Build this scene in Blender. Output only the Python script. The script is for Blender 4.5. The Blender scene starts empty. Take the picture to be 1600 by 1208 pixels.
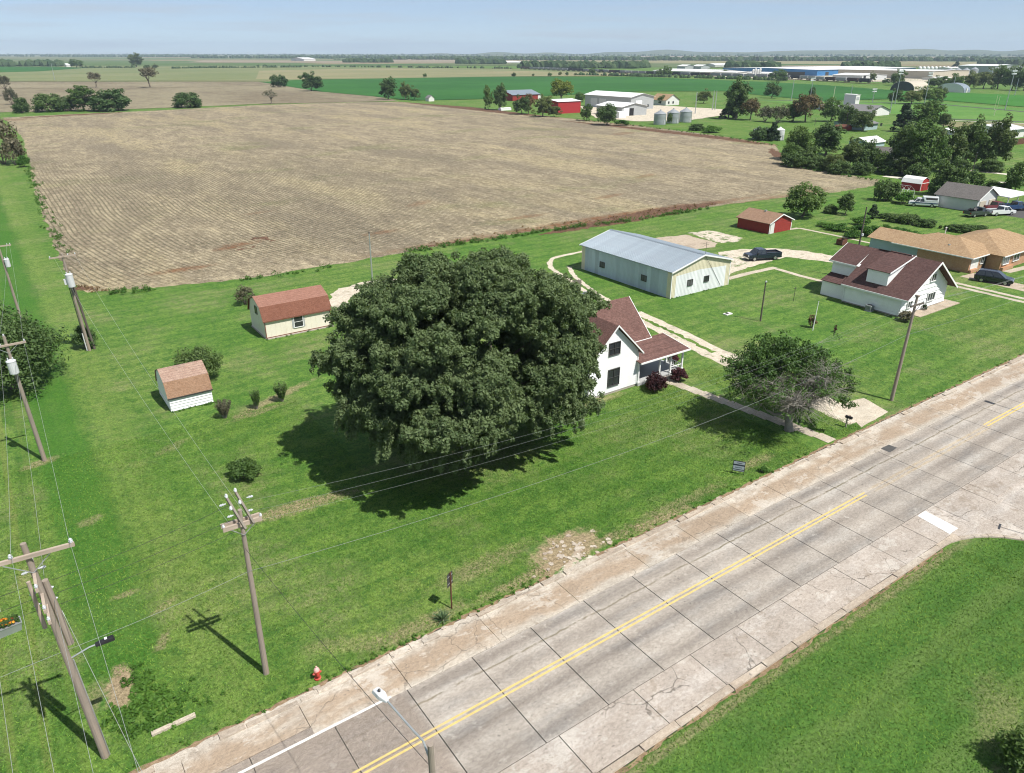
import bpy, math, random
import numpy as np
from mathutils import Vector, Matrix

# ------------------------------------------------------------------ camera, sky, sun, exposure
SC = bpy.context.scene
COL = SC.collection
CAM_H = 31.0
FPX = 1151.0                                   # focal length in photo pixels (1600 wide)
PITCH = math.atan((604 - 82) / FPX)            # camera looks down by 24.4 degrees
HEAD = math.radians(55.0)                      # heading: X runs along the road, Y away from it
cam_data = bpy.data.cameras.new('camera')
cam = bpy.data.objects.new('camera', cam_data)
COL.objects.link(cam)
cam.location = (0, 0, CAM_H)
cam.rotation_euler = (math.pi / 2 - PITCH, 0, HEAD - math.pi / 2)
cam_data.sensor_width = 36.0
cam_data.lens = FPX / 1600 * 36.0
cam_data.clip_start = 0.5
cam_data.clip_end = 60000
SC.camera = cam

SUN_AZ = Vector((0.31, -0.95, 0)).normalized()
SUN_EL = math.radians(57.5)
to_sun = Vector((SUN_AZ.x * math.cos(SUN_EL), SUN_AZ.y * math.cos(SUN_EL), math.sin(SUN_EL)))
sun_data = bpy.data.lights.new('sun', 'SUN')
sun_data.energy = 4.6
sun_data.angle = math.radians(0.55)
sun_data.color = (1.0, 0.965, 0.90)
sun = bpy.data.objects.new('sun', sun_data)
COL.objects.link(sun)
sun.rotation_euler = (-to_sun).to_track_quat('-Z', 'Y').to_euler()
sun.location = (20, -30, 80)

world = bpy.data.worlds.new('World')
SC.world = world
world.use_nodes = True
wn = world.node_tree
wn.nodes.clear()
w_out = wn.nodes.new('ShaderNodeOutputWorld')
w_bg = wn.nodes.new('ShaderNodeBackground')
w_sky = wn.nodes.new('ShaderNodeTexSky')
w_sky.sky_type = 'NISHITA'
w_sky.sun_disc = False
w_sky.sun_elevation = SUN_EL
w_sky.sun_rotation = math.atan2(SUN_AZ.x, SUN_AZ.y)
w_sky.altitude = 400
w_sky.air_density = 0.55
w_sky.dust_density = 0.0
w_sky.ozone_density = 4.0
w_bg.inputs['Strength'].default_value = 0.085
# thin streaky high cloud
w_tc = wn.nodes.new('ShaderNodeTexCoord')
w_map = wn.nodes.new('ShaderNodeMapping')
w_map.inputs['Scale'].default_value = (4, 4, 60)
w_n = wn.nodes.new('ShaderNodeTexNoise')
w_n.inputs['Scale'].default_value = 1.3
w_n.inputs['Detail'].default_value = 6
w_r = wn.nodes.new('ShaderNodeMapRange')
w_r.inputs['From Min'].default_value = 0.46
w_r.inputs['From Max'].default_value = 0.8
w_r.inputs['To Min'].default_value = 0.42
w_r.inputs['To Max'].default_value = 0.95
w_mix = wn.nodes.new('ShaderNodeMixRGB')
w_mix.inputs['Color2'].default_value = (4.4, 4.95, 5.6, 1)
wn.links.new(w_tc.outputs['Generated'], w_map.inputs['Vector'])
wn.links.new(w_map.outputs[0], w_n.inputs['Vector'])
wn.links.new(w_n.outputs['Fac'], w_r.inputs['Value'])
wn.links.new(w_r.outputs[0], w_mix.inputs['Fac'])
wn.links.new(w_sky.outputs[0], w_mix.inputs['Color1'])
wn.links.new(w_mix.outputs[0], w_bg.inputs['Color'])
wn.links.new(w_bg.outputs[0], w_out.inputs['Surface'])

SC.view_settings.view_transform = 'Standard'
SC.view_settings.look = 'None'
SC.view_settings.gamma = 1
SC.view_settings.use_curve_mapping = False
SC.view_settings.exposure = 0.52
SC.cycles.filter_width = 1.1
SC.cycles.max_bounces = 6
SC.cycles.diffuse_bounces = 3
SC.cycles.transmission_bounces = 3
SC.cycles.transparent_max_bounces = 6
SC.cycles.volume_bounces = 0
SC.cycles.use_adaptive_sampling = True
SC.cycles.adaptive_threshold = 0.02

RNG = np.random.default_rng(7)
random.seed(7)

# ------------------------------------------------------------------ survey helper: photo point -> place on the ground
def at(u, v, z=0.0):
    x = (u - 800) / FPX
    y = -(v - 604) / FPX
    dy = math.cos(PITCH) + y * math.sin(PITCH)
    dz = -math.sin(PITCH) + y * math.cos(PITCH)
    t = (z - CAM_H) / dz
    a, b = x * t, dy * t
    c, s = math.cos(math.pi / 2 - HEAD), math.sin(math.pi / 2 - HEAD)
    return (a * c + b * s, -a * s + b * c)

def dist(p):
    return math.sqrt(p[0] ** 2 + p[1] ** 2 + CAM_H ** 2)

def tall(p, px):
    """metres for a height of px photo pixels at ground point p (looked at from above at an angle)"""
    d = math.hypot(p[0], p[1])
    el = math.atan2(CAM_H, d)
    return px / FPX * dist(p) * (math.cos(PITCH) / max(0.3, math.cos(el))) 

def wide(p, px):
    c = math.cos(HEAD); s = math.sin(HEAD)
    depth = (p[0] * c + p[1] * s) * math.cos(PITCH) + CAM_H * math.sin(PITCH)
    return px / FPX * depth

# ------------------------------------------------------------------ node helpers
class NT:
    def __init__(s, name):
        s.m = bpy.data.materials.new(name)
        s.m.use_nodes = True
        s.t = s.m.node_tree
        s.b = s.t.nodes['Principled BSDF']
        s.out = s.t.nodes['Material Output']
    def n(s, typ, **kw):
        nd = s.t.nodes.new('ShaderNode' + typ)
        for k, v in kw.items():
            if hasattr(nd, k):
                setattr(nd, k, v)
        return nd
    def l(s, a, b):
        s.t.links.new(a, b)
    def put(s, sock, v):
        if isinstance(v, bpy.types.NodeSocket):
            s.l(v, sock)
        elif isinstance(v, (tuple, list)) and len(v) == 3 and sock.type == 'RGBA':
            sock.default_value = (*v, 1)
        else:
            sock.default_value = v
    def pos(s):
        return s.n('NewGeometry').outputs['Position']
    def objc(s):
        return s.n('TexCoord').outputs['Object']
    def mapping(s, vec, scale=(1, 1, 1), rot=(0, 0, 0), loc=(0, 0, 0)):
        m = s.n('Mapping')
        s.l(vec, m.inputs['Vector'])
        m.inputs['Scale'].default_value = scale
        m.inputs['Rotation'].default_value = rot
        m.inputs['Location'].default_value = loc
        return m.outputs[0]
    def noise(s, vec, scale, detail=3, rough=0.55, dist=0.0):
        nd = s.n('TexNoise')
        s.l(vec, nd.inputs['Vector'])
        nd.inputs['Scale'].default_value = scale
        nd.inputs['Detail'].default_value = detail
        nd.inputs['Roughness'].default_value = rough
        nd.inputs['Distortion'].default_value = dist
        return nd.outputs['Fac']
    def ramp(s, v, a, b, lo=0.0, hi=1.0, smooth=True):
        nd = s.n('MapRange')
        if smooth:
            nd.interpolation_type = 'SMOOTHSTEP'
        s.l(v, nd.inputs['Value'])
        nd.inputs['From Min'].default_value = a
        nd.inputs['From Max'].default_value = b
        nd.inputs['To Min'].default_value = lo
        nd.inputs['To Max'].default_value = hi
        return nd.outputs[0]
    def math(s, op, a, b=0.0, c=None):
        nd = s.n('Math', operation=op)
        s.put(nd.inputs[0], a)
        s.put(nd.inputs[1], b)
        if c is not None:
            s.put(nd.inputs[2], c)
        return nd.outputs[0]
    def mix(s, f, a, b, mode='MIX'):
        nd = s.n('MixRGB', blend_type=mode)
        s.put(nd.inputs['Fac'], f)
        s.put(nd.inputs['Color1'], a)
        s.put(nd.inputs['Color2'], b)
        return nd.outputs[0]
    def xyz(s, vec):
        nd = s.n('SeparateXYZ')
        s.l(vec, nd.inputs[0])
        return nd.outputs
    def bump(s, h, strength=0.3, distance=0.02):
        nd = s.n('Bump')
        s.l(h, nd.inputs['Height'])
        nd.inputs['Strength'].default_value = strength
        nd.inputs['Distance'].default_value = distance
        s.l(nd.outputs[0], s.b.inputs['Normal'])
    def ell(s, vec, cx, cy, rx, ry, ang=0.0, nz=None, amt=0.5, soft=0.35):
        """1 inside a ragged ellipse of bare or stained ground, 0 outside"""
        m = s.n('Mapping', vector_type='TEXTURE')
        s.l(vec, m.inputs['Vector'])
        m.inputs['Location'].default_value = (cx, cy, 0)
        m.inputs['Rotation'].default_value = (0, 0, math.radians(ang))
        m.inputs['Scale'].default_value = (rx, ry, 1e6)
        ln = s.n('VectorMath', operation='LENGTH')
        s.l(m.outputs[0], ln.inputs[0])
        d = ln.outputs['Value']
        if nz is not None:
            d = s.math('ADD', d, s.math('MULTIPLY', s.math('SUBTRACT', nz, 0.5), amt * 4))
        return s.ramp(d, 1.0 + soft, 1.0 - soft)
    def col(s, c):
        s.put(s.b.inputs['Base Color'], c)
    def rough(s, r, spec=0.3):
        s.put(s.b.inputs['Roughness'], r)
        s.b.inputs['Specular IOR Level'].default_value = spec

def mat(name, c, rough=0.75, var=0.12, scale=1.5, metal=0.0, bump=0.0, rand=0.0, spec=0.3, stain=None, stretch=(1, 1, 1)):
    k = NT(name)
    v = k.mapping(k.objc(), stretch)
    n1 = k.noise(v, scale, 4, 0.6)
    n2 = k.noise(v, scale * 9, 3, 0.6)
    f = k.math('ADD', k.math('MULTIPLY', n1, 0.65), k.math('MULTIPLY', n2, 0.35))
    f = k.ramp(f, 0.3, 0.7, smooth=False)
    lo = tuple(x * (1 - var) for x in c)
    hi = tuple(min(1, x * (1 + var)) for x in c)
    cc = k.mix(f, lo, hi)
    if stain:
        cc = k.mix(k.ramp(k.noise(v, scale * 0.6, 5, 0.65), 0.52, 0.72, 0, stain[1]), cc, stain[0])
    if rand:
        oi = k.n('ObjectInfo').outputs['Random']
        cc = k.mix(1.0, cc, k.mix(oi, (1 - rand,) * 3, (1 + rand,) * 3), 'MULTIPLY')
    k.col(cc)
    k.rough(rough, spec)
    k.b.inputs['Metallic'].default_value = metal
    if bump:
        k.bump(n2, bump, 0.02)
    return k.m

def leaf_mat(name, a, b, trans=0.28, rough=0.6, vary=True):
    k = NT(name)
    g = k.n('NewGeometry').outputs['Random Per Island']
    oi = k.n('ObjectInfo').outputs['Random']
    big = k.noise(k.objc(), 0.45, 2)
    c = k.mix(g, a, b)
    c = k.mix(k.ramp(big, 0.35, 0.65, 0, 0.5), c, tuple(x * 1.25 for x in b))
    if vary:
        c = k.mix(1.0, c, k.mix(oi, (0.72, 0.80, 0.75), (1.32, 1.20, 1.15)), 'MULTIPLY')
    k.col(c)
    k.rough(rough, 0.25)
    tr = k.n('BsdfTranslucent')
    k.l(k.mix(1.0, c, (1.15, 1.2, 0.6), 'MULTIPLY'), tr.inputs['Color'])
    mx = k.n('MixShader')
    mx.inputs[0].default_value = trans
    k.l(k.b.outputs[0], mx.inputs[1])
    k.l(tr.outputs[0], mx.inputs[2])
    k.l(mx.outputs[0], k.out.inputs['Surface'])
    return k.m

# ------------------------------------------------------------------ mesh helpers
class MB:
    def __init__(s):
        s.v, s.f, s.mi = [], [], []
        s.cur = 0
    def add(s, vs, fs):
        o = len(s.v)
        s.v += [tuple(p) for p in vs]
        for f in fs:
            s.f.append([i + o for i in f])
            s.mi.append(s.cur)
        return s
    def box(s, x0, x1, y0, y1, z0, z1):
        return s.add([(x0, y0, z0), (x1, y0, z0), (x1, y1, z0), (x0, y1, z0), (x0, y0, z1), (x1, y0, z1), (x1, y1, z1), (x0, y1, z1)],
                     [(3, 2, 1, 0), (4, 5, 6, 7), (0, 1, 5, 4), (1, 2, 6, 5), (2, 3, 7, 6), (3, 0, 4, 7)])
    def hexa(s, b, t):
        """eight corners: four bottom, four top"""
        return s.add(list(b) + list(t), [(3, 2, 1, 0), (4, 5, 6, 7), (0, 1, 5, 4), (1, 2, 6, 5), (2, 3, 7, 6), (3, 0, 4, 7)])
    def bar(s, p, q, w, h=None):
        h = h or w
        p, q = Vector(p), Vector(q)
        d = (q - p).normalized()
        up = Vector((0, 0, 1)) if abs(d.z) < 0.95 else Vector((1, 0, 0))
        a = d.cross(up).normalized() * (w / 2)
        b = a.cross(d).normalized() * (h / 2)
        return s.hexa([p - a - b, p + a - b, p + a + b, p - a + b], [q - a - b, q + a - b, q + a + b, q - a + b])
    def tube(s, pts, rad, n=8, cap=True):
        pts = [Vector(p) for p in pts]
        if not isinstance(rad, (list, tuple)):
            rad = [rad] * len(pts)
        vs, fs = [], []
        ref = None
        for i, p in enumerate(pts):
            d = (pts[min(i + 1, len(pts) - 1)] - pts[max(i - 1, 0)]).normalized()
            if ref is None:
                ref = Vector((0, 0, 1)) if abs(d.z) < 0.9 else Vector((1, 0, 0))
            a = d.cross(ref).normalized()
            b = d.cross(a).normalized()
            for k in range(n):
                t = 2 * math.pi * k / n
                vs.append(p + (a * math.cos(t) + b * math.sin(t)) * rad[i])
        for i in range(len(pts) - 1):
            for k in range(n):
                k2 = (k + 1) % n
                fs.append((i * n + k, i * n + k2, (i + 1) * n + k2, (i + 1) * n + k))
        if cap:
            fs.append(tuple(range(n))[::-1])
            fs.append(tuple((len(pts) - 1) * n + k for k in range(n)))
        return s.add(vs, fs)
    def lathe(s, prof, n=16, c=(0, 0, 0)):
        vs, fs = [], []
        for r, z in prof:
            for k in range(n):
                t = 2 * math.pi * k / n
                vs.append((c[0] + r * math.cos(t), c[1] + r * math.sin(t), c[2] + z))
        for i in range(len(prof) - 1):
            for k in range(n):
                k2 = (k + 1) % n
                fs.append((i * n + k, i * n + k2, (i + 1) * n + k2, (i + 1) * n + k))
        fs.append(tuple(range(n))[::-1])
        fs.append(tuple((len(prof) - 1) * n + k for k in range(n)))
        return s.add(vs, fs)
    def prism(s, poly, axis, a, b):
        """polygon in the plane square to axis, pulled from a to b"""
        n = len(poly)
        def P(p, t):
            if axis == 'x': return (t, p[0], p[1])
            if axis == 'y': return (p[0], t, p[1])
            return (p[0], p[1], t)
        vs = [P(p, a) for p in poly] + [P(p, b) for p in poly]
        fs = [tuple(range(n)), tuple(range(2 * n - 1, n - 1, -1))]
        for i in range(n):
            j = (i + 1) % n
            fs.append((i, i + n, j + n, j))
        return s.add(vs, fs)
    def mesh(s, name, smooth=False):
        me = bpy.data.meshes.new(name)
        me.from_pydata(s.v, [], s.f)
        if any(s.mi):
            me.polygons.foreach_set('material_index', s.mi)
        if smooth:
            me.polygons.foreach_set('use_smooth', [True] * len(me.polygons))
        me.update()
        return me

def fix_normals(me):
    import bmesh
    bm = bmesh.new(); bm.from_mesh(me)
    bmesh.ops.recalc_face_normals(bm, faces=bm.faces)
    bm.to_mesh(me); bm.free()

def obj(name, mb, m, parent=None, loc=None, smooth=False, rotz=0.0, kind=None, bevel=0):
    me = mb if isinstance(mb, bpy.types.Mesh) else mb.mesh(name, smooth)
    if isinstance(mb, MB):
        fix_normals(me)
    if len(me.materials) == 0:
        for x in (m if isinstance(m, (list, tuple)) else [m]):
            me.materials.append(x)
    o = bpy.data.objects.new(name, me)
    COL.objects.link(o)
    if parent is not None:
        o.parent = parent
    if loc is not None:
        o.location = loc
    o.rotation_euler.z = rotz
    if kind:
        o['kind'] = kind
    if bevel:
        b = o.modifiers.new('bevel', 'BEVEL')
        b.width = bevel
        b.segments = 2
        b.limit_method = 'ANGLE'
    return o

def tag(o, label, cat, group=None):
    o['label'] = label
    o['category'] = cat
    if group:
        o['group'] = group
    return o

def thing(name, label, cat, loc=(0, 0, 0), rotz=0.0, group=None):
    o = bpy.data.objects.new(name, None)
    COL.objects.link(o)
    o.empty_display_size = 0.3
    o.location = (*loc, 0) if len(loc) == 2 else loc
    o.rotation_euler = (0, 0, rotz)
    return tag(o, label, cat, group)

KIDS = {}
def dup(root, loc, rotz=None, label=None, group=None, scale=None):
    def cp(o, par):
        c = o.copy()
        COL.objects.link(c)
        c.parent = par
        for ch in [x for x in o.children]:
            cp(ch, c)
        return c
    r = cp(root, None)
    r.location = (*loc, 0) if len(loc) == 2 else loc
    if rotz is not None:
        r.rotation_euler.z = rotz
    if label: r['label'] = label
    if group: r['group'] = group
    if scale: r.scale = scale
    return r

def sheet(name, pts, z, m, kind='structure', ragged=0.0, step=1.0, parent=None):
    """a flat patch of ground with an uneven outline"""
    out = []
    n = len(pts)
    rg = random.Random(hash(name) % 1000 + n)
    rg = random.Random(sum(ord(c) for c in name) + n)
    for i in range(n):
        a, b = pts[i], pts[(i + 1) % n]
        d = math.hypot(b[0] - a[0], b[1] - a[1])
        k = max(1, int(d / step)) if ragged else 1
        for j in range(k):
            t = j / k
            out.append((a[0] + (b[0] - a[0]) * t + rg.uniform(-ragged, ragged), a[1] + (b[1] - a[1]) * t + rg.uniform(-ragged, ragged)))
    import bmesh
    bm = bmesh.new()
    vs = [bm.verts.new((p[0], p[1], z)) for p in out]
    es = [bm.edges.new((vs[i], vs[(i + 1) % len(vs)])) for i in range(len(vs))]
    bmesh.ops.triangle_fill(bm, use_beauty=True, use_dissolve=False, edges=es)
    bmesh.ops.recalc_face_normals(bm, faces=bm.faces)
    for f in bm.faces:
        if f.normal.z < 0:
            f.normal_flip()
    me = bpy.data.meshes.new(name)
    bm.to_mesh(me); bm.free()
    o = obj(name, me, m, parent)
    if kind and parent is None:
        o['kind'] = kind
    return o

def strip(pts, w):
    """outline of a ribbon of width w (or widths) along a line of points"""
    P = [Vector((*p, 0)) for p in pts]
    ws = w if isinstance(w, (list, tuple)) else [w] * len(P)
    L, R = [], []
    for i, p in enumerate(P):
        d = (P[min(i + 1, len(P) - 1)] - P[max(i - 1, 0)]).normalized()
        nrm = Vector((-d.y, d.x, 0))
        L.append((p + nrm * ws[i] / 2)[:2]); R.append((p - nrm * ws[i] / 2)[:2])
    return L + R[::-1]

def smooth_line(pts, k=6):
    out = []
    n = len(pts)
    for i in range(n - 1):
        p0, p1, p2, p3 = pts[max(i - 1, 0)], pts[i], pts[i + 1], pts[min(i + 2, n - 1)]
        for j in range(k):
            t = j / k
            out.append(tuple(0.5 * ((2 * p1[q]) + (-p0[q] + p2[q]) * t + (2 * p0[q] - 5 * p1[q] + 4 * p2[q] - p3[q]) * t * t + (-p0[q] + 3 * p1[q] - 3 * p2[q] + p3[q]) * t ** 3) for q in range(2)))
    out.append(tuple(pts[-1]))
    return out

# ------------------------------------------------------------------ foliage
def leaf_mesh(name, cen, rad, cnt, size, rng, up=0.35, hang=0.0, shell=0.5, ratio=0.55):
    """many separate leaf-sized faces spread through clumps (cen: Nx3, rad: Nx3, cnt leaves each)"""
    cen = np.asarray(cen, float); rad = np.asarray(rad, float)
    idx = np.repeat(np.arange(len(cen)), cnt)
    n = len(idx)
    d = rng.normal(size=(n, 3)); d /= np.linalg.norm(d, axis=1)[:, None]
    r = shell + (1 - shell) * rng.random(n) ** 0.6
    p = cen[idx] + d * rad[idx] * r[:, None]
    nr = d + rng.normal(size=(n, 3)) * 0.55
    nr[:, 2] += up
    nr /= np.linalg.norm(nr, axis=1)[:, None]
    t = rng.normal(size=(n, 3))
    if hang:
        t[:, 2] -= hang
    t -= nr * (t * nr).sum(1)[:, None]
    t /= np.linalg.norm(t, axis=1)[:, None]
    b = np.cross(nr, t)
    s = size * rng.uniform(0.6, 1.35, n)
    t *= s[:, None]; b *= (s * ratio)[:, None]
    v = np.empty((n, 4, 3))
    v[:, 0] = p - t; v[:, 1] = p + b - t * 0.1; v[:, 2] = p + t; v[:, 3] = p - b - t * 0.1
    return quads_mesh(name, v.reshape(-1, 3), n)

def quads_mesh(name, v, n, k=4):
    me = bpy.data.meshes.new(name)
    me.vertices.add(len(v)); me.loops.add(n * k); me.polygons.add(n)
    me.vertices.foreach_set('co', np.ascontiguousarray(v, dtype=np.float32).ravel())
    me.loops.foreach_set('vertex_index', np.arange(n * k, dtype=np.int32))
    me.polygons.foreach_set('loop_start', np.arange(0, n * k, k, dtype=np.int32))
    me.polygons.foreach_set('loop_total', np.full(n, k, dtype=np.int32))
    me.update(calc_edges=True)
    return me

def limbs(mb, rng, base, tips, r0, n=6, fork=0.35, kink=0.08):
    """trunk from base to fork height, then a crooked limb to every tip"""
    base = Vector(base)
    tips = [Vector(t) for t in tips]
    top = sum(tips, Vector()) / len(tips)
    f = base + (top - base) * fork
    f.x += rng.uniform(-0.02, 0.02); f.y += rng.uniform(-0.02, 0.02)
    mid = (base + f) / 2 + Vector((rng.normal() * kink * 0.3, rng.normal() * kink * 0.3, 0))
    mb.tube([base - Vector((0, 0, 0.02)), base + (mid - base) * 0.25, mid, f], [r0 * 1.45, r0 * 1.05, r0 * 0.9, r0 * 0.75], 8)
    for t in tips:
        L = (t - f).length
        k1 = f + (t - f) * 0.35 + Vector((rng.normal(), rng.normal(), rng.normal() + 0.6)) * L * kink
        k2 = f + (t - f) * 0.7 + Vector((rng.normal(), rng.normal(), rng.normal())) * L * kink
        mb.tube([f - (t - f).normalized() * r0 * 0.3, k1, k2, t], [r0 * 0.55, r0 * 0.38, r0 * 0.22, r0 * 0.06], n)
    return f

# ------------------------------------------------------------------ ground materials
def lawn_material():
    k = NT('lawn')
    p = k.pos()
    X, Y, Z = k.xyz(p)
    big = k.noise(p, 0.035, 3)
    mid = k.noise(p, 0.22, 4, 0.6)
    sm = k.noise(p, 1.3, 4, 0.65)
    fine = k.noise(p, 5.0, 4, 0.75)
    grain = k.noise(p, 17.0, 3, 0.75)
    c = k.mix(k.ramp(mid, 0.32, 0.68), (0.064, 0.148, 0.020), (0.122, 0.210, 0.036))
    c = k.mix(k.ramp(big, 0.40, 0.62, 0, 0.62), c, (0.165, 0.218, 0.055))
    c = k.mix(k.ramp(sm, 0.40, 0.72, 0, 0.5), c, (0.045, 0.125, 0.016))
    mot = k.noise(p, 2.4, 3, 0.8)
    c = k.mix(k.ramp(mot, 0.45, 0.62, 0.0, 0.45), c, (0.145, 0.220, 0.050))
    c = k.mix(k.ramp(k.noise(k.mapping(p, loc=(7, 3, 1)), 1.7, 4, 0.8), 0.44, 0.62, 0, 0.75), c, (0.036, 0.100, 0.017))
    c = k.mix(k.ramp(k.noise(k.mapping(p, loc=(17, 23, 1)), 0.5, 5, 0.75), 0.54, 0.70, 0, 0.55), c, (0.150, 0.185, 0.062))
    # dry, thin places
    dry = k.math('MULTIPLY', k.ramp(k.noise(k.mapping(p, (1, 1, 1), loc=(40, 9, 0)), 0.11, 4, 0.6), 0.48, 0.66), k.ramp(sm, 0.34, 0.58))
    c = k.mix(k.math('MULTIPLY', k.math('MULTIPLY', dry, k.ramp(Y, 14.0, 20.0, 0.25, 1.0)), 0.46), c, (0.225, 0.215, 0.105))
    c = k.mix(k.ramp(Y, 18.0, 15.0, 0, .6), c, k.mix(sm, (0.030, 0.095, 0.016), (0.066, 0.150, 0.026)))
    st2 = k.math('SINE', k.math('ADD', k.math('MULTIPLY', Y, 1.5), k.math('MULTIPLY', mid, 4.0)))
    c = k.mix(k.math('MULTIPLY', k.ramp(Y, 18.0, 15.0), k.ramp(st2, 0.0, 0.9, 0, .5)), c, k.mix(sm, (0.080, 0.150, 0.028), (0.145, 0.185, 0.062)))
    # mower passes: along the road in front, away from it on the left
    wob = k.math('MULTIPLY', k.noise(p, 0.12, 2), 5.0)
    sY = k.math('SINE', k.math('ADD', k.math('MULTIPLY', Y, 2.6), wob))
    sX = k.math('SINE', k.math('ADD', k.math('MULTIPLY', X, 2.4), wob))
    left = k.ramp(X, 7.0, 3.0)
    stripe = k.mix(left, sY, sX)
    c = k.mix(k.ramp(stripe, 0.0, 0.9, 0, 0.34), c, (0.034, 0.100, 0.014))
    # lusher lane running away beside the poles
    lane = k.math('MULTIPLY', k.ramp(X, -2.2, -1.3), k.ramp(k.math('ADD', X, k.math('MULTIPLY', mid, 0.8)), 2.9, 1.9))
    lane = k.math('MULTIPLY', lane, k.ramp(Y, 33.0, 37.0))
    c = k.mix(k.math('MULTIPLY', lane, 0.72), c, (0.040, 0.126, 0.014))
    edge = k.math('MULTIPLY', k.ramp(X, 2.4, 4.2), k.ramp(X, 7.0, 4.6))
    c = k.mix(k.math('MULTIPLY', edge, k.ramp(sm, 0.35, 0.65, 0, 0.6)), c, (0.150, 0.205, 0.050))
    rows = k.math('MULTIPLY', k.ramp(X, -2.0, -3.4), k.ramp(k.math('SINE', k.math('MULTIPLY', X, 4.3)), 0.2, 0.95, 0, 0.4))
    c = k.mix(rows, c, (0.165, 0.185, 0.050))
    # worn and bare spots
    bare = [(13.6, 47.3, 4.2, .8, -4, .85), (18.6, 67.2, 4.6, .55, 24, .75), (16.3, 65.0, 2.2, .5, 10, .6), (21.5, 33.6, 3.4, .8, 3, .5),
            (-1.6, 36.2, 1.1, .5, 70, .5), (26.0, 30.9, 6.0, .5, 1, .8), (11.0, 32.0, 2.6, .6, -30, .35), (-1.7, 65.8, 1.3, .5, 15, .7),
            (15.3, 31.0, 3.0, .6, 0, .6), (47.0, 32.0, 2.2, .5, 0, .65), (37.5, 31.3, 5.0, .5, 0, .5), (2.2, 38.4, .8, .35, 60, .6),
            (44.3, 48.3, 2.9, .5, 0, .6), (43.0, 16.5, 9.0, .3, 0, .5), (25.0, 16.5, 12, .25, 0, .5), (36, 8, 3, 1.2, 30, .3), (33.0, 4.5, 9, 1.8, -20, .35), (24.0, -1.0, 8, 1.5, 15, .3),
            (-0.45, 35.7, 1.15, .62, 78, 1.5), (-.2, 36.9, .8, .5, 80, 1.2), (26.9, 31.9, 2.5, 1.25, 5, 1.5), (25.2, 30.9, 1.6, .6, 20, 1.2), (34.5, 30.6, 3.0, .4, 0, .9), (0.5, 54.2, .9, .5, 20, .5), (8.0, 62.5, 1.4, .6, 30, .35), (-3.5, 50, 1.6, .6, 60, .4), (29, 47, 5.5, 4.5, 0, .35), (1.2, 44.0, .7, .3, 0, .6), (3.0, 41.5, .9, .3, 30, .5)]
    for (cx, cy, rx, ry, an, st) in bare:
        e = k.ell(p, cx, cy, rx, ry, an, sm, 0.55, 0.5)
        c = k.mix(k.math('MINIMUM', k.math('MULTIPLY', e, k.ramp(fine, 0.25, 0.6, st * 0.45, st)), 0.95), c, k.mix(fine, (0.165, 0.118, 0.068), (0.37, 0.295, 0.185)))
    # blades
    tex = k.math('ADD', k.math('MULTIPLY', fine, 0.6), k.math('MULTIPLY', grain, 0.4))
    g = k.ramp(tex, 0.32, 0.68, 0.36, 1.68, smooth=False)
    vm = k.n('VectorMath', operation='SCALE')
    k.l(c, vm.inputs[0]); k.l(g, vm.inputs['Scale'])
    k.col(vm.outputs[0])
    k.rough(0.85, 0.15)
    k.bump(tex, 0.7, 0.14)
    return k.m

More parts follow.
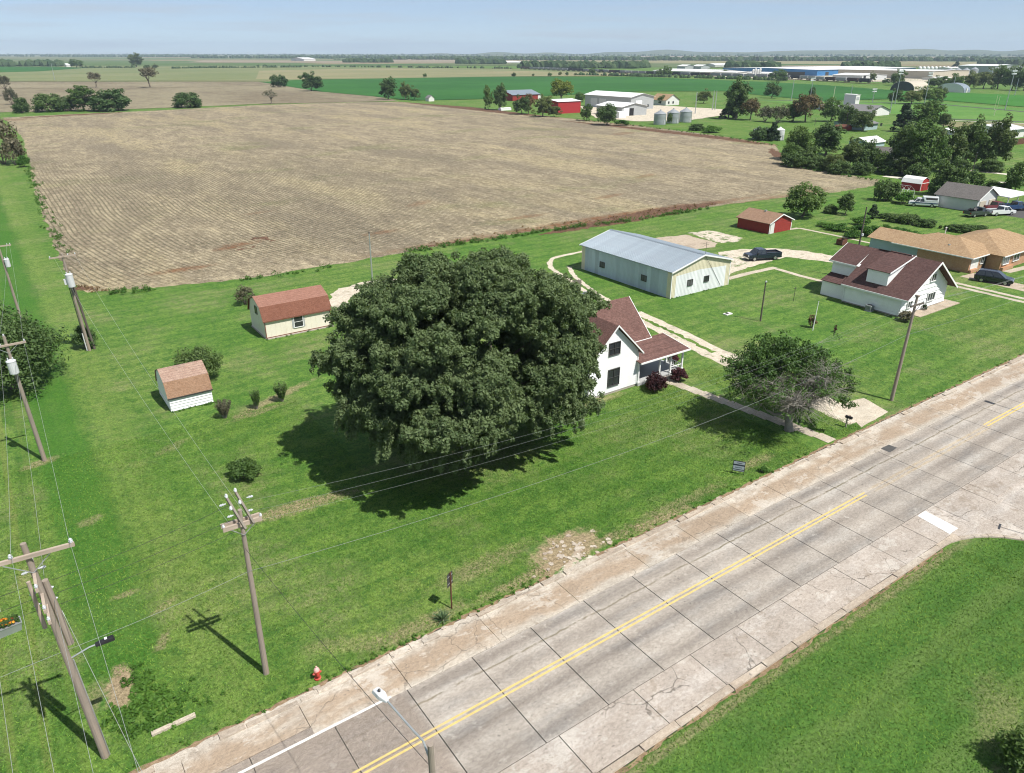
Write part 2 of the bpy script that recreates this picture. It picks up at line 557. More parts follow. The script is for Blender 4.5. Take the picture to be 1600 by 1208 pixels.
def stubble_material():
    k = NT('stubble')
    p = k.pos()
    X, Y, Z = k.xyz(p)
    big = k.noise(k.mapping(p, (1.2, .28, 1), rot=(0, 0, 0.10)), 0.035, 5, 0.62)
    mid = k.noise(k.mapping(p, (1.2, .5, 1), rot=(0, 0, 0.1)), 0.16, 6, 0.72)
    sm = k.noise(p, 0.7, 5, 0.78)
    fine = k.noise(p, 3.2, 4, 0.8)
    c = k.mix(k.ramp(mid, 0.34, 0.66), (0.200, 0.165, 0.116), (0.345, 0.290, 0.192))
    c = k.mix(k.ramp(big, 0.46, 0.62, 0, 0.75), c, (0.178, 0.150, 0.110))
    c = k.mix(k.ramp(k.noise(k.mapping(p, (1.0, .22, 1), rot=(0, 0, 0.15), loc=(31, 5, 0)), 0.05, 5, 0.6), 0.50, 0.66, 0, 0.6), c, (0.385, 0.322, 0.190))
    c = k.mix(k.ramp(k.noise(k.mapping(p, (.5, 1, 1), loc=(9, 4, 0)), 0.05, 5, 0.6), 0.54, 0.68, 0, 0.52), c, (0.155, 0.170, 0.070))
    # drilled rows running away from the road, bending near the headland
    bend = k.math('MULTIPLY', k.noise(k.mapping(p, (1, 1, 1)), 0.016, 2), 34.0)
    head = k.math('POWER', k.math('MAXIMUM', k.math('SUBTRACT', 1.0, k.math('DIVIDE', k.math('SUBTRACT', Y, 108.0), 55.0)), 0.0), 2.0)
    ph = k.math('ADD', k.math('MULTIPLY', X, 7.2), bend)
    ph = k.math('ADD', ph, k.math('MULTIPLY', head, -60.0))
    ph = k.math('ADD', ph, k.math('MULTIPLY', sm, 0.25))
    row = k.ramp(k.math('SINE', ph), 0.0, 0.95)
    vis = k.math('MULTIPLY', k.ramp(X, 170.0, 55.0), k.ramp(Y, 340.0, 190.0))
    vis = k.math('MULTIPLY', vis, k.ramp(k.noise(p, 0.05, 3), 0.25, 0.5, 0.4, 1))
    vis = k.math('MULTIPLY', vis, k.ramp(Y, 113.0, 124.0, 0.1, 1))
    c = k.mix(k.math('MULTIPLY', k.math('MULTIPLY', row, vis), 0.78), c, (0.085, 0.078, 0.045))
    clump = k.noise(k.mapping(p, (1.4, .3, 1)), 0.6, 4, 0.75)
    c = k.mix(k.ramp(clump, 0.38, 0.58, 0.5, 0), c, (0.125, 0.100, 0.066))
    c = k.mix(k.ramp(k.noise(p, 1.5, 3, 0.8), 0.55, 0.66, 0, 0.75), c, (0.075, 0.066, 0.040))
    c = k.mix(k.ramp(k.noise(k.mapping(p, loc=(3, 8, 0)), 1.1, 4, 0.8), 0.54, 0.66, 0, 0.6), c, (0.46, 0.40, 0.285))
    # weathered reddish weeds round the edge and in the low spots
    red = [(101, 113.5, 24, 2.2, 1, .95), (130, 112, 20, 1.5, 0, .7), (70, 114, 18, 1.6, 2, .5), (22, 122, 5, 1.2, 0, .8), (34, 133, 4, 1.5, 20, .8), (8, 119, 2.2, .9, 0, .8),
           (150, 108, 22, 2.0, 2, .6), (262, 285, 9, 60, -2, .8), (258, 420, 7, 70, 0, .7), (247, 190, 8, 24, 0, .7), (80, 150, 4, 1.5, 30, .5), (120, 132, 5, 1.2, 10, .6), (150, 150, 5, 1.5, 20, .5), (225, 240, 8, 3, 20, .5), (46, 160, 3, 1, 10, .4), (60, 128, 4, 1.2, 5, .6), (90, 124, 6, 1.0, 3, .6), (190, 520, 70, 8, 0, .5), (16, 470, 12, 9, 0, .6), (253, 505, 7, 70, 0, .8)]
    for (cx, cy, rx, ry, an, st) in red:
        e = k.ell(p, cx, cy, rx, ry, an, mid, 0.5, 0.55)
        c = k.mix(k.math('MULTIPLY', e, k.ramp(sm, 0.36, 0.6, st * .25, st)), c, (0.135, 0.058, 0.026))
    tex = k.math('ADD', k.math('MULTIPLY', fine, 0.55), k.math('MULTIPLY', sm, 0.45))
    g = k.ramp(tex, 0.34, 0.66, 0.30, 1.70, smooth=False)
    vm = k.n('VectorMath', operation='SCALE')
    k.l(c, vm.inputs[0]); k.l(g, vm.inputs['Scale'])
    k.col(vm.outputs[0])
    k.rough(0.9, 0.1)
    k.bump(tex, 0.7, 0.15)
    return k.m

def field_material(name, a, b, scale=0.02, tex=1.0, amt=0.35, dark=None, stretch=(1, 1, 1)):
    k = NT(name)
    p = k.mapping(k.pos(), stretch)
    big = k.noise(p, scale, 4, 0.6)
    mid = k.noise(p, scale * 8, 4, 0.65)
    fine = k.noise(p, tex, 3, 0.7)
    c = k.mix(k.ramp(big, 0.35, 0.66), a, b)
    if dark:
        c = k.mix(k.ramp(mid, 0.5, 0.72, 0, 0.6), c, dark)
    g = k.ramp(k.math('ADD', k.math('MULTIPLY', mid, .5), k.math('MULTIPLY', fine, .5)), 0.3, 0.7, 1 - amt, 1 + amt, smooth=False)
    vm = k.n('VectorMath', operation='SCALE')
    k.l(c, vm.inputs[0]); k.l(g, vm.inputs['Scale'])
    k.col(vm.outputs[0])
    k.rough(0.9, 0.1)
    k.bump(fine, 0.5, 0.15)
    return k.m

def plains_material():
    """patchwork of far farmland"""
    k = NT('far_farmland')
    p = k.pos()
    w = k.mapping(p, (1 / 900, 1 / 420, 0))
    v = k.n('TexVoronoi', distance='CHEBYCHEV')
    v.inputs['Scale'].default_value = 1.0
    v.inputs['Randomness'].default_value = 0.8
    k.l(w, v.inputs['Vector'])
    sep = k.n('SeparateColor')
    k.l(v.outputs['Color'], sep.inputs[0])
    cr = k.n('ValToRGB')
    cr.color_ramp.interpolation = 'CONSTANT'
    el = cr.color_ramp.elements
    el[0].position, el[0].color = 0, (0.10, 0.135, 0.055, 1)
    el[1].position, el[1].color = 0.28, (0.17, 0.165, 0.085, 1)
    for ps, cc in ((0.5, (0.235, 0.19, 0.12, 1)), (0.66, (0.075, 0.13, 0.04, 1)), (0.8, (0.15, 0.17, 0.08, 1)), (0.92, (0.05, 0.12, 0.035, 1))):
        e = el.new(ps); e.color = cc
    k.l(sep.outputs[0], cr.inputs[0])
    n = k.noise(p, 0.012, 4)
    c = k.mix(k.ramp(n, 0.35, 0.7, 0, 0.4), cr.outputs[0], (0.13, 0.14, 0.07))
    k.col(c); k.rough(0.95, 0.05)
    return k.m

def concrete_material(name, base, brown, tracks=False, brown_amt=0.8, spot=1.0, yband=(28.3, 1.0), cracks=0.0):
    k = NT(name)
    p = k.pos()
    X, Y, Z = k.xyz(p)
    oi = k.n('ObjectInfo').outputs['Random']
    n0 = k.noise(p, 0.5, 5, 0.6)
    n1 = k.noise(p, 3.0, 5, 0.7)
    n2 = k.noise(p, 26.0, 2, 0.7)
    c = k.mix(k.ramp(n0, 0.35, 0.65), tuple(x * 0.88 for x in base), tuple(min(.7, x * 1.10) for x in base))
    if tracks:
        lng = k.noise(k.mapping(p, (0.05, 1.1, 1)), 1.0, 5, 0.6)
        wob = k.math('MULTIPLY', k.math('SUBTRACT', k.noise(k.mapping(p, (.03, .2, 1)), 1.0, 3), 0.5), 0.7)
        yy = k.math('ADD', Y, wob)
        t = None
        for (c0, w, a) in ((20.75, 0.6, .85), (22.75, 0.6, 1.0), (24.9, 0.5, .6), (26.5, 0.45, 1.0)):
            g = k.math('MULTIPLY', k.ramp(k.math('ABSOLUTE', k.math('SUBTRACT', yy, c0)), w * 1.5, w * 0.2), a)
            t = g if t is None else k.math('MAXIMUM', t, g)
        t = k.math('MULTIPLY', t, k.ramp(lng, 0.25, 0.62, 0.25, 1.0))
        c = k.mix(k.math('MULTIPLY', t, 0.80), c, (0.120, 0.110, 0.104))
        c = k.mix(k.ramp(lng, 0.55, 0.75, 0, 0.3), c, (0.52, 0.495, 0.455))
        # weathered tar along the long crack
        crk = k.math('ADD', Y, k.math('MULTIPLY', k.math('SUBTRACT', k.noise(k.mapping(p, (1, .1, 1)), 0.5, 5, 0.7), 0.5), 0.5))
        ck = k.ramp(k.math('ABSOLUTE', k.math('SUBTRACT', crk, 25.82)), 0.10, 0.02)
        ck = k.math('MULTIPLY', ck, k.ramp(k.noise(p, 0.9, 5, 0.8), 0.36, 0.50))
        c = k.mix(k.math('MULTIPLY', ck, 0.85), c, k.mix(n1, (0.10, 0.085, 0.055), (0.16, 0.14, 0.08)))
        # exposed aggregate at the left end
        ag = k.ramp(k.math('ADD', X, k.math('MULTIPLY', n0, 1.4)), 12.9, 12.3)
        c = k.mix(k.math('MULTIPLY', ag, 0.85), c, k.mix(k.ramp(n2, .3, .7), (0.115, 0.095, 0.082), (0.31, 0.262, 0.225)))
        # worn yellow centre stripes where the paint is gone
        fd = k.math('MULTIPLY', k.ramp(X, 50.0, 52.0), k.ramp(X, 71.0, 69.0))
        for yc in (23.72, 24.12):
            f = k.math('MULTIPLY', k.ramp(k.math('ABSOLUTE', k.math('SUBTRACT', Y, yc)), 0.2, 0.03), k.math('MULTIPLY', fd, k.ramp(n1, .3, .7, .1, .6)))
            c = k.mix(f, c, (0.46, 0.32, 0.13))
    bn = k.ramp(k.noise(k.mapping(p, (0.25, 0.9, 1)), 0.8, 4, 0.6), 0.30, 0.56)
    if yband:
        band = k.ramp(k.math('ABSOLUTE', k.math('SUBTRACT', k.math('ADD', Y, k.math('MULTIPLY', k.math('SUBTRACT', n0, .5), 1.6)), yband[0])), yband[1] * 1.25, yband[1] * 0.45)
        bn = k.math('MULTIPLY', band, k.ramp(bn, 0, 1, .35, 1))
    c = k.mix(k.math('MULTIPLY', bn, brown_amt), c, brown)
    c = k.mix(k.ramp(n1, 0.54, 0.74, 0, 0.42 * spot), c, tuple(x * 0.52 for x in base))
    c = k.mix(k.ramp(k.noise(p, 1.1, 6, 0.7), 0.58, 0.70, 0, 0.4 * spot), c, (0.53, 0.50, 0.45))
    c = k.mix(1.0, c, k.mix(k.ramp(k.noise(k.mapping(p, (.6, 1, 1)), 7.0, 4, .8), .34, .66), (.84, .83, .82), (1.13, 1.13, 1.13)), 'MULTIPLY')
    c = k.mix(k.ramp(k.noise(p, 3.4, 2, .5), 0.68, 0.73, 0, .6 * spot), c, (0.11, 0.10, 0.09))
    if cracks:
        vo = k.n('TexVoronoi', feature='DISTANCE_TO_EDGE')
        vo.inputs['Scale'].default_value = .30
        ad = k.n('VectorMath', operation='ADD')
        nz = k.n('TexNoise'); k.l(p, nz.inputs['Vector']); nz.inputs['Scale'].default_value = 1.1; nz.inputs['Detail'].default_value = 4
        k.l(p, ad.inputs[0]); k.l(nz.outputs['Color'], ad.inputs[1]); k.l(ad.outputs[0], vo.inputs['Vector'])
        cr = k.math('MULTIPLY', k.ramp(vo.outputs['Distance'], 0.012, 0.003), k.ramp(k.noise(p, 0.16, 2), 0.47, 0.55))
        c = k.mix(k.math('MULTIPLY', cr, cracks), c, (0.085, 0.072, 0.058))
        pt = k.ramp(k.noise(k.mapping(p, (.5, .8, 1), loc=(5, 2, 0)), 0.55, 6, .75), 0.56, 0.60, 0, .45)
        c = k.mix(pt, c, k.mix(n1, (0.48, 0.445, 0.395), (0.57, 0.535, 0.48)))
        c = k.mix(k.ramp(k.noise(k.mapping(p, loc=(55, 2, 0)), 0.45, 6, .75), 0.55, 0.65, 0, .55), c, (0.225, 0.180, 0.135))
        c = k.mix(k.ramp(k.noise(p, 5.5, 2, .6), 0.66, 0.72, 0, .7), c, (0.13, 0.11, 0.09))
    c = k.mix(1.0, c, k.mix(oi, (0.93, 0.93, 0.93), (1.06, 1.05, 1.04)), 'MULTIPLY')
    g = k.ramp(n2, 0.25, 0.75, 0.72, 1.28, smooth=False)
    vm = k.n('VectorMath', operation='SCALE')
    k.l(c, vm.inputs[0]); k.l(g, vm.inputs['Scale'])
    k.col(vm.outputs[0])
    k.rough(0.88, 0.2)
    k.bump(n2, 0.35, 0.02)
    return k.m

def gravel_material(name, a, b, green=0.0):
    k = NT(name)
    p = k.pos()
    n0 = k.noise(p, 0.35, 4, 0.6); n1 = k.noise(p, 2.2, 5, 0.7); n2 = k.noise(p, 14, 3, 0.7)
    c = k.mix(k.ramp(n1, 0.3, 0.7), a, b)
    c = k.mix(k.ramp(n0, 0.5, 0.7, 0, .5), c, tuple(x * .6 for x in a))
    if green:
        c = k.mix(k.ramp(k.noise(p, 0.7, 5, .7), 0.62 - green * .3, 0.75 - green * .3, 0, 0.9), c, (0.07, 0.14, 0.024))
    g = k.ramp(n2, 0.3, 0.7, 0.66, 1.34, smooth=False)
    vm = k.n('VectorMath', operation='SCALE')
    k.l(c, vm.inputs[0]); k.l(g, vm.inputs['Scale'])
    k.col(vm.outputs[0]); k.rough(0.9, 0.15); k.bump(n2, 0.5, 0.04)
    return k.m

M = {}
M['lawn'] = lawn_material()
M['stubble'] = stubble_material()
M['stubble2'] = field_material('far_stubble', (0.175, 0.145, 0.098), (0.235, 0.205, 0.135), 0.012, 0.4, .4, (0.135, 0.125, 0.075), (1, .5, 1))
M['tan'] = field_material('cut_wheat', (0.22, 0.185, 0.13), (0.27, 0.225, 0.16), 0.006, 0.2, .12)
M['pasture'] = field_material('pasture', (0.135, 0.165, 0.070), (0.185, 0.195, 0.095), 0.006, 0.3, .2, (0.10, 0.13, 0.055), (.4, 1, 1))
M['pasture2'] = field_material('dry_pasture', (0.19, 0.19, 0.095), (0.25, 0.22, 0.125), 0.006, 0.3, .2, None, (.4, 1, 1))
M['soy'] = field_material('soybean', (0.027, 0.098, 0.021), (0.036, 0.122, 0.025), 0.008, 0.35, .12)
M['soy2'] = field_material('bright_soybean', (0.036, 0.135, 0.020), (0.048, 0.160, 0.025), 0.010, 0.35, .12)
M['turf'] = field_material('turf', (0.085, 0.19, 0.040), (0.115, 0.215, 0.05), 0.02, 0.5, .15)
M['roughgrass'] = field_material('rough_grass', (0.055, 0.125, 0.020), (0.10, 0.17, 0.035), 0.03, 0.7, .4, (0.14, 0.15, 0.05))
M['plains'] = plains_material()
M['redsoil'] = gravel_material('red_brown_soil', (0.060, 0.029, 0.019), (0.180, 0.108, 0.066), 0.0)
M['ditch'] = field_material('ditch_weeds', (0.070, 0.062, 0.026), (0.10, 0.07, 0.035), 0.05, 0.5, .4)
M['road'] = concrete_material('road_concrete', (0.385, 0.358, 0.322), (0.31, 0.26, 0.21), True, 0.40, .85, None)
M['gutter'] = concrete_material('gutter_concrete', (0.44, 0.395, 0.335), (0.30, 0.222, 0.152), False, 0.80, .55, (28.3, 1.0), .5)
M['shoulder'] = concrete_material('shoulder_concrete', (0.425, 0.385, 0.345), (0.30, 0.245, 0.195), False, 0.45, .8, None, .7)
M['kerb'] = concrete_material('kerb_concrete', (0.46, 0.41, 0.345), (0.26, 0.19, 0.13), False, 0.45, 1.0, None)
M['joint'] = mat('joint_dirt', (0.045, 0.040, 0.034), .95, .3, 3)
M['gravel'] = gravel_material('driveway_gravel', (0.42, 0.36, 0.275), (0.58, 0.52, 0.425), 0.12)
M['whitegravel'] = gravel_material('pale_gravel', (0.50, 0.46, 0.38), (0.66, 0.61, 0.52), 0.0)
M['weedygravel'] = gravel_material('weedy_gravel', (0.40, 0.33, 0.25), (0.60, 0.55, 0.46), 0.42)
M['pad'] = gravel_material('pad_concrete', (0.36, 0.29, 0.22), (0.44, 0.37, 0.29), 0.1)
M['dirt'] = gravel_material('bare_dirt', (0.17, 0.115, 0.07), (0.30, 0.215, 0.135), 0.1)
M['walk'] = concrete_material('walk_concrete', (0.47, 0.42, 0.34), (0.33, 0.27, 0.2), False, 0.3, .6, None)
M['asphalt'] = mat('asphalt', (0.075, 0.073, 0.070), .9, .25, 2)
M['whitepaint'] = mat('white_road_paint', (0.70, 0.69, 0.66), .7, .12, 4, stain=((0.42, 0.40, 0.37), .7))
M['yellowpaint'] = mat('yellow_road_paint', (0.60, 0.43, 0.15), .7, .2, 4, stain=((0.42, 0.35, 0.23), .9))

# ------------------------------------------------------------------ the setting
def disc(R, n=64):
    return [(R * math.cos(2 * math.pi * i / n), R * math.sin(2 * math.pi * i / n)) for i in range(n)]
sheet('ground', disc(15500), 0.0, M['lawn'])
px = lambda *ps: [at(u, v) for u, v in ps]
sheet('farmland', px((-420, 103), (-420, 84.6), (800, 84.2), (2020, 84.6), (2020, 101), (1300, 108), (800, 103)), 0.6, M['plains'])
sheet('meadow', px((-260, 128), (-200, 103), (150, 101), (440, 103), (800, 108), (980, 113), (1020, 119), (800, 120), (600, 123), (470, 125), (420, 128)), 0.35, M['pasture'])
sheet('dry_meadow', px((405, 111), (600, 107), (800, 111), (1000, 116), (1010, 119.2), (800, 119.3), (600, 122), (470, 124), (400, 124)), 0.42, M['pasture2'])
sheet('green_crop', px((-240, 119), (-180, 104.5), (85, 104.5), (135, 106.5), (60, 112)), 0.45, M['soy'])
sheet('wheat_field', px((580, 98.5), (720, 98.6), (800, 99.5), (800, 94.5), (725, 92.8), (610, 93.2)), 0.9, M['tan'])
sheet('wheat_field', px((290, 98), (580, 98.8), (560, 95.5), (320, 95)), 0.9, M['tan'])
sheet('wheat_field', px((805, 98.5), (1400, 101.5), (1600, 103.5), (1700, 99), (1400, 95.8), (850, 94.8)), 0.9, M['pasture2'])
sheet('wheat_field', px((930, 89.2), (1600, 91.5), (1600, 89.2), (1000, 87.6)), 1.0, M['tan'])
sheet('far_stubble_field', px((-260, 139), (-200, 128), (400, 126.5), (440, 133), (520, 143), (600, 153), (622, 158), (400, 163), (200, 171), (60, 175), (-140, 178)), 0.12, M['stubble2'], ragged=.8, step=8)
sheet('ditch', strip(px((-260, 139.3), (60, 138.6), (250, 137.8), (400, 134), (430, 132)), 3.0), 0.2, M['ditch'], ragged=.6, step=6)
sheet('ditch', strip(px((-200, 128.2), (100, 127.2), (300, 126.2), (420, 126.4)), 4.5), 0.4, M['ditch'], ragged=.8, step=8)
sheet('soybean_field', px((395, 126.5), (435, 133), (500, 143.5), (600, 152.5), (645, 157.5), (760, 155), (860, 150), (1000, 143), (1135, 143), (1200, 150.5), (1285, 158), (1400, 155), (1400, 142), (1290, 133.5), (1200, 128.5), (1000, 120.5), (800, 120), (600, 123)), 0.25, M['soy'])
sheet('soybean_field', px((1400, 155.5), (1475, 157.5), (1600, 167.5), (1800, 181), (1900, 170), (1600, 149.5), (1400, 141.5)), 0.26, M['soy2'])
sheet('stubble_field', px((2, 184), (100, 179), (240, 173), (400, 164.5), (520, 160.5), (622, 159), (700, 165), (800, 175.5), (900, 186), (1000, 196.5), (1130, 213), (1212, 226), (1222, 245), (1225, 256), (1290, 268), (1375, 281), (1368, 290), (1310, 300), (1200, 312), (1110, 323), (1000, 340), (860, 358), (760, 372), (650, 391), (550, 409), (400, 434), (250, 449), (135, 457), (112, 440), (88, 390), (70, 345), (55, 300), (46, 252), (35, 215), (12, 190)), 0.012, M['stubble'], ragged=.45, step=1.6)
for ps_, wd_ in ((((845, 367), (900, 356), (960, 345), (1030, 332), (1085, 322), (1118, 317)), [.8, 3.4, 5.6, 6.6, 4.6, 1.0]), (((650, 388), (720, 378), (790, 370)), [.5, 1.4, .5]),
                 (((640, 161), (720, 168), (800, 177), (850, 182)), [3, 14, 10, 2]), (((880, 189), (960, 197), (1040, 206), (1110, 214), (1190, 225)), [1, 6, 8, 8, 2]), (((1205, 232), (1212, 240), (1216, 246)), [1, 4, 1]), (((30, 184.5), (120, 179.5), (190, 176)), [3, 9, 3]),
                 (((118, 448), (130, 451), (142, 452)), [.5, 1.5, .5]), (((390, 375), (408, 372), (425, 376)), [.3, 1.6, .3]), (((370, 392), (400, 385)), [.3, .8])):
    sheet('bare_soil', strip(smooth_line(px(*ps_), 8), [wd_[min(int(i / 8), len(wd_) - 2)] * (1 - (i % 8) / 8) + wd_[min(int(i / 8) + 1, len(wd_) - 1)] * ((i % 8) / 8) for i in range((len(ps_) - 1) * 8 + 1)]), 0.018, M['redsoil'], ragged=.55, step=.9)
# grass and yards of the far places
sheet('turf_field', px((1180, 157), (1330, 158), (1480, 160.5), (1600, 170.5), (1700, 179), (1760, 203), (1600, 193), (1480, 186.5), (1340, 174)), 0.10, M['turf'])
sheet('running_track', strip(px((1180, 156.5), (1330, 159.5), (1460, 162.5), (1600, 175), (1720, 185)), 4.5), 0.14, M['asphalt'])
sheet('running_track', strip(px((1480, 186), (1540, 188.3), (1600, 191), (1720, 198)), 4.5), 0.14, M['asphalt'])
sheet('pathway', strip(px((1480, 188.5), (1540, 190.8), (1600, 193.6), (1720, 200)), 2.5), 0.15, M['whitegravel'])
sheet('rough_strip', px((1480, 190), (1600, 194), (1640, 199), (1560, 197), (1500, 200), (1470, 196)), 0.12, M['pasture2'])
sheet('farm_yard', px((905, 166), (1030, 165), (1130, 171), (1140, 179), (1080, 188), (1000, 190), (930, 184)), 0.10, M['gravel'], ragged=.8, step=4)
sheet('paved_yard', px((1060, 113.5), (1230, 118), (1480, 117), (1600, 118.5), (1600, 122), (1480, 128), (1360, 128), (1200, 124), (1060, 117)), 0.3, M['weedygravel'], ragged=2, step=12)
sheet('gravel_road', strip(px((1500, 264.5), (1540, 269), (1600, 275.5), (1700, 286)), 2.6), 0.02, M['whitegravel'], ragged=.25, step=2)
sheet('gravel_road', strip(px((1548, 284.5), (1600, 286.5), (1680, 289)), 2.2), 0.024, M['whitegravel'], ragged=.25, step=2)
sheet('gravel_road', strip(px((1383, 275), (1412, 279), (1440, 283)), 3.0), 0.022, M['whitegravel'], ragged=.25, step=2)
sheet('gravel_road', strip(px((1370, 262), (1400, 263), (1410, 275)), 3.4), 0.026, M['asphalt'], ragged=.25, step=2)
sheet('dirt_yard', px((1555, 318), (1600, 326), (1650, 336), (1650, 350), (1570, 337), (1540, 326)), 0.02, M['asphalt'], ragged=.3, step=2)
# driveways and walks of the near yards
dl = smooth_line([(61.2, 31.2), (61.6, 36.5), (62.6, 45.0), (63.6, 53.0), (64.6, 60.5), (65.2, 66.0)])
sheet('driveway', strip(dl, 3.3), 0.008, M['gravel'], ragged=.16, step=.7)
sheet('driveway', px((1312, 631), (1345, 668), (1388, 644), (1350, 622)), 0.012, M['walk'], ragged=.05, step=.6)
lt = smooth_line([(64.0, 66.0), (64.5, 69.5), (66.4, 76.0), (68.6, 84.0), (70.6, 90.0), (74.2, 94.0), (80.2, 94.8), (86, 95.2)])
rt_ = smooth_line([(65.9, 66.0), (66.4, 71.0), (68.0, 77.5), (70.4, 84.0), (73.0, 88.5)])
sheet('wheel_track', strip(lt, .85), 0.010, M['gravel'], ragged=.14, step=.5)
sheet('wheel_track', strip(rt_, .7), 0.010, M['gravel'], ragged=.14, step=.5)
sheet('driveway', strip(smooth_line(px((528, 474), (533, 464), (548, 453), (575, 444), (620, 439.5), (680, 436))), [2.6] * 7 + [3.6] * 6 + [2.6] * 18), 0.010, M['gravel'], ragged=.2, step=.7)
sheet('driveway', strip(smooth_line(px((527, 472), (540, 484), (560, 497))), 2.4), 0.014, M['gravel'], ragged=.2, step=.7)
sheet('gravel_yard', px((1128, 440), (1148, 424), (1185, 414), (1228, 402), (1300, 410), (1330, 414), (1330, 404), (1262, 393), (1215, 388), (1150, 390), (1120, 394), (1126, 402), (1180, 404), (1140, 416), (1132, 428)), 0.010, M['gravel'], ragged=.25, step=.8)
sheet('weedy_gravel', px((1126, 437), (1140, 420), (1176, 408), (1150, 398), (1120, 398), (1112, 420)), 0.014, M['weedygravel'], ragged=.3, step=.8)
sheet('concrete_pad', px((1022, 372), (1072, 367), (1122, 380), (1118, 386), (1078, 391), (1040, 385)), 0.010, M['pad'], ragged=.2, step=.8)
sheet('rubble_patch', px((1076, 364), (1110, 360), (1160, 372), (1150, 378), (1125, 380), (1098, 372)), 0.012, M['weedygravel'], ragged=.3, step=.8)
sheet('concrete_walk', strip(px((1136, 436), (1170, 427), (1212, 418)), 1.1), 0.018, M['walk'], ragged=.05)
sheet('concrete_walk', strip(px((1214, 420.5), (1250, 431), (1294, 442)), 1.0), 0.022, M['walk'], ragged=.05)
sheet('concrete_walk', strip(px((1223, 360), (1248, 356.5)), 0.9), 0.018, M['walk'], ragged=.05)
sheet('concrete_walk', strip(px((1248, 356.5), (1300, 367), (1376, 383.5)), 0.8), 0.022, M['walk'], ragged=.05)
sheet('driveway', strip([(112.6, 51), (112.4, 46), (112.2, 30.5)], 0.95), 0.010, M['walk'], ragged=.08, step=.7)
sheet('driveway', strip([(114.3, 51), (114.1, 46), (114.0, 30.5)], 0.95), 0.010, M['walk'], ragged=.08, step=.7)
sheet('driveway', strip([(120.0, 50), (119.6, 44), (119.4, 30.5)], 3.6), 0.012, M['pad'], ragged=.06, step=.7)
sheet('concrete_walk', strip([(126.5, 47.2), (134, 46.6), (140, 46.4)], 1.2), 0.018, M['walk'], ragged=.05)
0 and sheet('dirt_pit', px((170, 1070), (180, 1042), (200, 1040), (212, 1060), (216, 1100), (200, 1112), (170, 1118)), 0.012, M['dirt'], ragged=.12, step=.3)

# road: a dark bed with separate slabs on it, joints left open
road = sheet('road', [(-160, 16.95), (48, 16.98), (51, 17.0), (64, 16.9), (260, 17.6), (260, 30.1), (-160, 30.1)], 0.006, M['joint'])
def slab(x0, x1, y0, y1, z, m, rg, name='concrete_slab', gap=.022, gy=.005):
    h = rg.uniform(-.004, .004)
    b = MB()
    g = gap
    e = .012
    # s0, s1 = rg.uniform(-.02, .02), rg.uniform(-.02, .02)
    b.hexa([(x0 + g, y0 + gy, 0.0), (x1 - g, y0 + gy, 0.0), (x1 - g, y1 - gy, 0.0), (x0 + g, y1 - gy, 0.0)],
           [(x0 + g + e, y0 + gy + .004, z + h), (x1 - g - e, y0 + gy + .004, z + h + rg.uniform(-.003, .003)), (x1 - g - e, y1 - gy - .004, z + h), (x0 + g + e, y1 - gy - .004, z + h)])
    return obj(name, b, m, road)
rs = random.Random(3)
x = -28.7
while x < 180:
    slab(x, x + 4.08, 20.15, 23.92, .034, M['road'], rs, gap=.019)
    slab(x, x + 4.08, 23.92, 27.05, .034, M['road'], rs, gap=.019) if x > 10 else slab(x, x + 4.08, 23.92, 27.7, .034, M['road'], rs, gap=.012)
    x += 4.08
x = -27.1
while x < 180:
    w = rs.uniform(4.4, 6.2)
    slab(x, x + w, 27.06 if x + w > 12.1 else 27.72, 29.42, .036, M['gutter'], rs, gap=.006)
    x += w
x = -29.0
while x < 57.6:
    w = rs.uniform(3.4, 5.6)
    slab(x, min(x + w, 58), 17.48, 20.13, .033, M['shoulder'], rs, gap=.014)
    x += w
x = 58.0
while x < 170:
    w = rs.uniform(3.4, 5.6)
    slab(x, x + w, 17.9, 20.13, .033, M['shoulder'], rs, gap=.014)
    x += w
# side street slabs
for i in range(2):
    for j in range(9):
        slab(57.4 + i * 3.3 - 3 * 0, 60.7 + i * 3.3, 17.4 - (j + 1) * 4.1, 17.4 - j * 4.1, .031, M['shoulder'], rs, gap=.016)
for j, (x0, x1, y0, y1) in enumerate(((54.2, 57.35, 15.6, 17.44), (54.9, 57.35, 11.5, 15.55), (55.3, 57.35, 7.4, 11.45), (55.3, 57.35, 3.3, 7.35), (55.3, 57.35, -5, 3.25))):
    slab(x0, x1, y0, y1, .030, M['shoulder'], rs, gap=.012)
sheet('side_street', [(64.2, 18.2), (50.0, 18.2), (50.0, 17.3), (52.3, 15.9), (54.2, 13.6), (54.9, 10.4), (54.9, -60), (64.2, -60), (64.2, 17.3)], 0.012, M['shoulder'])
sheet('road_patch', px((1376, 702), (1388, 695), (1402, 700), (1390, 708)), 0.042, M['asphalt'], ragged=.05, step=.3)
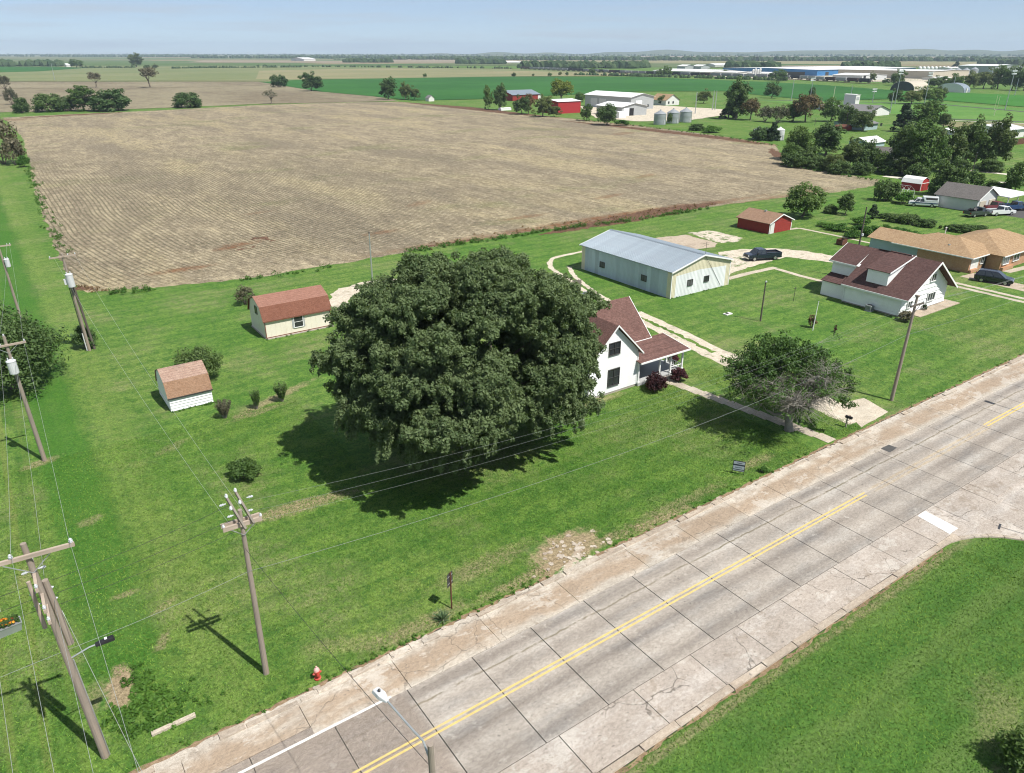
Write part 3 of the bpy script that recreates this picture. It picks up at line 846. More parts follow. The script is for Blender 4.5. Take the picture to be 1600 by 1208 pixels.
# kerbs
def kerb_piece(x0, x1, y0, y1, h, rg, tilt=.02):
    b = MB()
    a, c, d, e = (rg.uniform(-tilt, tilt) for _ in range(4))
    b.hexa([(x0, y0, 0), (x1, y0, 0), (x1, y1, 0), (x0, y1, 0)],
           [(x0 + .02, y0 + .03 + a, h + a * .4), (x1 - .02, y0 + .03 + c, h + c * .4), (x1 - .02, y1 - .02 + d, h + d), (x0 + .02, y1 - .02 + e, h + e)])
    return obj('kerb_stone', b, M['kerb'], road)
rk = random.Random(11)
x = -30.0
while x < 48.0:
    w = rk.uniform(1.6, 3.2)
    kerb_piece(x, x + w - .025, 17.02, 17.44, rk.uniform(.07, .12), rk)
    x += w
cx, cy, R = 48.0, 10.4, 7.0                                             # kerb return into the side street
for i in range(10):
    a0, a1 = math.pi / 2 - i * .157, math.pi / 2 - (i + .96) * .157
    b = MB()
    q = lambda a, r, z: (cx + r * math.cos(a), cy + r * math.sin(a), z)
    b.hexa([q(a0, R - .36, 0), q(a0, R, 0), q(a1, R, 0), q(a1, R - .36, 0)], [q(a0, R - .34, .1), q(a0, R - .03, .09), q(a1, R - .03, .09), q(a1, R - .34, .1)])
    obj('kerb_stone', b, M['kerb'], road)
x = -29.0
while x < 150:
    w = rk.uniform(0.7, 3.0)
    if rk.random() < 0.86 and not (60.0 < x < 65.2):
        kerb_piece(x, x + w - rk.uniform(.03, .2), 29.46 + rk.uniform(0, .08), 29.88 + rk.uniform(-.16, .12), rk.uniform(.05, .13), rk, .05)
    x += w
for j in range(34):                                                       # broken bits of the old kerb
    xx = rk.uniform(6, 95)
    if 60 < xx < 65: continue
    s = rk.uniform(.1, .35)
    b = MB()
    b.prism([(xx + math.cos(t) * s * rk.uniform(.6, 1.2), 29.95 + rk.uniform(-.04, .04) + math.sin(t) * s * .5) for t in [k * 1.05 for k in range(6)]], 'z', 0.0, rk.uniform(.05, .09))
    obj('kerb_stone', b, M['kerb'], road)
sheet('kerb_bed', [(-30, 29.3), (150, 29.3), (150, 30.0), (-30, 30.0)], 0.010, M['gutter'])
sheet('road_edge_dirt', strip(smooth_line([(-30, 30.0), (0, 30.02), (20, 30.1), (40, 30.0), (60, 30.15), (90, 30.1), (150, 30.1)], 8), .22), 0.014, M['dirt'], ragged=.12, step=.3)
sheet('road_edge_dirt', strip([(-30, 16.92), (0, 16.95), (20, 16.92), (48, 16.93)], .16), 0.010, M['dirt'], ragged=.14, step=.35)
for k_ in range(60):
    xx, yy = rk.gauss(26.9, 1.1), rk.gauss(31.3, .7)
    if yy < 29.6: continue
    s = rk.uniform(.06, .22); b = MB()
    b.prism([(xx + math.cos(t) * s * rk.uniform(.6, 1.3), yy + math.sin(t) * s * rk.uniform(.6, 1.2)) for t in [q * 1.05 for q in range(6)]], 'z', -.01, rk.uniform(.02, .07))
    obj('concrete_chunk', b, M['kerb'], road)
sheet('broken_apron', px((862, 898), (880, 884), (905, 872), (932, 866), (930, 872), (868, 906)), 0.018, M['weedygravel'], ragged=.16, step=.25)
sheet('broken_apron', px((880, 886), (896, 866), (902, 852), (911, 858), (908, 872), (888, 890)), 0.023, M['pad'], ragged=.18, step=.3)
0 and sheet('broken_apron', px((872, 868), (884, 852), (896, 858), (884, 874), (872, 880)), 0.026, M['dirt'], ragged=.12, step=.3)
# painted markings
sheet('yellow_line', [(-40, 23.66), (49.9, 23.70), (49.9, 23.82), (-40, 23.78)], 0.046, M['yellowpaint'], parent=road)
sheet('yellow_line', [(-40, 23.96), (50.1, 24.00), (50.1, 24.12), (-40, 24.08)], 0.046, M['yellowpaint'], parent=road)
sheet('yellow_line', [(69.6, 23.90), (180, 24.2), (180, 24.34), (69.6, 24.04)], 0.046, M['yellowpaint'], parent=road)
sheet('yellow_line', [(69.6, 24.22), (180, 24.5), (180, 24.64), (69.6, 24.36)], 0.046, M['yellowpaint'], parent=road)
sheet('white_line', [(-30, 27.0), (11.2, 27.05), (11.2, 27.2), (-30, 27.15)], 0.046, M['whitepaint'], parent=road)
sheet('stop_line', [(50.35, 20.05), (51.45, 20.05), (51.2, 17.55), (50.0, 17.55)], 0.046, M['whitepaint'], parent=road)

sheet('grass_strip', strip(smooth_line([(63.4, 50.5), (64.1, 56.0), (64.7, 61.0), (65.1, 65.5)]), .55), 0.013, M['roughgrass'], ragged=.2, step=.35)
sheet('grass_strip', strip(smooth_line([(62.3, 41.0), (62.8, 45.5), (63.3, 49.5)]), .35), 0.013, M['roughgrass'], ragged=.16, step=.35)
# front walk of the farmhouse: separate slabs
fw = thing('front_walk', 'narrow concrete front walk from the road kerb to the farmhouse porch', 'walkway')
y = 30.4
while y < 47.6:
    b = MB(); t = (y - 30.4) / 17
    xc = 55.5 - 2.3 * t
    b.box(xc - .6, xc + .6, y + .02, y + 1.48, -.02, .03 + rk.uniform(-.008, .008))
    obj('concrete_slab', b, M['walk'], fw)
    y += 1.5

# far hills
def hills():
    v, f = [], []
    hr = np.random.default_rng(5)
    ph = hr.uniform(0, 6, 8)
    cols = 200
    for i in range(cols):
        u = 520 + i * (1500 - 0) / cols * 1.0
        d = Vector(at(u, 90)).normalized()
        s = i / cols
        h = 14 + 62 * min(1, s * 1.7) + 9 * math.sin(9 * s * 3 + ph[0]) + 8 * math.sin(23 * s * 2 + ph[1]) + 7 * math.sin(51 * s * 2 + ph[2]) + 5 * math.sin(111 * s + ph[3])
        h *= min(1, s * 6) * .78
        for dd, q in ((8600, 0), (9300, .55), (9900, .82), (10400, 1), (11200, .9), (12500, 0)):
            jit = 1 + .12 * math.sin(37 * s + dd)
            v.append((d.x * dd, d.y * dd, -2 + max(0, h) * q * jit))
    for i in range(cols - 1):
        for j in range(5):
            f.append((i * 6 + j, i * 6 + j + 1, (i + 1) * 6 + j + 1, (i + 1) * 6 + j))
    b = MB(); b.add(v, f)
    return b
M['hill'] = field_material('hill_pasture', (0.075, 0.10, 0.045), (0.13, 0.145, 0.07), 0.0012, .01, .35, (0.05, 0.075, 0.03))
obj('hills', hills(), M['hill'], kind='structure', smooth=True)

# ------------------------------------------------------------------ building materials
M['white'] = mat('white_siding_paint', (0.80, 0.805, 0.80), .6, .04, 1.2, stain=((0.68, 0.67, 0.65), .3))
M['trim'] = mat('white_trim', (0.78, 0.78, 0.77), .55, .04, 2)
M['cream'] = mat('cream_paint', (0.72, 0.67, 0.56), .65, .05, 1.2, stain=((0.58, 0.5, 0.38), .3))
M['yellowmetal'] = mat('pale_yellow_metal', (0.65, 0.60, 0.45), .5, .08, 2, stain=((0.52, 0.45, 0.29), .45))
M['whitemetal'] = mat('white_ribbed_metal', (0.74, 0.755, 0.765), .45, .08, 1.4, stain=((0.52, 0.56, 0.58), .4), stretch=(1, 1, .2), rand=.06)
M['sidemetal'] = mat('shaded_white_metal', (0.47, 0.545, 0.60), .5, .10, 1.6, stain=((0.24, 0.33, 0.40), .8), stretch=(1, 1, .14), rand=.12)  # blue-grey shade of the sunless long side put into the colour, plus dark streaks
M['roofmetal'] = mat('galvanised_roof', (0.255, 0.30, 0.34), .45, .10, 1.0, metal=.35, stain=((0.30, 0.33, 0.35), .5), rand=.07, stretch=(.35, 1, 1))
M['whiteroof'] = mat('white_metal_roof', (0.74, 0.74, 0.73), .45, .05, .8)
M['greymetal'] = mat('grey_metal_wall', (0.36, 0.375, 0.38), .5, .08, .8)
M['lightmetal'] = mat('light_metal_wall', (0.52, 0.53, 0.53), .5, .06, .8)
M['binmetal'] = mat('galvanised_bin', (0.40, 0.42, 0.43), .38, .12, .6, metal=.5, stretch=(1, 1, 3))
M['redwood'] = mat('red_painted_wood', (0.27, 0.035, 0.028), .7, .14, 2, stain=((0.17, 0.028, 0.025), .5))
M['redmetal'] = mat('red_metal', (0.36, 0.030, 0.035), .55, .08, 1)
M['brownwood'] = mat('weathered_wood', (0.20, 0.175, 0.145), .9, .25, 3, stretch=(1, 1, .15))
M['polewood'] = mat('pole_wood', (0.272, 0.228, 0.188), .9, .22, 4, stretch=(1, 1, .08), stain=((0.30, 0.20, 0.135), .55), bump=.4)
M['armwood'] = mat('crossarm_wood', (0.38, 0.31, 0.25), .9, .2, 3, stretch=(.15, 1, 1), bump=.3)
M['darkpole'] = mat('dark_pole_wood', (0.11, 0.095, 0.08), .9, .25, 3, stretch=(1, 1, .1))
M['steel'] = mat('galvanised_steel', (0.46, 0.48, 0.49), .4, .06, 4, metal=.6)
M['darksteel'] = mat('dark_steel', (0.07, 0.068, 0.065), .5, .15, 4, metal=.3)
M['rust'] = mat('rusty_steel', (0.13, 0.055, 0.035), .85, .3, 4)
M['porcelain'] = mat('grey_porcelain', (0.50, 0.52, 0.54), .25, .05, 5, spec=.5)
M['can'] = mat('transformer_grey', (0.56, 0.57, 0.58), .4, .05, 2)
M['wire'] = mat('aluminium_wire', (0.40, 0.42, 0.40), .45, .05, 1, metal=.4)
M['blackwire'] = mat('black_cable', (0.03, 0.03, 0.032), .6, .1, 1)
M['brick'] = None
M['black'] = mat('black_plastic', (0.018, 0.018, 0.020), .5, .2, 3)
M['tyre'] = mat('tyre_rubber', (0.018, 0.018, 0.018), .85, .2, 8)
M['rim'] = mat('alloy_rim', (0.45, 0.46, 0.47), .3, .05, 5, metal=.7)
M['chrome'] = mat('chrome', (0.6, 0.6, 0.6), .15, .03, 5, metal=.9)
M['lamp'] = mat('lamp_lens', (0.72, 0.74, 0.75), .15, .03, 5, spec=.6)
M['redlamp'] = mat('red_lens', (0.35, 0.02, 0.02), .2, .05, 5, spec=.6)
M['foundation'] = mat('foundation_concrete', (0.36, 0.32, 0.275), .9, .15, 1.5)
M['floorpaint'] = mat('porch_floor_grey', (0.38, 0.385, 0.38), .6, .08, 2)
M['bluegrey'] = mat('blue_grey_wall', (0.33, 0.43, 0.45), .65, .06, 1.5)
M['bluemetal'] = mat('blue_metal_wall', (0.05, 0.19, 0.42), .5, .08, .2)
M['tanmetal'] = mat('tan_metal_wall', (0.46, 0.41, 0.33), .6, .06, .2)
M['greyroof'] = mat('grey_roof_far', (0.17, 0.165, 0.165), .85, .12, .6)
M['offwhite'] = mat('off_white_wall', (0.66, 0.65, 0.62), .65, .05, .8)

def shingle(name, a, b, dark):
    k = NT(name)
    v = k.objc()
    X, Y, Z = k.xyz(v)
    n0 = k.noise(v, 0.5, 4, .6)
    br = k.n('TexNoise'); 
    tabs = k.noise(k.mapping(v, (2.6, 2.6, 7.0)), 1.0, 2, .8)
    fine = k.noise(v, 9, 3, .8)
    c = k.mix(k.ramp(tabs, .32, .68), a, b)
    c = k.mix(k.ramp(n0, .5, .72, 0, .45), c, dark)
    course = k.ramp(k.math('SINE', k.math('MULTIPLY', Z, 52.0)), .55, 1.0, 0, .28)
    c = k.mix(course, c, tuple(x * .45 for x in dark))
    g = k.ramp(fine, .3, .7, .72, 1.28, smooth=False)
    vm = k.n('VectorMath', operation='SCALE')
    k.l(c, vm.inputs[0]); k.l(g, vm.inputs['Scale'])
    k.col(vm.outputs[0]); k.rough(.92, .12); k.bump(fine, .4, .02)
    return k.m
M['redshingle'] = shingle('red_brown_shingles', (0.120, 0.066, 0.056), (0.170, 0.098, 0.083), (0.092, 0.055, 0.049))
M['darkshingle'] = shingle('dark_red_shingles', (0.083, 0.048, 0.044), (0.118, 0.070, 0.063), (0.066, 0.041, 0.038))
M['rustshingle'] = shingle('rust_shingles', (0.168, 0.072, 0.048), (0.210, 0.096, 0.066), (0.145, 0.064, 0.045))
M['paleshingle'] = shingle('pale_rust_shingles', (0.235, 0.120, 0.088), (0.28, 0.15, 0.112), (0.205, 0.098, 0.072))  # lighter rust tone for the upper roof slope
M['wornshingle2'] = shingle('flaking_brown_shingles', (0.29, 0.19, 0.145), (0.36, 0.255, 0.20), (0.16, 0.125, 0.11))
M['wornshingle'] = shingle('worn_brown_shingles', (0.24, 0.142, 0.088), (0.30, 0.19, 0.125), (0.175, 0.112, 0.078))
M['tanshingle'] = shingle('tan_shingles', (0.285, 0.188, 0.108), (0.36, 0.255, 0.155), (0.225, 0.148, 0.09))
M['barnshingle'] = shingle('brown_shingles', (0.23, 0.142, 0.095), (0.29, 0.19, 0.13), (0.19, 0.118, 0.08))
M['greyshingle'] = shingle('grey_shingles', (0.115, 0.105, 0.098), (0.155, 0.143, 0.135), (0.10, 0.092, 0.088))

def brick_material():
    k = NT('tan_brick')
    v = k.objc()
    X, Y, Z = k.xyz(v)
    cb = k.n('CombineXYZ')
    k.l(k.math('ADD', X, Y), cb.inputs[0]); k.l(Z, cb.inputs[1])
    br = k.n('TexBrick')
    k.l(cb.outputs[0], br.inputs['Vector'])
    br.inputs['Scale'].default_value = 1.0
    br.inputs['Brick Width'].default_value = 0.24
    br.inputs['Row Height'].default_value = 0.08
    br.inputs['Mortar Size'].default_value = 0.008
    br.inputs['Color1'].default_value = (0.40, 0.20, 0.10, 1)
    br.inputs['Color2'].default_value = (0.48, 0.28, 0.16, 1)
    br.inputs['Mortar'].default_value = (0.40, 0.34, 0.28, 1)
    n = k.noise(v, 2.0, 4, .7)
    c = k.mix(k.ramp(n, .35, .7, 0, .45), br.outputs['Color'], (0.34, 0.17, 0.09))
    k.col(c); k.rough(.85, .2)
    return k.m
M['brick'] = brick_material()
def glass_mat():
    k = NT('window_glass')
    n = k.noise(k.objc(), .9, 3)
    k.col(k.mix(n, (0.012, 0.014, 0.016), (0.05, 0.055, 0.06)))
    k.rough(.08, .6)
    return k.m
M['glass'] = glass_mat()
M['screen'] = mat('window_screen', (0.10, 0.105, 0.105), .5, .15, 3)

def split_obj(name, mb, m, parent):
    # every box of the builder becomes an object of its own
    for i in range(0, len(mb.v), 8):
        b = MB(); b.hexa(mb.v[i:i + 4], mb.v[i + 4:i + 8])
        obj(name, b, m, parent)

# ------------------------------------------------------------------ building helpers (local axes: x along the road, y away from it)
def slope_slab(mb, p, q, r, s, t=.10):
    """a roof plane: p,q along the eave, r,s along the ridge; thickness t downward"""
    d = Vector((0, 0, -t))
    P = [Vector(a) for a in (p, q, r, s)]
    mb.hexa([a + d for a in P], P)

def window(parent, o, axis, w, h, out=-1, cols=2, rows=1, fm='trim', depth=.07, gm='glass', fr=.06):
    """window on a wall: o is the lower-left corner, axis 'x' or 'y' is the wall direction, out the way it faces"""
    fb, gb = MB(), MB()
    def bx(mb, a0, a1, z0, z1, d0, d1):
        lo, hi = sorted((d0 * out, d1 * out))
        if axis == 'x':
            mb.box(o[0] + a0, o[0] + a1, o[1] + lo, o[1] + hi, o[2] + z0, o[2] + z1)
        else:
            mb.box(o[0] + lo, o[0] + hi, o[1] + a0, o[1] + a1, o[2] + z0, o[2] + z1)
    bx(fb, -fr, w + fr, -fr, 0, -.02, depth + .03); bx(fb, -fr, w + fr, h, h + fr, -.02, depth)
    bx(fb, -fr, 0, 0, h, -.02, depth); bx(fb, w, w + fr, 0, h, -.02, depth)
    for i in range(1, cols):
        a = w * i / cols; bx(fb, a - .025, a + .025, 0, h, -.02, depth - .01)
    for i in range(1, rows):
        a = h * i / rows; bx(fb, 0, w, a - .02, a + .02, -.02, depth - .02)
    bx(gb, .002, w - .002, .002, h - .002, -.02, .018)
    f = obj('window', fb, M[fm], parent)
    obj('pane', gb, M[gm], f)
    return f

def panel_part(name, parent, o, axis, w, h, out, m, t=.05):
    b = MB()
    lo, hi = sorted((-.01 * out, t * out))
    if axis == 'x': b.box(o[0], o[0] + w, o[1] + lo, o[1] + hi, o[2], o[2] + h)
    else: b.box(o[0] + lo, o[0] + hi, o[1], o[1] + w, o[2], o[2] + h)
    return obj(name, b, m, parent)

def siding(parent, axis, fixed, out, a_of_z, z0, z1, step, m, proud=.045):
    """lap boards one by one up a wall; a_of_z gives the run of the wall at a height"""
    z = z0
    while z < z1 - .03:
        zt = min(z + step, z1)
        a0, a1 = a_of_z(z + .01)
        b0, b1 = a_of_z(zt)
        if a1 - a0 < .15: break
        if b1 - b0 < .06:
            mid = (a0 + a1) / 2; b0, b1 = mid - .03, mid + .03
        mb = MB()
        i, o0, o1 = fixed - out * .01, fixed + out * proud, fixed + out * .008
        if axis == 'x':
            mb.hexa([(a0, i, z), (a1, i, z), (a1, o0, z), (a0, o0, z)], [(b0, i, zt), (b1, i, zt), (b1, o1, zt), (b0, o1, zt)])
        else:
            mb.hexa([(i, a0, z), (i, a1, z), (o0, a1, z), (o0, a0, z)], [(i, b0, zt), (i, b1, zt), (o1, b1, zt), (o1, b0, zt)])
        obj('siding_board', mb, m, parent)
        z = zt

# ------------------------------------------------------------------ farmhouse behind the big elm
fh = thing('farmhouse', 'white two-storey farmhouse with red-brown roof and corner porch beside the big tree', 'house', (46.43, 48.89))
wb = MB()
wb.prism([(-3.2, .25), (3.2, .25), (3.2, 4.0), (0, 7.05), (-3.2, 4.0)], 'y', 0, 7.0)            # front wing
wb.prism([(3.3, .25), (10.2, .25), (10.2, 3.4), (6.8, 6.6), (3.3, 3.4)], 'x', 0.4, 7.5)          # cross wing
wb.prism([(-.2, .25), (7.0, .25), (7.0, 3.2), (3.57, 6.6), (-.2, 3.2)], 'y', 7.02, 14.0)          # rear wing
obj('wall', wb, M['white'], fh)
fb = MB(); fb.box(-3.17, 3.17, .03, 7, -.1, .25); fb.box(.45, 7.45, 3.4, 10.1, -.1, .25); fb.box(-.1, 6.9, 9.9, 13.9, -.1, .25)
obj('foundation', fb, M['foundation'], fh)
rb = MB()
slope_slab(rb, (3.55, -.38, 3.72), (3.55, 7.2, 3.72), (0, 7.2, 7.26), (0, -.38, 7.26))
slope_slab(rb, (-3.55, 7.2, 3.72), (-3.55, -.38, 3.72), (0, -.38, 7.262), (0, 7.2, 7.262))
slope_slab(rb, (.3, 3.0, 3.30), (8.05, 3.0, 3.30), (8.05, 6.8, 6.90), (.3, 6.8, 6.90))
slope_slab(rb, (8.05, 10.5, 3.25), (.3, 10.5, 3.25), (.3, 6.8, 6.903), (8.05, 6.8, 6.903))
slope_slab(rb, (-.5, 14.3, 3.0), (-.5, 6.9, 3.0), (3.57, 6.9, 6.94), (3.57, 14.3, 6.94))
slope_slab(rb, (7.4, 6.9, 3.1), (7.4, 14.3, 3.1), (3.57, 14.3, 6.942), (3.57, 6.9, 6.942))
obj('roof', rb, M['redshingle'], fh)
tb = MB()
for s in (-1, 1):                                                     # barge boards of the front gable
    tb.hexa([(s * 3.62, -.44, 3.56), (0, -.44, 7.16), (0, -.38, 7.16), (s * 3.62, -.38, 3.56)], [(s * 3.62, -.44, 3.74), (0, -.44, 7.33), (0, -.38, 7.33), (s * 3.62, -.38, 3.74)])
tb.hexa([(8.05, 3.0, 3.14), (8.11, 3.0, 3.14), (8.11, 6.8, 6.75), (8.05, 6.8, 6.75)], [(8.05, 3.0, 3.33), (8.11, 3.0, 3.33), (8.11, 6.8, 6.93), (8.05, 6.8, 6.93)])
tb.box(3.5, 8.08, 2.93, 3.0, 3.12, 3.32)
tb.box(3.55, 3.61, -.38, 3.0, 3.56, 3.74)
split_obj('barge_board', tb, M['trim'], fh)
for xx in (3.15, -3.28):
    cb_ = MB(); cb_.box(xx, xx + .13, -.06, .05, .25, 3.7); obj('corner_board', cb_, M['trim'], fh)
siding(fh, 'x', 0.0, -1, lambda z: (-3.14, 3.14) if z < 3.9 else (-3.14 + (z - 3.9) * 1.02, 3.14 - (z - 3.9) * 1.02), .26, 6.9, .21, M['white'], .03)
window(fh, (-.75, -.03, 4.25), 'x', 1.35, 1.2, -1, 2, 2, 'darksteel', .09)
window(fh, (-.7, -.03, .95), 'x', 1.4, 1.7, -1, 2, 2, 'darksteel', .09)
window(fh, (7.5, 5.2, 1.0), 'y', 1.0, 1.5, 1, 2, 1, 'trim', .08)
# porch
pf = MB(); pf.box(3.25, 9.9, -.25, 3.28, 0.02, .34)
obj('porch_floor', pf, M['floorpaint'], fh)
pr = MB()
slope_slab(pr, (3.0, -.75, 2.76), (10.05, -.75, 2.76), (10.05, 3.25, 3.32), (3.0, 3.25, 3.32), .08)
obj('porch_roof', pr, M['redshingle'], fh)
pt = MB(); pt.box(3.0, 10.07, -.81, -.75, 2.62, 2.80); pt.hexa([(10.05, -.75, 2.62), (10.11, -.75, 2.62), (10.11, 3.25, 3.16), (10.05, 3.25, 3.16)], [(10.05, -.75, 2.79), (10.11, -.75, 2.79), (10.11, 3.25, 3.34), (10.05, 3.25, 3.34)])
pt.box(3.3, 9.8, -.2, -.06, 2.45, 2.62)
obj('porch_beam', pt, M['trim'], fh)
for (xx, yy) in ((3.35, -.12), (6.35, -.12), (7.95, -.12), (9.7, -.12), (9.7, 2.2)):
    b = MB(); b.box(xx - .08, xx + .08, yy - .08, yy + .08, .34, 2.66); b.box(xx - .13, xx + .13, yy - .13, yy + .13, .34, .5); b.box(xx - .12, xx + .12, yy - .12, yy + .12, 2.36, 2.46)
    obj('porch_post', b, M['trim'], fh)
b = MB(); b.bar((8.0, -.12, .95), (9.7, -.12, .95), .06); b.bar((9.7, -.12, .95), (9.7, 2.2, .95), .06)
for i in range(9): b.box(9.67, 9.73, .1 + i * .23, .13 + i * .23, .36, .93)
obj('porch_railing', b, M['trim'], fh)
panel_part('door', fh, (5.0, 3.28, .35), 'x', .95, 2.0, -1, M['trim'], .06)
window(fh, (6.4, 3.28, 1.0), 'x', .9, 1.4, -1, 1, 2, 'trim', .08)
window(fh, (3.22, .9, .9), 'y', .8, 1.5, 1, 1, 2, 'trim', .08)
b = MB(); b.box(6.6, 7.9, -.62, -.25, 0, .16)
obj('porch_step', b, M['foundation'], fh)
cc = MB(); cc.box(2.75, 3.3, 7.9, 8.5, 5.9, 7.75); cc.box(2.68, 3.37, 7.83, 8.57, 7.6, 7.74); cc.box(2.85, 3.2, 8.0, 8.4, 7.74, 7.92)
obj('chimney', cc, M['steel'], fh)
cc = MB(); cc.lathe([(.11, 0), (.11, 1.5), (.17, 1.52), (.17, 1.7), (.05, 1.78)], 10, (2.55, 9.7, 6.2))
obj('flue_pipe', cc, M['steel'], fh)

# ------------------------------------------------------------------ metal barn
bn = thing('metal_barn', 'long white metal barn with cream corner panels and grey metal roof', 'barn', (73.9, 67.5))
W_, L_ = 11.95, 19.0
wb = MB(); wb.prism([(0, 0), (W_, 0), (W_, 3.8), (W_ / 2, 5.2), (0, 3.8)], 'y', 0, L_)
obj('wall', wb, M['whitemetal'], bn)
def ribbed(w, n, h0, h1, ribs=3, t=.035):
    """one ribbed cladding sheet, x along the wall, facing -y; top slopes from h0 to h1"""
    pts = []
    for i in range(ribs):
        a = w * i / ribs; c = w * (i + 1) / ribs
        pts += [(a + .002, 0), (c - .09, 0), (c - .07, -t), (c - .025, -t), (c - .005, 0)]
    b = MB()
    vs = []
    for (xx, yy) in pts: vs += [(xx, yy - .012, 0), (xx, yy - .012, h0 + (h1 - h0) * xx / w)]
    fs = [(2 * i, 2 * i + 2, 2 * i + 3, 2 * i + 1) for i in range(len(pts) - 1)]
    b.add(vs, fs)
    return b.mesh('metal_panel')
NP = 24
pw = L_ / NP
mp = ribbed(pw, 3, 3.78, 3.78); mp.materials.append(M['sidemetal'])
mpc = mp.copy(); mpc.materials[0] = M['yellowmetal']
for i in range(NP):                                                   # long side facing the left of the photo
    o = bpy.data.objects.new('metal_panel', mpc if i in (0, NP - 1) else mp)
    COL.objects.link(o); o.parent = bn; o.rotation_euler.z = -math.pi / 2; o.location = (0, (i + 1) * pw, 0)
gw = W_ / 14
for i in range(14):                                                   # gable end towards the road
    x0 = i * gw
    hh = lambda x: 3.76 + (1.4 / (W_ / 2)) * (x if x < W_ / 2 else W_ - x)
    cream = i in (0, 13)
    if cream:
        me = ribbed(gw, 3, hh(x0), hh(x0 + gw)); me.materials.append(M['yellowmetal'])
        o = obj('metal_panel', me, M['yellowmetal'], bn, (x0, 0, 0))
    else:
        zt = 3.02
        me = ribbed(gw, 3, zt + min(1, i * .09) * .5 if i < 7 else zt + min(1, (13 - i) * .09) * .5, zt + min(1, (i + 1) * .09) * .5 if i < 7 else zt + min(1, (12 - i) * .09) * .5)
        o = obj('metal_panel', me, M['whitemetal'], bn, (x0, -.012, 0))
        me = ribbed(gw, 3, hh(x0), hh(x0 + gw))
        obj('metal_panel', me, M['yellowmetal'], bn, (x0, 0, 0))
rbm = MB()
slope_slab(rbm, (-.32, -.3, 3.80), (-.32, L_ + .3, 3.80), (W_ / 2, L_ + .3, 5.36), (W_ / 2, -.3, 5.36), .06)
slope_slab(rbm, (W_ + .32, L_ + .3, 3.80), (W_ + .32, -.3, 3.80), (W_ / 2, -.3, 5.362), (W_ / 2, L_ + .3, 5.362), .06)
obj('roof', rbm, M['roofmetal'], bn)
nr = 21
rw = (L_ + .6) / nr
sl = math.atan2(1.56, W_ / 2 + .32); ln = math.hypot(1.56, W_ / 2 + .32)
b = MB(); b.box(0, rw - .012, -.02, ln, 0.0, .012)
for i in range(3): b.prism([(rw * (i + .5) / 3 - .05, .012), (rw * (i + .5) / 3 + .05, .012), (rw * (i + .5) / 3 + .02, .05), (rw * (i + .5) / 3 - .02, .05)], 'y', 0, ln)
rp = b.mesh('roof_panel'); fix_normals(rp); rp.materials.append(M['roofmetal'])
for s in (0, 1):
    for i in range(nr):
        o = bpy.data.objects.new('roof_panel', rp); COL.objects.link(o); o.parent = bn
        if s == 0:
            o.matrix_local = Matrix.Translation((-.32, -.3 + (i + 1) * rw, 3.803)) @ Matrix.Rotation(-math.pi / 2, 4, 'Z') @ Matrix.Rotation(sl, 4, 'X')
        else:
            o.matrix_local = Matrix.Translation((W_ + .32, -.3 + i * rw, 3.803)) @ Matrix.Rotation(math.pi / 2, 4, 'Z') @ Matrix.Rotation(sl, 4, 'X')
b = MB(); b.prism([(W_ / 2 - .22, 5.36), (W_ / 2, 5.46), (W_ / 2 + .22, 5.36), (W_ / 2, 5.40)], 'y', -.34, L_ + .34)
obj('ridge_cap', b, M['roofmetal'], bn)
b = MB()
for yy in (-.36, L_ + .30):
    for s in (0, 1):
        xe = -.34 if s == 0 else W_ + .34
        b.hexa([(xe, yy, 3.64), (W_ / 2, yy, 5.22), (W_ / 2, yy + .05, 5.22), (xe, yy + .05, 3.64)], [(xe, yy, 3.83), (W_ / 2, yy, 5.42), (W_ / 2, yy + .05, 5.42), (xe, yy + .05, 3.83)])
b.box(-.06, .05, -.07, .0, 0, 3.8); b.box(W_ - .05, W_ + .06, -.07, 0, 0, 3.8)
split_obj('barge_board', b, M['trim'], bn)
for yy in (5.2, 14.1):
    window(bn, (-.05, yy - .45, 1.35), 'y', .95, .75, -1, 2, 1, 'darksteel', .07, 'screen')
window(bn, (3.2, -.06, 1.35), 'x', .95, .75, -1, 2, 1, 'darksteel', .07, 'screen')
window(bn, (6.55, -.06, 1.35), 'x', .95, .75, -1, 2, 1, 'darksteel', .07)
b = MB(); b.tube([(W_ / 2 + .15, -.2, 5.4), (W_ / 2 + .15, -.2, 7.2)], .025, 6); b.bar((W_ / 2 - .5, -.2, 7.0), (W_ / 2 + .8, -.2, 7.0), .02); b.bar((W_ / 2 - .3, -.2, 6.7), (W_ / 2 + .6, -.2, 6.7), .02)
obj('antenna', b, M['darksteel'], bn)
b = MB(); b.tube([(W_ / 2 + .4, -.12, 5.0), (W_ / 2 + 2.4, -.08, 2.6), (W_ / 2 + 4.2, -.06, .3)], .022, 5)
obj('ground_cable', b, M['blackwire'], bn)

# ------------------------------------------------------------------ white house with dormers
wh = thing('dormer_house', 'white sided house with dark red roof and shed dormer beside the street pole', 'house', (92.2, 45.2))
HW, HL = 11.2, 8.0
wb = MB()
wb.prism([(0, .2), (HW, .2), (HW, 2.75), (6.1, 6.35), (0, 2.75)], 'y', 0, HL)
wb.prism([(2.7, .2), (HW, .2), (HW, 2.75), (6.1, 6.35), (2.7, 4.45)], 'y', HL + .002, HL + 3.9)
obj('wall', wb, M['white'], wh)
b = MB(); b.box(.05, HW - .05, .05, HL - .05, -.1, .2); b.box(2.75, HW - .05, HL, HL + 3.85, -.1, .2)
obj('foundation', b, M['foundation'], wh)
b = MB(); b.box(2.2, HW + 1.2, -1.7, -.02, -.05, .09); b.box(HW + .02, HW + 1.2, -.02, 2.5, -.05, .09)
obj('patio', b, M['pad'], wh)
rb = MB()
EY0, EY1 = -1.05, HL + 4.2
rx = 6.1
k1 = 3.72 / 6.1
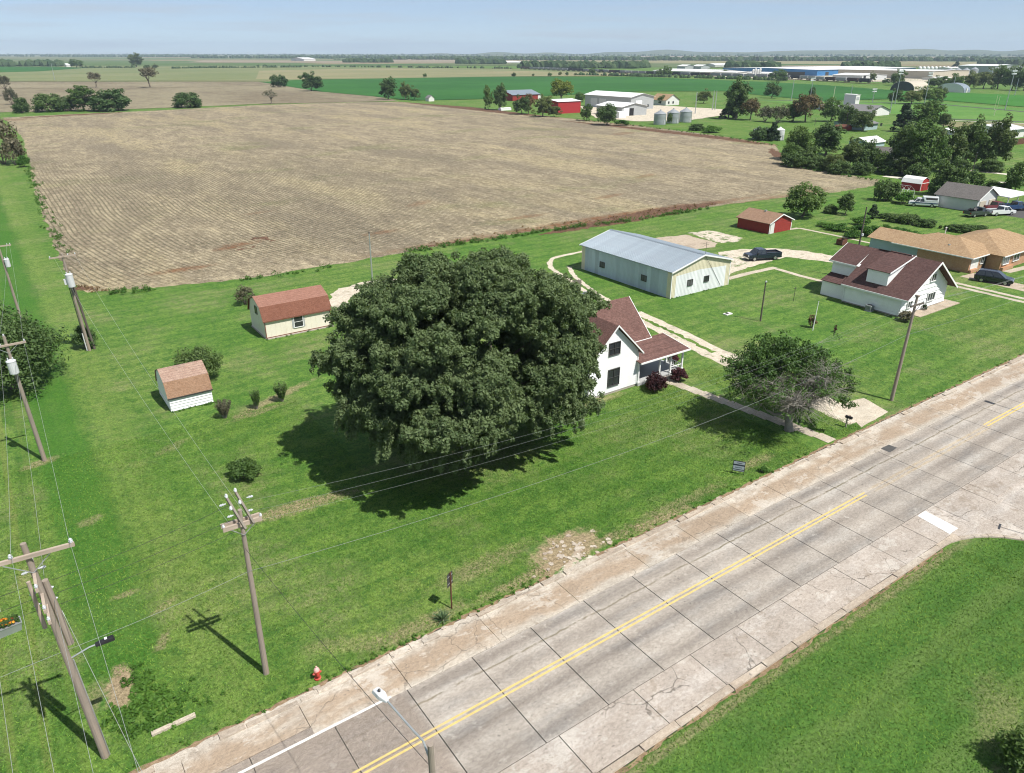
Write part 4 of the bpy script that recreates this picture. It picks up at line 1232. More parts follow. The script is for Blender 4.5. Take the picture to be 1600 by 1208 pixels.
slope_slab(rb, (-.45, EY0, 6.50 - k1 * 6.55), (-.45, HL + .25, 6.50 - k1 * 6.55), (rx, HL + .25, 6.50), (rx, EY0, 6.50), .12)
slope_slab(rb, (2.2, HL + .25, 6.50 - k1 * 3.9 + .5), (2.2, EY1, 6.50 - k1 * 3.9 + .5), (rx, EY1, 6.503), (rx, HL + .25, 6.503), .12)
k2 = 3.66 / 5.1
slope_slab(rb, (HW + .75, EY1, 6.5 - k2 * 5.85), (HW + .75, EY0, 6.5 - k2 * 5.85), (rx, EY0, 6.502), (rx, EY1, 6.502), .12)
obj('roof', rb, M['darkshingle'], wh)
b = MB()
b.hexa([(-.47, EY0 - .05, 2.28), (rx, EY0 - .05, 6.30), (rx, EY0 + .01, 6.30), (-.47, EY0 + .01, 2.28)], [(-.47, EY0 - .05, 2.52), (rx, EY0 - .05, 6.55), (rx, EY0 + .01, 6.55), (-.47, EY0 + .01, 2.52)])
b.hexa([(HW + .78, EY0 - .05, 2.06), (rx, EY0 - .05, 6.30), (rx, EY0 + .01, 6.30), (HW + .78, EY0 + .01, 2.06)], [(HW + .78, EY0 - .05, 2.30), (rx, EY0 - .05, 6.55), (rx, EY0 + .01, 6.55), (HW + .78, EY0 + .01, 2.30)])
b.box(-.52, -.45, EY0, HL + .25, 2.30, 2.52)
b.box(2.14, 2.2, HL + .25, EY1, 4.42, 4.62)
b.hexa([(2.15, EY1, 4.40), (rx, EY1, 6.3), (rx, EY1 + .05, 6.3), (2.15, EY1 + .05, 4.40)], [(2.15, EY1, 4.62), (rx, EY1, 6.53), (rx, EY1 + .05, 6.53), (2.15, EY1 + .05, 4.62)])
split_obj('barge_board', b, M['trim'], wh)
# shed dormer looking left
db = MB()
db.prism([(.85, 3.05), (.85, 5.05), (5.6, 6.25), (5.6, 5.9)], 'y', 2.75, 5.65)
d = obj('dormer', db, M['white'], wh)
siding(wh, 'y', .85, -1, lambda z: (2.77, 5.63), 3.35, 5.0, .42, M['white'], .04)
db = MB(); slope_slab(db, (.6, 2.5, 5.12), (.6, 5.95, 5.12), (6.3, 5.95, 6.58), (6.3, 2.5, 6.58), .08)
obj('dormer_roof', db, M['darkshingle'], d)
db = MB(); db.hexa([(.6, 2.44, 4.96), (6.3, 2.44, 6.42), (6.3, 2.5, 6.42), (.6, 2.5, 4.96)], [(.6, 2.44, 5.14), (6.3, 2.44, 6.6), (6.3, 2.5, 6.6), (.6, 2.5, 5.14)])
obj('dormer_fascia', db, M['trim'], d)
db = MB(); db.prism([(6.6, 5.9), (10.4, 5.2), (10.4, 3.4), (6.6, 5.6)], 'y', 3.2, 7.2)
d2 = obj('dormer', db, M['white'], wh)
db = MB(); slope_slab(db, (10.8, 7.5, 5.15), (10.8, 2.9, 5.15), (5.9, 2.9, 6.60), (5.9, 7.5, 6.60), .08)
obj('dormer_roof', db, M['darkshingle'], d2)
db = MB(); db.hexa([(10.85, 2.84, 4.94), (5.9, 2.84, 6.40), (5.9, 2.9, 6.40), (10.85, 2.9, 4.94)], [(10.85, 2.84, 5.18), (5.9, 2.84, 6.63), (5.9, 2.9, 6.63), (10.85, 2.9, 5.18)])
obj('dormer_fascia', db, M['trim'], d2)
def gable_run(z):
    if z < 2.7: return (.02, HW - .02)
    return (.02 + (z - 2.7) * (6.1 / 3.6), HW - .02 - (z - 2.7) * (5.1 / 3.6))
siding(wh, 'x', 0.0, -1, gable_run, .2, 6.1, .66, M['white'], .11)
siding(wh, 'y', 0.0, -1, lambda z: (.02, HL - .02), .2, 2.5, .38, M['white'], .08)
siding(wh, 'y', 2.7, -1, lambda z: (HL + .3, HL + 3.85), 2.6, 4.4, .36, M['white'], .05)
for (xx, zz, w, h, c) in ((1.5, 1.0, .95, .8, 2), (6.3, 1.0, 1.75, 1.05, 3), (6.1, 3.75, 1.15, .95, 2)):
    window(wh, (xx, -.13, zz), 'x', w, h, -1, c, 1, 'trim', .10)
# lean-to at the back
lb = MB(); lb.prism([(.75, 0), (2.6, 0), (2.6, 2.75), (.75, 2.1)], 'y', HL + .3, HL + 3.8)
obj('lean_to', lb, M['white'], wh)
siding(wh, 'y', .75, -1, lambda z: (HL + .32, HL + 3.78), .1, 2.05, .36, M['white'], .05)
siding(wh, 'x', HL + .3, -1, lambda z: (.77, 2.6), .1, 2.1, .36, M['white'], .04)
lb = MB(); slope_slab(lb, (.5, HL + .12, 2.1), (.5, HL + 3.95, 2.1), (2.66, HL + 3.95, 2.86), (2.66, HL + .12, 2.86), .08)
obj('lean_to_roof', lb, M['darkshingle'], wh)
b = MB(); b.tube([(-.12, HL - .15, .1), (-.12, HL - .15, 2.45)], .05, 6)
obj('downpipe', b, M['trim'], wh)
ac = thing('air_conditioner', 'grey air conditioner unit against the shaded side of the dormer house', 'air conditioner', (91.55, 48.8))
b = MB(); b.box(-.38, .38, -.38, .38, .05, .8); b.box(-.42, .42, -.42, .42, 0, .06)
obj('casing', b, M['greymetal'], ac)
b = MB(); [b.box(-.395, .395, -.395, .395, .16 + i * .12, .2 + i * .12) for i in range(5)]
split_obj('louvre', b, M['darksteel'], ac)
b = MB(); b.lathe([(.30, .8), (.30, .83), (.05, .84)], 12)
obj('fan_grille', b, M['darksteel'], ac)

# ------------------------------------------------------------------ tan-roofed brick ranch house
rh = thing('ranch_house', 'long brick ranch house with tan hip roof behind the dark minivan', 'house', (121.0, 50.4))
b = MB()
b.box(0, 8.4, 0, 8.2, 0, 2.45)
b.box(5.2, 17, -2.2, 8.0, 0, 2.452)
obj('brick_wall', b, M['brick'], rh)
b = MB(); b.box(.4, 6.4, 8.2, 16.6, 0, 2.4)
obj('garage_wall', b, M['bluegrey'], rh)
def hip(mb, x0, x1, y0, y1, z0, z1, along):
    o = .55
    x0 -= o; x1 += o; y0 -= o; y1 += o
    A, B, C, D = (x0, y0, z0), (x1, y0, z0), (x1, y1, z0), (x0, y1, z0)
    if along == 'y':
        h = (x1 - x0) / 2; r0, r1 = ((x0 + x1) / 2, y0 + h, z1), ((x0 + x1) / 2, y1 - h, z1)
        mb.add([A, B, C, D, r0, r1], [(0, 1, 4), (1, 2, 5, 4), (2, 3, 5), (3, 0, 4, 5), (3, 2, 1, 0)])
    else:
        h = (y1 - y0) / 2; r0, r1 = (x0 + h, (y0 + y1) / 2, z1), (x1 - h, (y0 + y1) / 2, z1)
        mb.add([A, B, C, D, r0, r1], [(0, 1, 5, 4), (1, 2, 5), (2, 3, 4, 5), (3, 0, 4), (3, 2, 1, 0)])
b = MB()
hip(b, 0, 8.6, 0, 12, 2.46, 4.35, 'y')
hip(b, 5.2, 20, -2.2, 8.2, 2.462, 4.55, 'x')
o = .4
b.prism([(-.15, 2.44), (3.4, 3.75), (6.9, 2.44)], 'y', 7.5, 17.0)
obj('roof', b, M['tanshingle'], rh)
b = MB(); b.box(-.62, -.55, -.5, 12.4, 2.32, 2.47); b.box(-.6, 4.7, -.62, -.55, 2.32, 2.47); b.box(4.66, 17, -2.82, -2.75, 2.32, 2.47)
split_obj('fascia', b, M['trim'], rh)
b = MB(); b.box(.35, 2.75, -.06, .02, .05, 2.1)
for i in range(1, 4): b.box(.38, 2.72, -.075, -.05, .05 + i * .52 - .02, .05 + i * .52 + .01)
obj('garage_door', b, M['offwhite'], rh)
window(rh, (3.4, -.02, .95), 'x', 1.0, 1.1, -1, 2, 1, 'trim', .08)
window(rh, (5.6, -2.22, .95), 'x', 1.9, 1.15, -1, 3, 1, 'trim', .2)
window(rh, (9.2, -2.22, .95), 'x', 2.0, 1.15, -1, 2, 1, 'trim', .1)
panel_part('door', rh, (4.55, -.02, .05), 'x', .62, 2.0, -1, M['darksteel'], .05)
b = MB(); b.lathe([(.07, 0), (.07, .9), (.14, .92), (.14, 1.05), (.02, 1.1)], 8, (7.8, 8.2, 3.6))
obj('vent_pipe', b, M['trim'], rh)
b = MB(); b.box(1.5, 1.85, 4.2, 4.5, 3.1, 3.42)
obj('roof_vent', b, M['steel'], rh)
b = MB(); b.box(.05, 2.2, -.45, -.08, .0, .5); b.box(5.4, 9.0, -2.65, -2.22, 0, .55)
split_obj('brick_planter', b, M['brick'], rh)

# ------------------------------------------------------------------ sheds
def gambrel(root, Lx, D, hw, hk, hr, inset, wallm, roofm, over=.2, up=0.0, topm=None):
    """barn-shaped shed, long side along x, front at y=0"""
    prof = [(0, up), (D, up), (D, hw), (D - inset, hk), (D / 2, hr), (inset, hk), (0, hw)]
    b = MB(); b.prism(prof, 'x', 0, Lx)
    obj('wall', b, wallm, root)
    e = .16
    pts = [(-e, hw - .14), (inset - .05, hk + .05), (D / 2, hr + .07)]
    for (p, q, mm) in ((pts[0], pts[1], roofm), (pts[1], pts[2], topm or roofm)):
        b = MB()
        slope_slab(b, (-over, p[0], p[1]), (Lx + over, p[0], p[1]), (Lx + over, q[0], q[1]), (-over, q[0], q[1]), .06)
        obj('roof', b, mm, root); b = MB()
        slope_slab(b, (Lx + over, D - p[0], p[1] + .002), (-over, D - p[0], p[1] + .002), (-over, D - q[0], q[1] + .002), (Lx + over, D - q[0], q[1] + .002), .06)
        obj('roof', b, mm, root)
s1 = thing('garden_shed', 'cream gambrel shed with rust red roof and one front window', 'shed', (23.15, 83.75))
gambrel(s1, 8.1, 5.6, 2.35, 3.75, 4.55, .75, M['cream'], M['rustshingle'], .22, .1, M['paleshingle'])
b = MB(); b.box(-.1, 8.3, -.25, 5.7, -.05, .10)
obj('base_slab', b, M['foundation'], s1)
b = MB(); b.box(-.23, 8.33, -.24, -.18, 2.12, 2.28); b.box(-.03, .06, -.035, .05, .1, 2.3); b.box(8.04, 8.13, -.035, .05, .1, 2.3); b.box(0, 8.1, -.03, .01, .1, .2)
split_obj('trim_board', b, M['rustshingle'], s1)
window(s1, (3.5, -.02, .8), 'x', 1.05, 1.3, -1, 1, 2, 'trim', .06)
b = MB()
for s in (0, 1):
    b.box(3.24 if s == 0 else 4.62, 3.43 if s == 0 else 4.81, -.05, 0, .74, 2.18)
split_obj('shutter', b, M['greymetal'], s1)
window(s1, (-.02, 2.4, 2.5), 'y', .7, .85, -1, 1, 1, 'darksteel', .05)
for i in range(1, 13):                                                 # grooved sheet joints
    b = MB(); b.box(i * .62 - .012, i * .62 + .012, -.018, .005, .2, 2.1)
    if not (3.2 < i * .62 < 4.85): obj('batten', b, M['cream'], s1)

s2 = thing('garden_shed', 'small white lap-sided gambrel shed with worn brown roof near the bush', 'shed', (9.45, 69.7))
gambrel(s2, 3.85, 5.0, 1.55, 2.75, 3.5, .7, M['white'], M['wornshingle'], .12, 0, M['wornshingle2'])
siding(s2, 'x', 0.0, -1, lambda z: (.0, 3.85), .06, 1.5, .28, M['white'], .08)
def g2(z):
    if z < 1.55: return (.0, 5.0)
    if z < 2.75: return ((z - 1.55) * .7 / 1.2, 5.0 - (z - 1.55) * .7 / 1.2)
    return (.7 + (z - 2.75) * 2.4, 4.3 - (z - 2.75) * 2.4)
siding(s2, 'y', 0.0, -1, g2, .06, 3.3, .27, M['white'], .03)
b = MB(); b.box(-.14, 3.99, -.2, -.15, 1.28, 1.42)
split_obj('trim_board', b, M['darksteel'], s2)

s3 = thing('red_shed', 'red wooden shed with brown shingle roof and white corner by the gravel yard', 'shed', (118.2, 85.0))
b = MB(); b.prism([(0, 0), (6.6, 0), (6.6, 2.05), (3.3, 3.35), (0, 2.05)], 'y', 0, 7.4)
obj('wall', b, M['redwood'], s3)
b = MB()
slope_slab(b, (-.4, -.3, 1.98), (-.4, 7.7, 1.98), (3.3, 7.7, 3.44), (3.3, -.3, 3.44), .08)
slope_slab(b, (7.0, 7.7, 1.98), (7.0, -.3, 1.98), (3.3, -.3, 3.442), (3.3, 7.7, 3.442), .08)
obj('roof', b, M['barnshingle'], s3)
b = MB()
for s in (0, 1):
    xe = -.42 if s == 0 else 7.02
    b.hexa([(xe, -.35, 1.8), (3.3, -.35, 3.26), (3.3, -.3, 3.26), (xe, -.3, 1.8)], [(xe, -.35, 1.98), (3.3, -.35, 3.46), (3.3, -.3, 3.46), (xe, -.3, 1.98)])
b.box(-.03, .14, -.035, .05, 0, 2.0); b.box(6.46, 6.63, -.035, .05, 0, 2.0)
split_obj('trim_board', b, M['trim'], s3)
b = MB(); b.box(.25, 1.35, -.05, .01, .02, 1.95)
obj('door', b, M['offwhite'], s3)
siding(s3, 'x', 0.0, -1, lambda z: (1.5, 6.44) if z < 2 else (1.5 + max(0, z - 2.6) * 2.5, 6.44 - (z - 2.0) * 2.5), .05, 3.1, .42, M['redwood'], .035)
b = MB(); b.box(2.9, 3.3, 3.4, 3.8, 3.3, 3.58)
obj('roof_vent', b, M['steel'], s3)

def simple_gable(name, label, cat, B, Lv, Wu, h, rise, ridge, wallm, roofm, over=.5, group=None, extras=None, fascia=None):
    """plain gabled building: B nearest corner, Lv metres away from the road, Wu along it"""
    t = thing(name, label, cat, B, 0, group)
    b = MB()
    if ridge == 'y':
        b.prism([(0, 0), (Wu, 0), (Wu, h), (Wu / 2, h + rise), (0, h)], 'y', 0, Lv)
    else:
        b.prism([(0, 0), (Lv, 0), (Lv, h), (Lv / 2, h + rise), (0, h)], 'x', 0, Wu)
    obj('wall', b, wallm, t)
    b = MB()
    if ridge == 'y':
        k = rise / (Wu / 2)
        slope_slab(b, (-over, -over, h - k * over + .06), (-over, Lv + over, h - k * over + .06), (Wu / 2, Lv + over, h + rise + .08), (Wu / 2, -over, h + rise + .08), .08)
        slope_slab(b, (Wu + over, Lv + over, h - k * over + .06), (Wu + over, -over, h - k * over + .06), (Wu / 2, -over, h + rise + .082), (Wu / 2, Lv + over, h + rise + .082), .08)
    else:
        k = rise / (Lv / 2)
        slope_slab(b, (-over, -over, h - k * over + .06), (Wu + over, -over, h - k * over + .06), (Wu + over, Lv / 2, h + rise + .08), (-over, Lv / 2, h + rise + .08), .08)
        slope_slab(b, (Wu + over, Lv + over, h - k * over + .06), (-over, Lv + over, h - k * over + .06), (-over, Lv / 2, h + rise + .082), (Wu + over, Lv / 2, h + rise + .082), .08)
    obj('roof', b, roofm, t)
    for (nm, axis, a, w, z, hh, mm) in (extras or ()):
        if axis == 'x': panel_part(nm, t, (a, 0, z), 'x', w, hh, -1, M[mm], .12)
        else: panel_part(nm, t, (0, a, z), 'y', w, hh, -1, M[mm], .12)
    return t

# grey garage and its neighbours
gB = at(1524, 332)
gA = at(1463, 321); gC = at(1549, 324)
gg = simple_gable('garage', 'beige garage with grey gable roof and two doors behind parked trucks', 'garage', gB, gA[1] - gB[1], 8.6, 2.7, 2.1, 'y', M['lightmetal'], M['greyshingle'], .4,
                  extras=[('garage_door', 'x', .9, 2.7, .02, 2.1, 'tanmetal'), ('garage_door', 'x', 4.9, 2.7, .02, 2.1, 'tanmetal'), ('window', 'y', 8.6, .8, 1.3, .7, 'glass'), ('door', 'y', 8.2, .9, .02, 2.0, 'bluegrey')])
b = MB()
for s in (0, 1):
    xe = -.4 if s == 0 else 9.0
    b.hexa([(xe, -.46, 2.45), (4.3, -.46, 4.66), (4.3, -.41, 4.66), (xe, -.41, 2.45)], [(xe, -.46, 2.66), (4.3, -.46, 4.88), (4.3, -.41, 4.88), (xe, -.41, 2.66)])
split_obj('barge_board', b, M['trim'], gg)
rB = at(1437, 299)
rt_s = thing('gambrel_barn', 'red gambrel barn with white metal roof left of the garage', 'barn', rB, 0)
GW, GL = 3.7, 4.9
b = MB(); b.prism([(0, 0), (GW, 0), (GW, 1.8), (GW - .55, 2.65), (GW / 2, 3.1), (.55, 2.65), (0, 1.8)], 'y', 0, GL)
obj('wall', b, M['redmetal'], rt_s)
for (p, q) in (((-.12, 1.72), (.5, 2.7)), ((.5, 2.7), (GW / 2, 3.17))):
    b = MB()
    slope_slab(b, (p[0], -.15, p[1]), (p[0], GL + .15, p[1]), (q[0], GL + .15, q[1]), (q[0], -.15, q[1]), .05)
    obj('roof', b, M['whiteroof'], rt_s); b = MB()
    slope_slab(b, (GW - p[0], GL + .15, p[1] + .002), (GW - p[0], -.15, p[1] + .002), (GW - q[0], -.15, q[1] + .002), (GW - q[0], GL + .15, q[1] + .002), .05)
    obj('roof', b, M['whiteroof'], rt_s)
b = MB(); b.box(-.04, .1, -.05, .02, 0, 1.8); b.box(GW - .1, GW + .04, -.05, .02, 0, 1.8); b.box(.1, GW - .1, -.055, .02, 1.72, 1.84)
split_obj('trim_board', b, M['trim'], rt_s)
b = MB(); b.box(1.0, 2.7, -.04, .02, .02, 1.7)
obj('door', b, M['redwood'], rt_s)
# carport at the right edge
cpB = at(1572, 328)
cp = thing('carport', 'white flat-roofed carport at the right edge behind the blue truck', 'carport', cpB)
b = MB(); slope_slab(b, (-.3, -.3, 2.7), (9.5, -.3, 2.7), (9.5, 7.5, 3.1), (-.3, 7.5, 3.1), .15)
obj('roof', b, M['whiteroof'], cp)
for xx in (0, 4.6, 9.2):
    for yy in (.1, 7.0):
        b = MB(); b.box(xx - .07, xx + .07, yy - .07, yy + .07, 0, 2.75 if yy < 1 else 3.0)
        obj('post', b, M['trim'], cp)
b = MB(); b.box(.2, 9.3, 7.2, 7.35, 0, 2.9)
obj('back_wall', b, M['brownwood'], cp)
# skeleton of a small greenhouse
gz = thing('greenhouse_frame', 'bare white arched frame among weeds in front of red gambrel barn', 'greenhouse', at(1420, 311))
for i in range(4):
    b = MB(); yy = i * 1.2
    b.tube([(-1.9, yy, 0), (-1.9, yy, 1.7), (0, yy, 2.9), (1.9, yy, 1.7), (1.9, yy, 0)], .05, 6)
    obj('hoop', b, M['trim'], gz)
b = MB(); b.bar((0, 0, 2.9), (0, 3.6, 2.9), .07); b.bar((-1.9, 0, 1.7), (-1.9, 3.6, 1.7), .07); b.bar((1.9, 0, 1.7), (1.9, 3.6, 1.7), .07)
split_obj('purlin', b, M['trim'], gz)

# ------------------------------------------------------------------ farmstead and industry beyond the field
def by_px(name, label, cat, A, Bp, C, hpx, risepx, ridge, wm, rm, over=.6, group=None, extras=None):
    B = at(*Bp)
    Lv = max(3.0, at(*A)[1] - B[1]) if not isinstance(A, (int, float)) else A
    Wu = max(3.0, at(*C)[0] - B[0]) if not isinstance(C, (int, float)) else C
    return simple_gable(name, label, cat, B, Lv, Wu, tall(B, hpx), tall(B, risepx), ridge, wm, rm, over, group, extras)
mw = by_px('machine_shed', 'big white-roofed metal machine shed, largest building of the farmstead', 'barn', (914, 166), (985, 172), (1020, 170), 19, 5, 'y', M['greymetal'], M['whiteroof'], .8,
      extras=[('garage_door', 'y', 30, 6, .05, 5.2, 'lightmetal'), ('garage_door', 'y', 22, 6, .05, 5.2, 'lightmetal'), ('garage_door', 'x', 4, 5, .05, 5, 'whitemetal'), ('door', 'x', 11, 1.2, .05, 2.3, 'darksteel'), ('window', 'x', 13.5, 1.4, 1.4, 1.2, 'glass')])
by_px('machine_shed', 'smaller white-roofed metal shed with open dark doorway in front of the biggest shed', 'barn', (937, 178), (971, 182), (997, 178.5), 14, 5, 'y', M['greymetal'], M['whiteroof'], .7,
      extras=[('garage_door', 'x', 1.2, 4, .05, 4.0, 'whitemetal'), ('doorway', 'x', 5.6, 3.0, .05, 3.8, 'black')])
by_px('red_barn', 'red metal shed with flat white roof edge among the farmstead trees', 'barn', (866, 174), (872, 178), (906, 176), 18, 2.5, 'x', M['redmetal'], M['whiteroof'], .4)
by_px('red_barn', 'long red barn with grey metal roof at the far left of the farmstead', 'barn', (791, 155), (801, 158), (841, 156), 9, 6, 'x', M['redwood'], M['roofmetal'], .5,
      extras=[('door', 'x', 9, 3.2, .05, 3.4, 'redmetal'), ('door', 'x', 22, 3, .05, 3.0, 'offwhite')])
by_px('farm_house', 'tan-roofed farmhouse right of the biggest white machine shed', 'house', (1021, 163), (1040, 165), (1055, 163.5), 8, 8, 'y', M['offwhite'], M['tanshingle'], .5,
      extras=[('window', 'x', 2, 1.2, 1, 1.4, 'glass'), ('window', 'x', 6, 1.2, 1, 1.4, 'glass'), ('window', 'y', 4, 1.2, 1, 1.4, 'glass')])
by_px('field_hut', 'small weathered hut alone at the edge of the soybean field', 'hut', (667, 158), (670, 158.6), (676, 158), 5, 4, 'y', M['offwhite'], M['greyroof'], .3)
by_px('white_trailer', 'long low white trailer under the slim trees by the field corner', 'trailer', (781, 172.5), (783, 173), (797, 172), 3.2, .8, 'x', M['whiteroof'], M['whiteroof'], .05)
by_px('white_trailer', 'white box trailer behind the round dark tree by the small shed', 'trailer', (966, 184), (967, 185), (974, 184), 9, 1.0, 'x', M['whiteroof'], M['whiteroof'], .05)

def grain_bin(name, label, p, r, h, group, roof='binmetal', wall='binmetal'):
    t = thing(name, label, 'grain bin', p, 0, group)
    prof = []
    n = 9
    for i in range(n):
        prof += [(r, h * i / n + .02), (r + .04, h * (i + .5) / n)]
    prof.append((r, h))
    b = MB(); b.lathe(prof, 28)
    obj('wall', b, M[wall], t, smooth=False)
    b = MB(); b.lathe([(r + .12, h - .02), (r * .12, h + r * .52), (r * .12, h + r * .62), (.05, h + r * .66)], 28)
    obj('roof', b, M[roof], t)
    b = MB(); b.box(-.45, .45, -r - .1, -r + .2, .1, 2.0)
    obj('door', b, M['greymetal'], t)
    return t
for (u, v, lab) in ((1030.5, 194.5, 'galvanised grain bin, nearest and leftmost of the three in the farm meadow'), (1051, 192.5, 'galvanised grain bin with green vine, in the middle of the three'), (1070.5, 191, 'galvanised grain bin, rightmost of the three in the farm meadow')):
    p = at(u, v); grain_bin('grain_bin', lab, p, wide(p, 9.4), tall(p, 16), 'grain bins in the farm meadow')
p = at(1183, 217); grain_bin('grain_bin', 'grey grain bin with pale roof half hidden by dark bushes', p, wide(p, 7.5), tall(p, 13), 'grain bins by the field edge')
p = at(1196, 216); grain_bin('grain_bin', 'pale-roofed grain bin just behind another one at the field edge', p, wide(p, 6), tall(p, 11), 'grain bins by the field edge')
p = at(1217, 219); grain_bin('grain_bin', 'small white grain bin beside a dark spruce at the field corner', p, wide(p, 7), tall(p, 15), 'grain bins by the field edge', 'whiteroof', 'lightmetal')
# town edge
by_px('press_box', 'tall white press box on the grandstand by the sports field', 'press box', 7.5, (1334, 172), 4.2, 21, .4, 'y', M['offwhite'], M['whiteroof'], .3,
      extras=[('window', 'x', .8, 2.6, 5.5, 1.6, 'greymetal')])
by_px('grandstand', 'low grey stand roof under the white press box', 'grandstand', (1311, 168), (1352, 176), (1358, 174), 6, 1, 'y', M['greymetal'], M['greyroof'], .4)
by_px('white_hall', 'white gabled hall with dark roof right of the press box', 'building', (1338, 176), (1359, 182), (1380, 179), 7, 7, 'y', M['offwhite'], M['greyroof'], .6,
      extras=[('window', 'x', 4, 2.2, 3.2, .9, 'darksteel')])
by_px('grey_hall', 'long low building with grey roof and blue-grey wall below the white hall', 'building', (1345, 196), (1350, 204), (1394, 204), 9, 6, 'x', M['bluegrey'], M['greyroof'], .6,
      extras=[('window', 'x', 5, 1.5, 1.2, 1.3, 'glass'), ('window', 'x', 12, 1.5, 1.2, 1.3, 'glass')])
by_px('red_hut', 'small dark red hut under the trees left of the grey hall', 'hut', (1313, 202), (1322, 204.5), (1328, 203.5), 5, 3, 'y', M['redwood'], M['rust'], .3)
by_px('white_roof_house', 'long house with white metal roof among the dense trees', 'house', (1351, 225), (1356, 231), (1392, 229), 7, 6, 'x', M['bluegrey'], M['whiteroof'], .5)
by_px('hipped_house', 'brown-roofed house sunk among the dense trees below the white roof', 'house', (1372, 246), (1385, 252), (1412, 249), 9, 8, 'y', M['offwhite'], M['greyshingle'], .5)
by_px('grey_roof_hut', 'small house with grey roof behind the gravel road', 'house', (1480, 259), (1501, 264), (1512, 262), 4, 7, 'y', M['bluegrey'], M['greyshingle'], .5)
by_px('school_wing', 'long pale building with light grey roof at the right edge', 'building', (1536, 208), (1568, 218), (1625, 216), 12, 5, 'x', M['offwhite'], M['lightmetal'], .8,
      extras=[('door', 'x', 6, 2.4, .05, 2.6, 'darksteel'), ('window', 'y', 8, 3, 1.4, 1.4, 'glass')])
by_px('white_roof_house', 'low white roofs seen over the treetops left of the school wing', 'building', (1485, 206), (1488, 211), (1540, 214), 5, 3, 'x', M['offwhite'], M['whiteroof'], .5)
# brown board fence by the school wing
bf = thing('board_fence', 'brown wooden board fence below the pale school wing', 'fence', at(1583, 227))
for i in range(40):
    b = MB(); b.box(i * .62, i * .62 + .58, -.03 + (i % 2) * .03, (i % 2) * .03, 0, 2.1 + .05 * math.sin(i * 2.3))
    obj('fence_board', b, M['redwood'] if i % 5 == 9 else M['rust'], bf)
def quonset(label, A, Bp, C, rise, wm, em):
    B = at(*Bp); Lx = at(*C)[0] - B[0] if isinstance(C, tuple) else C
    D = at(*A)[1] - B[1] if isinstance(A, tuple) else A
    t = thing('quonset_hut', label, 'quonset hut', B)
    h = tall(B, rise)
    pr = [(D / 2 - D / 2 * math.cos(a), h * math.sin(a) ** .8) for a in [math.pi * i / 14 for i in range(15)]]
    b = MB(); b.prism(pr, 'x', 0, Lx)
    obj('shell', b, wm, t)
    for s in (0, 1):
        x0 = -.1 if s == 0 else Lx - .02
        b = MB(); b.prism([(D / 2 + (p[0] - D / 2) * .97, p[1] * .97) for p in pr], 'x', x0, x0 + .12)
        obj('end_wall', b, em, t)
    b = MB(); b.box(Lx * .3, Lx * .45, -.3, .5, .05, h * .45)
    obj('door', b, M['offwhite'], t)
    return t
quonset('rusty quonset hut with dark open end behind the tree clump', 22.0, (1428, 143), (1458, 142), 13, M['tanmetal'], M['darksteel'])
quonset('blue-grey quonset hut with pale rusty roof beside the soybean field', 24.0, (1506, 145), (1556, 146), 12, M['roofmetal'], M['offwhite'])

ind = 'industrial buildings along the railway'
by_px('warehouse', 'long white-roofed warehouse with bright blue walls beside the freight train', 'warehouse', (1218, 113), (1276, 119), (1372, 113.5), 8.5, 1.4, 'x', M['bluemetal'], M['whiteroof'], 1.2, ind,
      extras=[('garage_door', 'x', 20, 8, .1, 5, 'darksteel'), ('garage_door', 'x', 92, 16, .1, 5.5, 'darksteel'), ('garage_door', 'y', 20, 40, .1, 5, 'darksteel')])
by_px('warehouse', 'long tan warehouse with flat white roof right of the blue one', 'warehouse', (1376, 118), (1456, 124), (1474, 121), 10.5, .8, 'y', M['tanmetal'], M['whiteroof'], .8, ind)
by_px('warehouse', 'low white shed with dark doorway in front of the blue warehouse', 'warehouse', (1318, 124), (1346, 126), (1362, 124), 7, 2, 'y', M['lightmetal'], M['whiteroof'], .8, ind, extras=[('doorway', 'x', 3, 5, .1, 5, 'black')])
by_px('warehouse', 'wide white-roofed warehouse left of the white silos', 'warehouse', (1056, 115), (1110, 118.5), (1150, 117), 5.5, 2.5, 'y', M['offwhite'], M['whiteroof'], 1, ind)
by_px('warehouse', 'white flat warehouse between trees just left of the silos', 'warehouse', (1126, 117), (1150, 119.5), (1178, 118.5), 5.5, 1, 'y', M['offwhite'], M['whiteroof'], 1, ind)
by_px('warehouse', 'low white shed right of the white silos', 'warehouse', (1188, 118), (1200, 120), (1224, 119), 4.5, 1.5, 'y', M['offwhite'], M['whiteroof'], 1, ind)
by_px('warehouse', 'small grey warehouse with curved bright roof, left of a pair beyond the railway', 'warehouse', (1065, 108), (1070, 108.4), (1080, 108), 4.5, 2, 'y', M['greymetal'], M['whiteroof'], 1, ind)
by_px('warehouse', 'small grey warehouse with bright roof, right of a pair beyond the railway', 'warehouse', (1087, 108), (1095, 108.4), (1103, 108), 4.5, 2, 'y', M['greymetal'], M['whiteroof'], 1, ind)
by_px('warehouse', 'distant white roof behind the trees above the white silos', 'warehouse', (1114, 104), (1117, 104.5), (1142, 104), 3, 1.5, 'x', M['offwhite'], M['whiteroof'], 1, ind)
by_px('warehouse', 'dark low warehouse left of the blue one', 'warehouse', (1205, 107.5), (1212, 108.5), (1262, 107.5), 2.5, 1, 'x', M['greymetal'], M['greyroof'], 1, ind)
by_px('warehouse', 'large white-walled warehouse behind the cone-roofed bins', 'warehouse', (1526, 112.5), (1553, 114.5), (1577, 112.8), 9, 1.6, 'y', M['greymetal'], M['whiteroof'], 1, ind)
by_px('warehouse', 'white flat roof seen through trees right of the tan warehouse', 'warehouse', (1463, 124), (1465, 125.5), (1494, 125), 3, 1, 'x', M['offwhite'], M['whiteroof'], 1, ind)
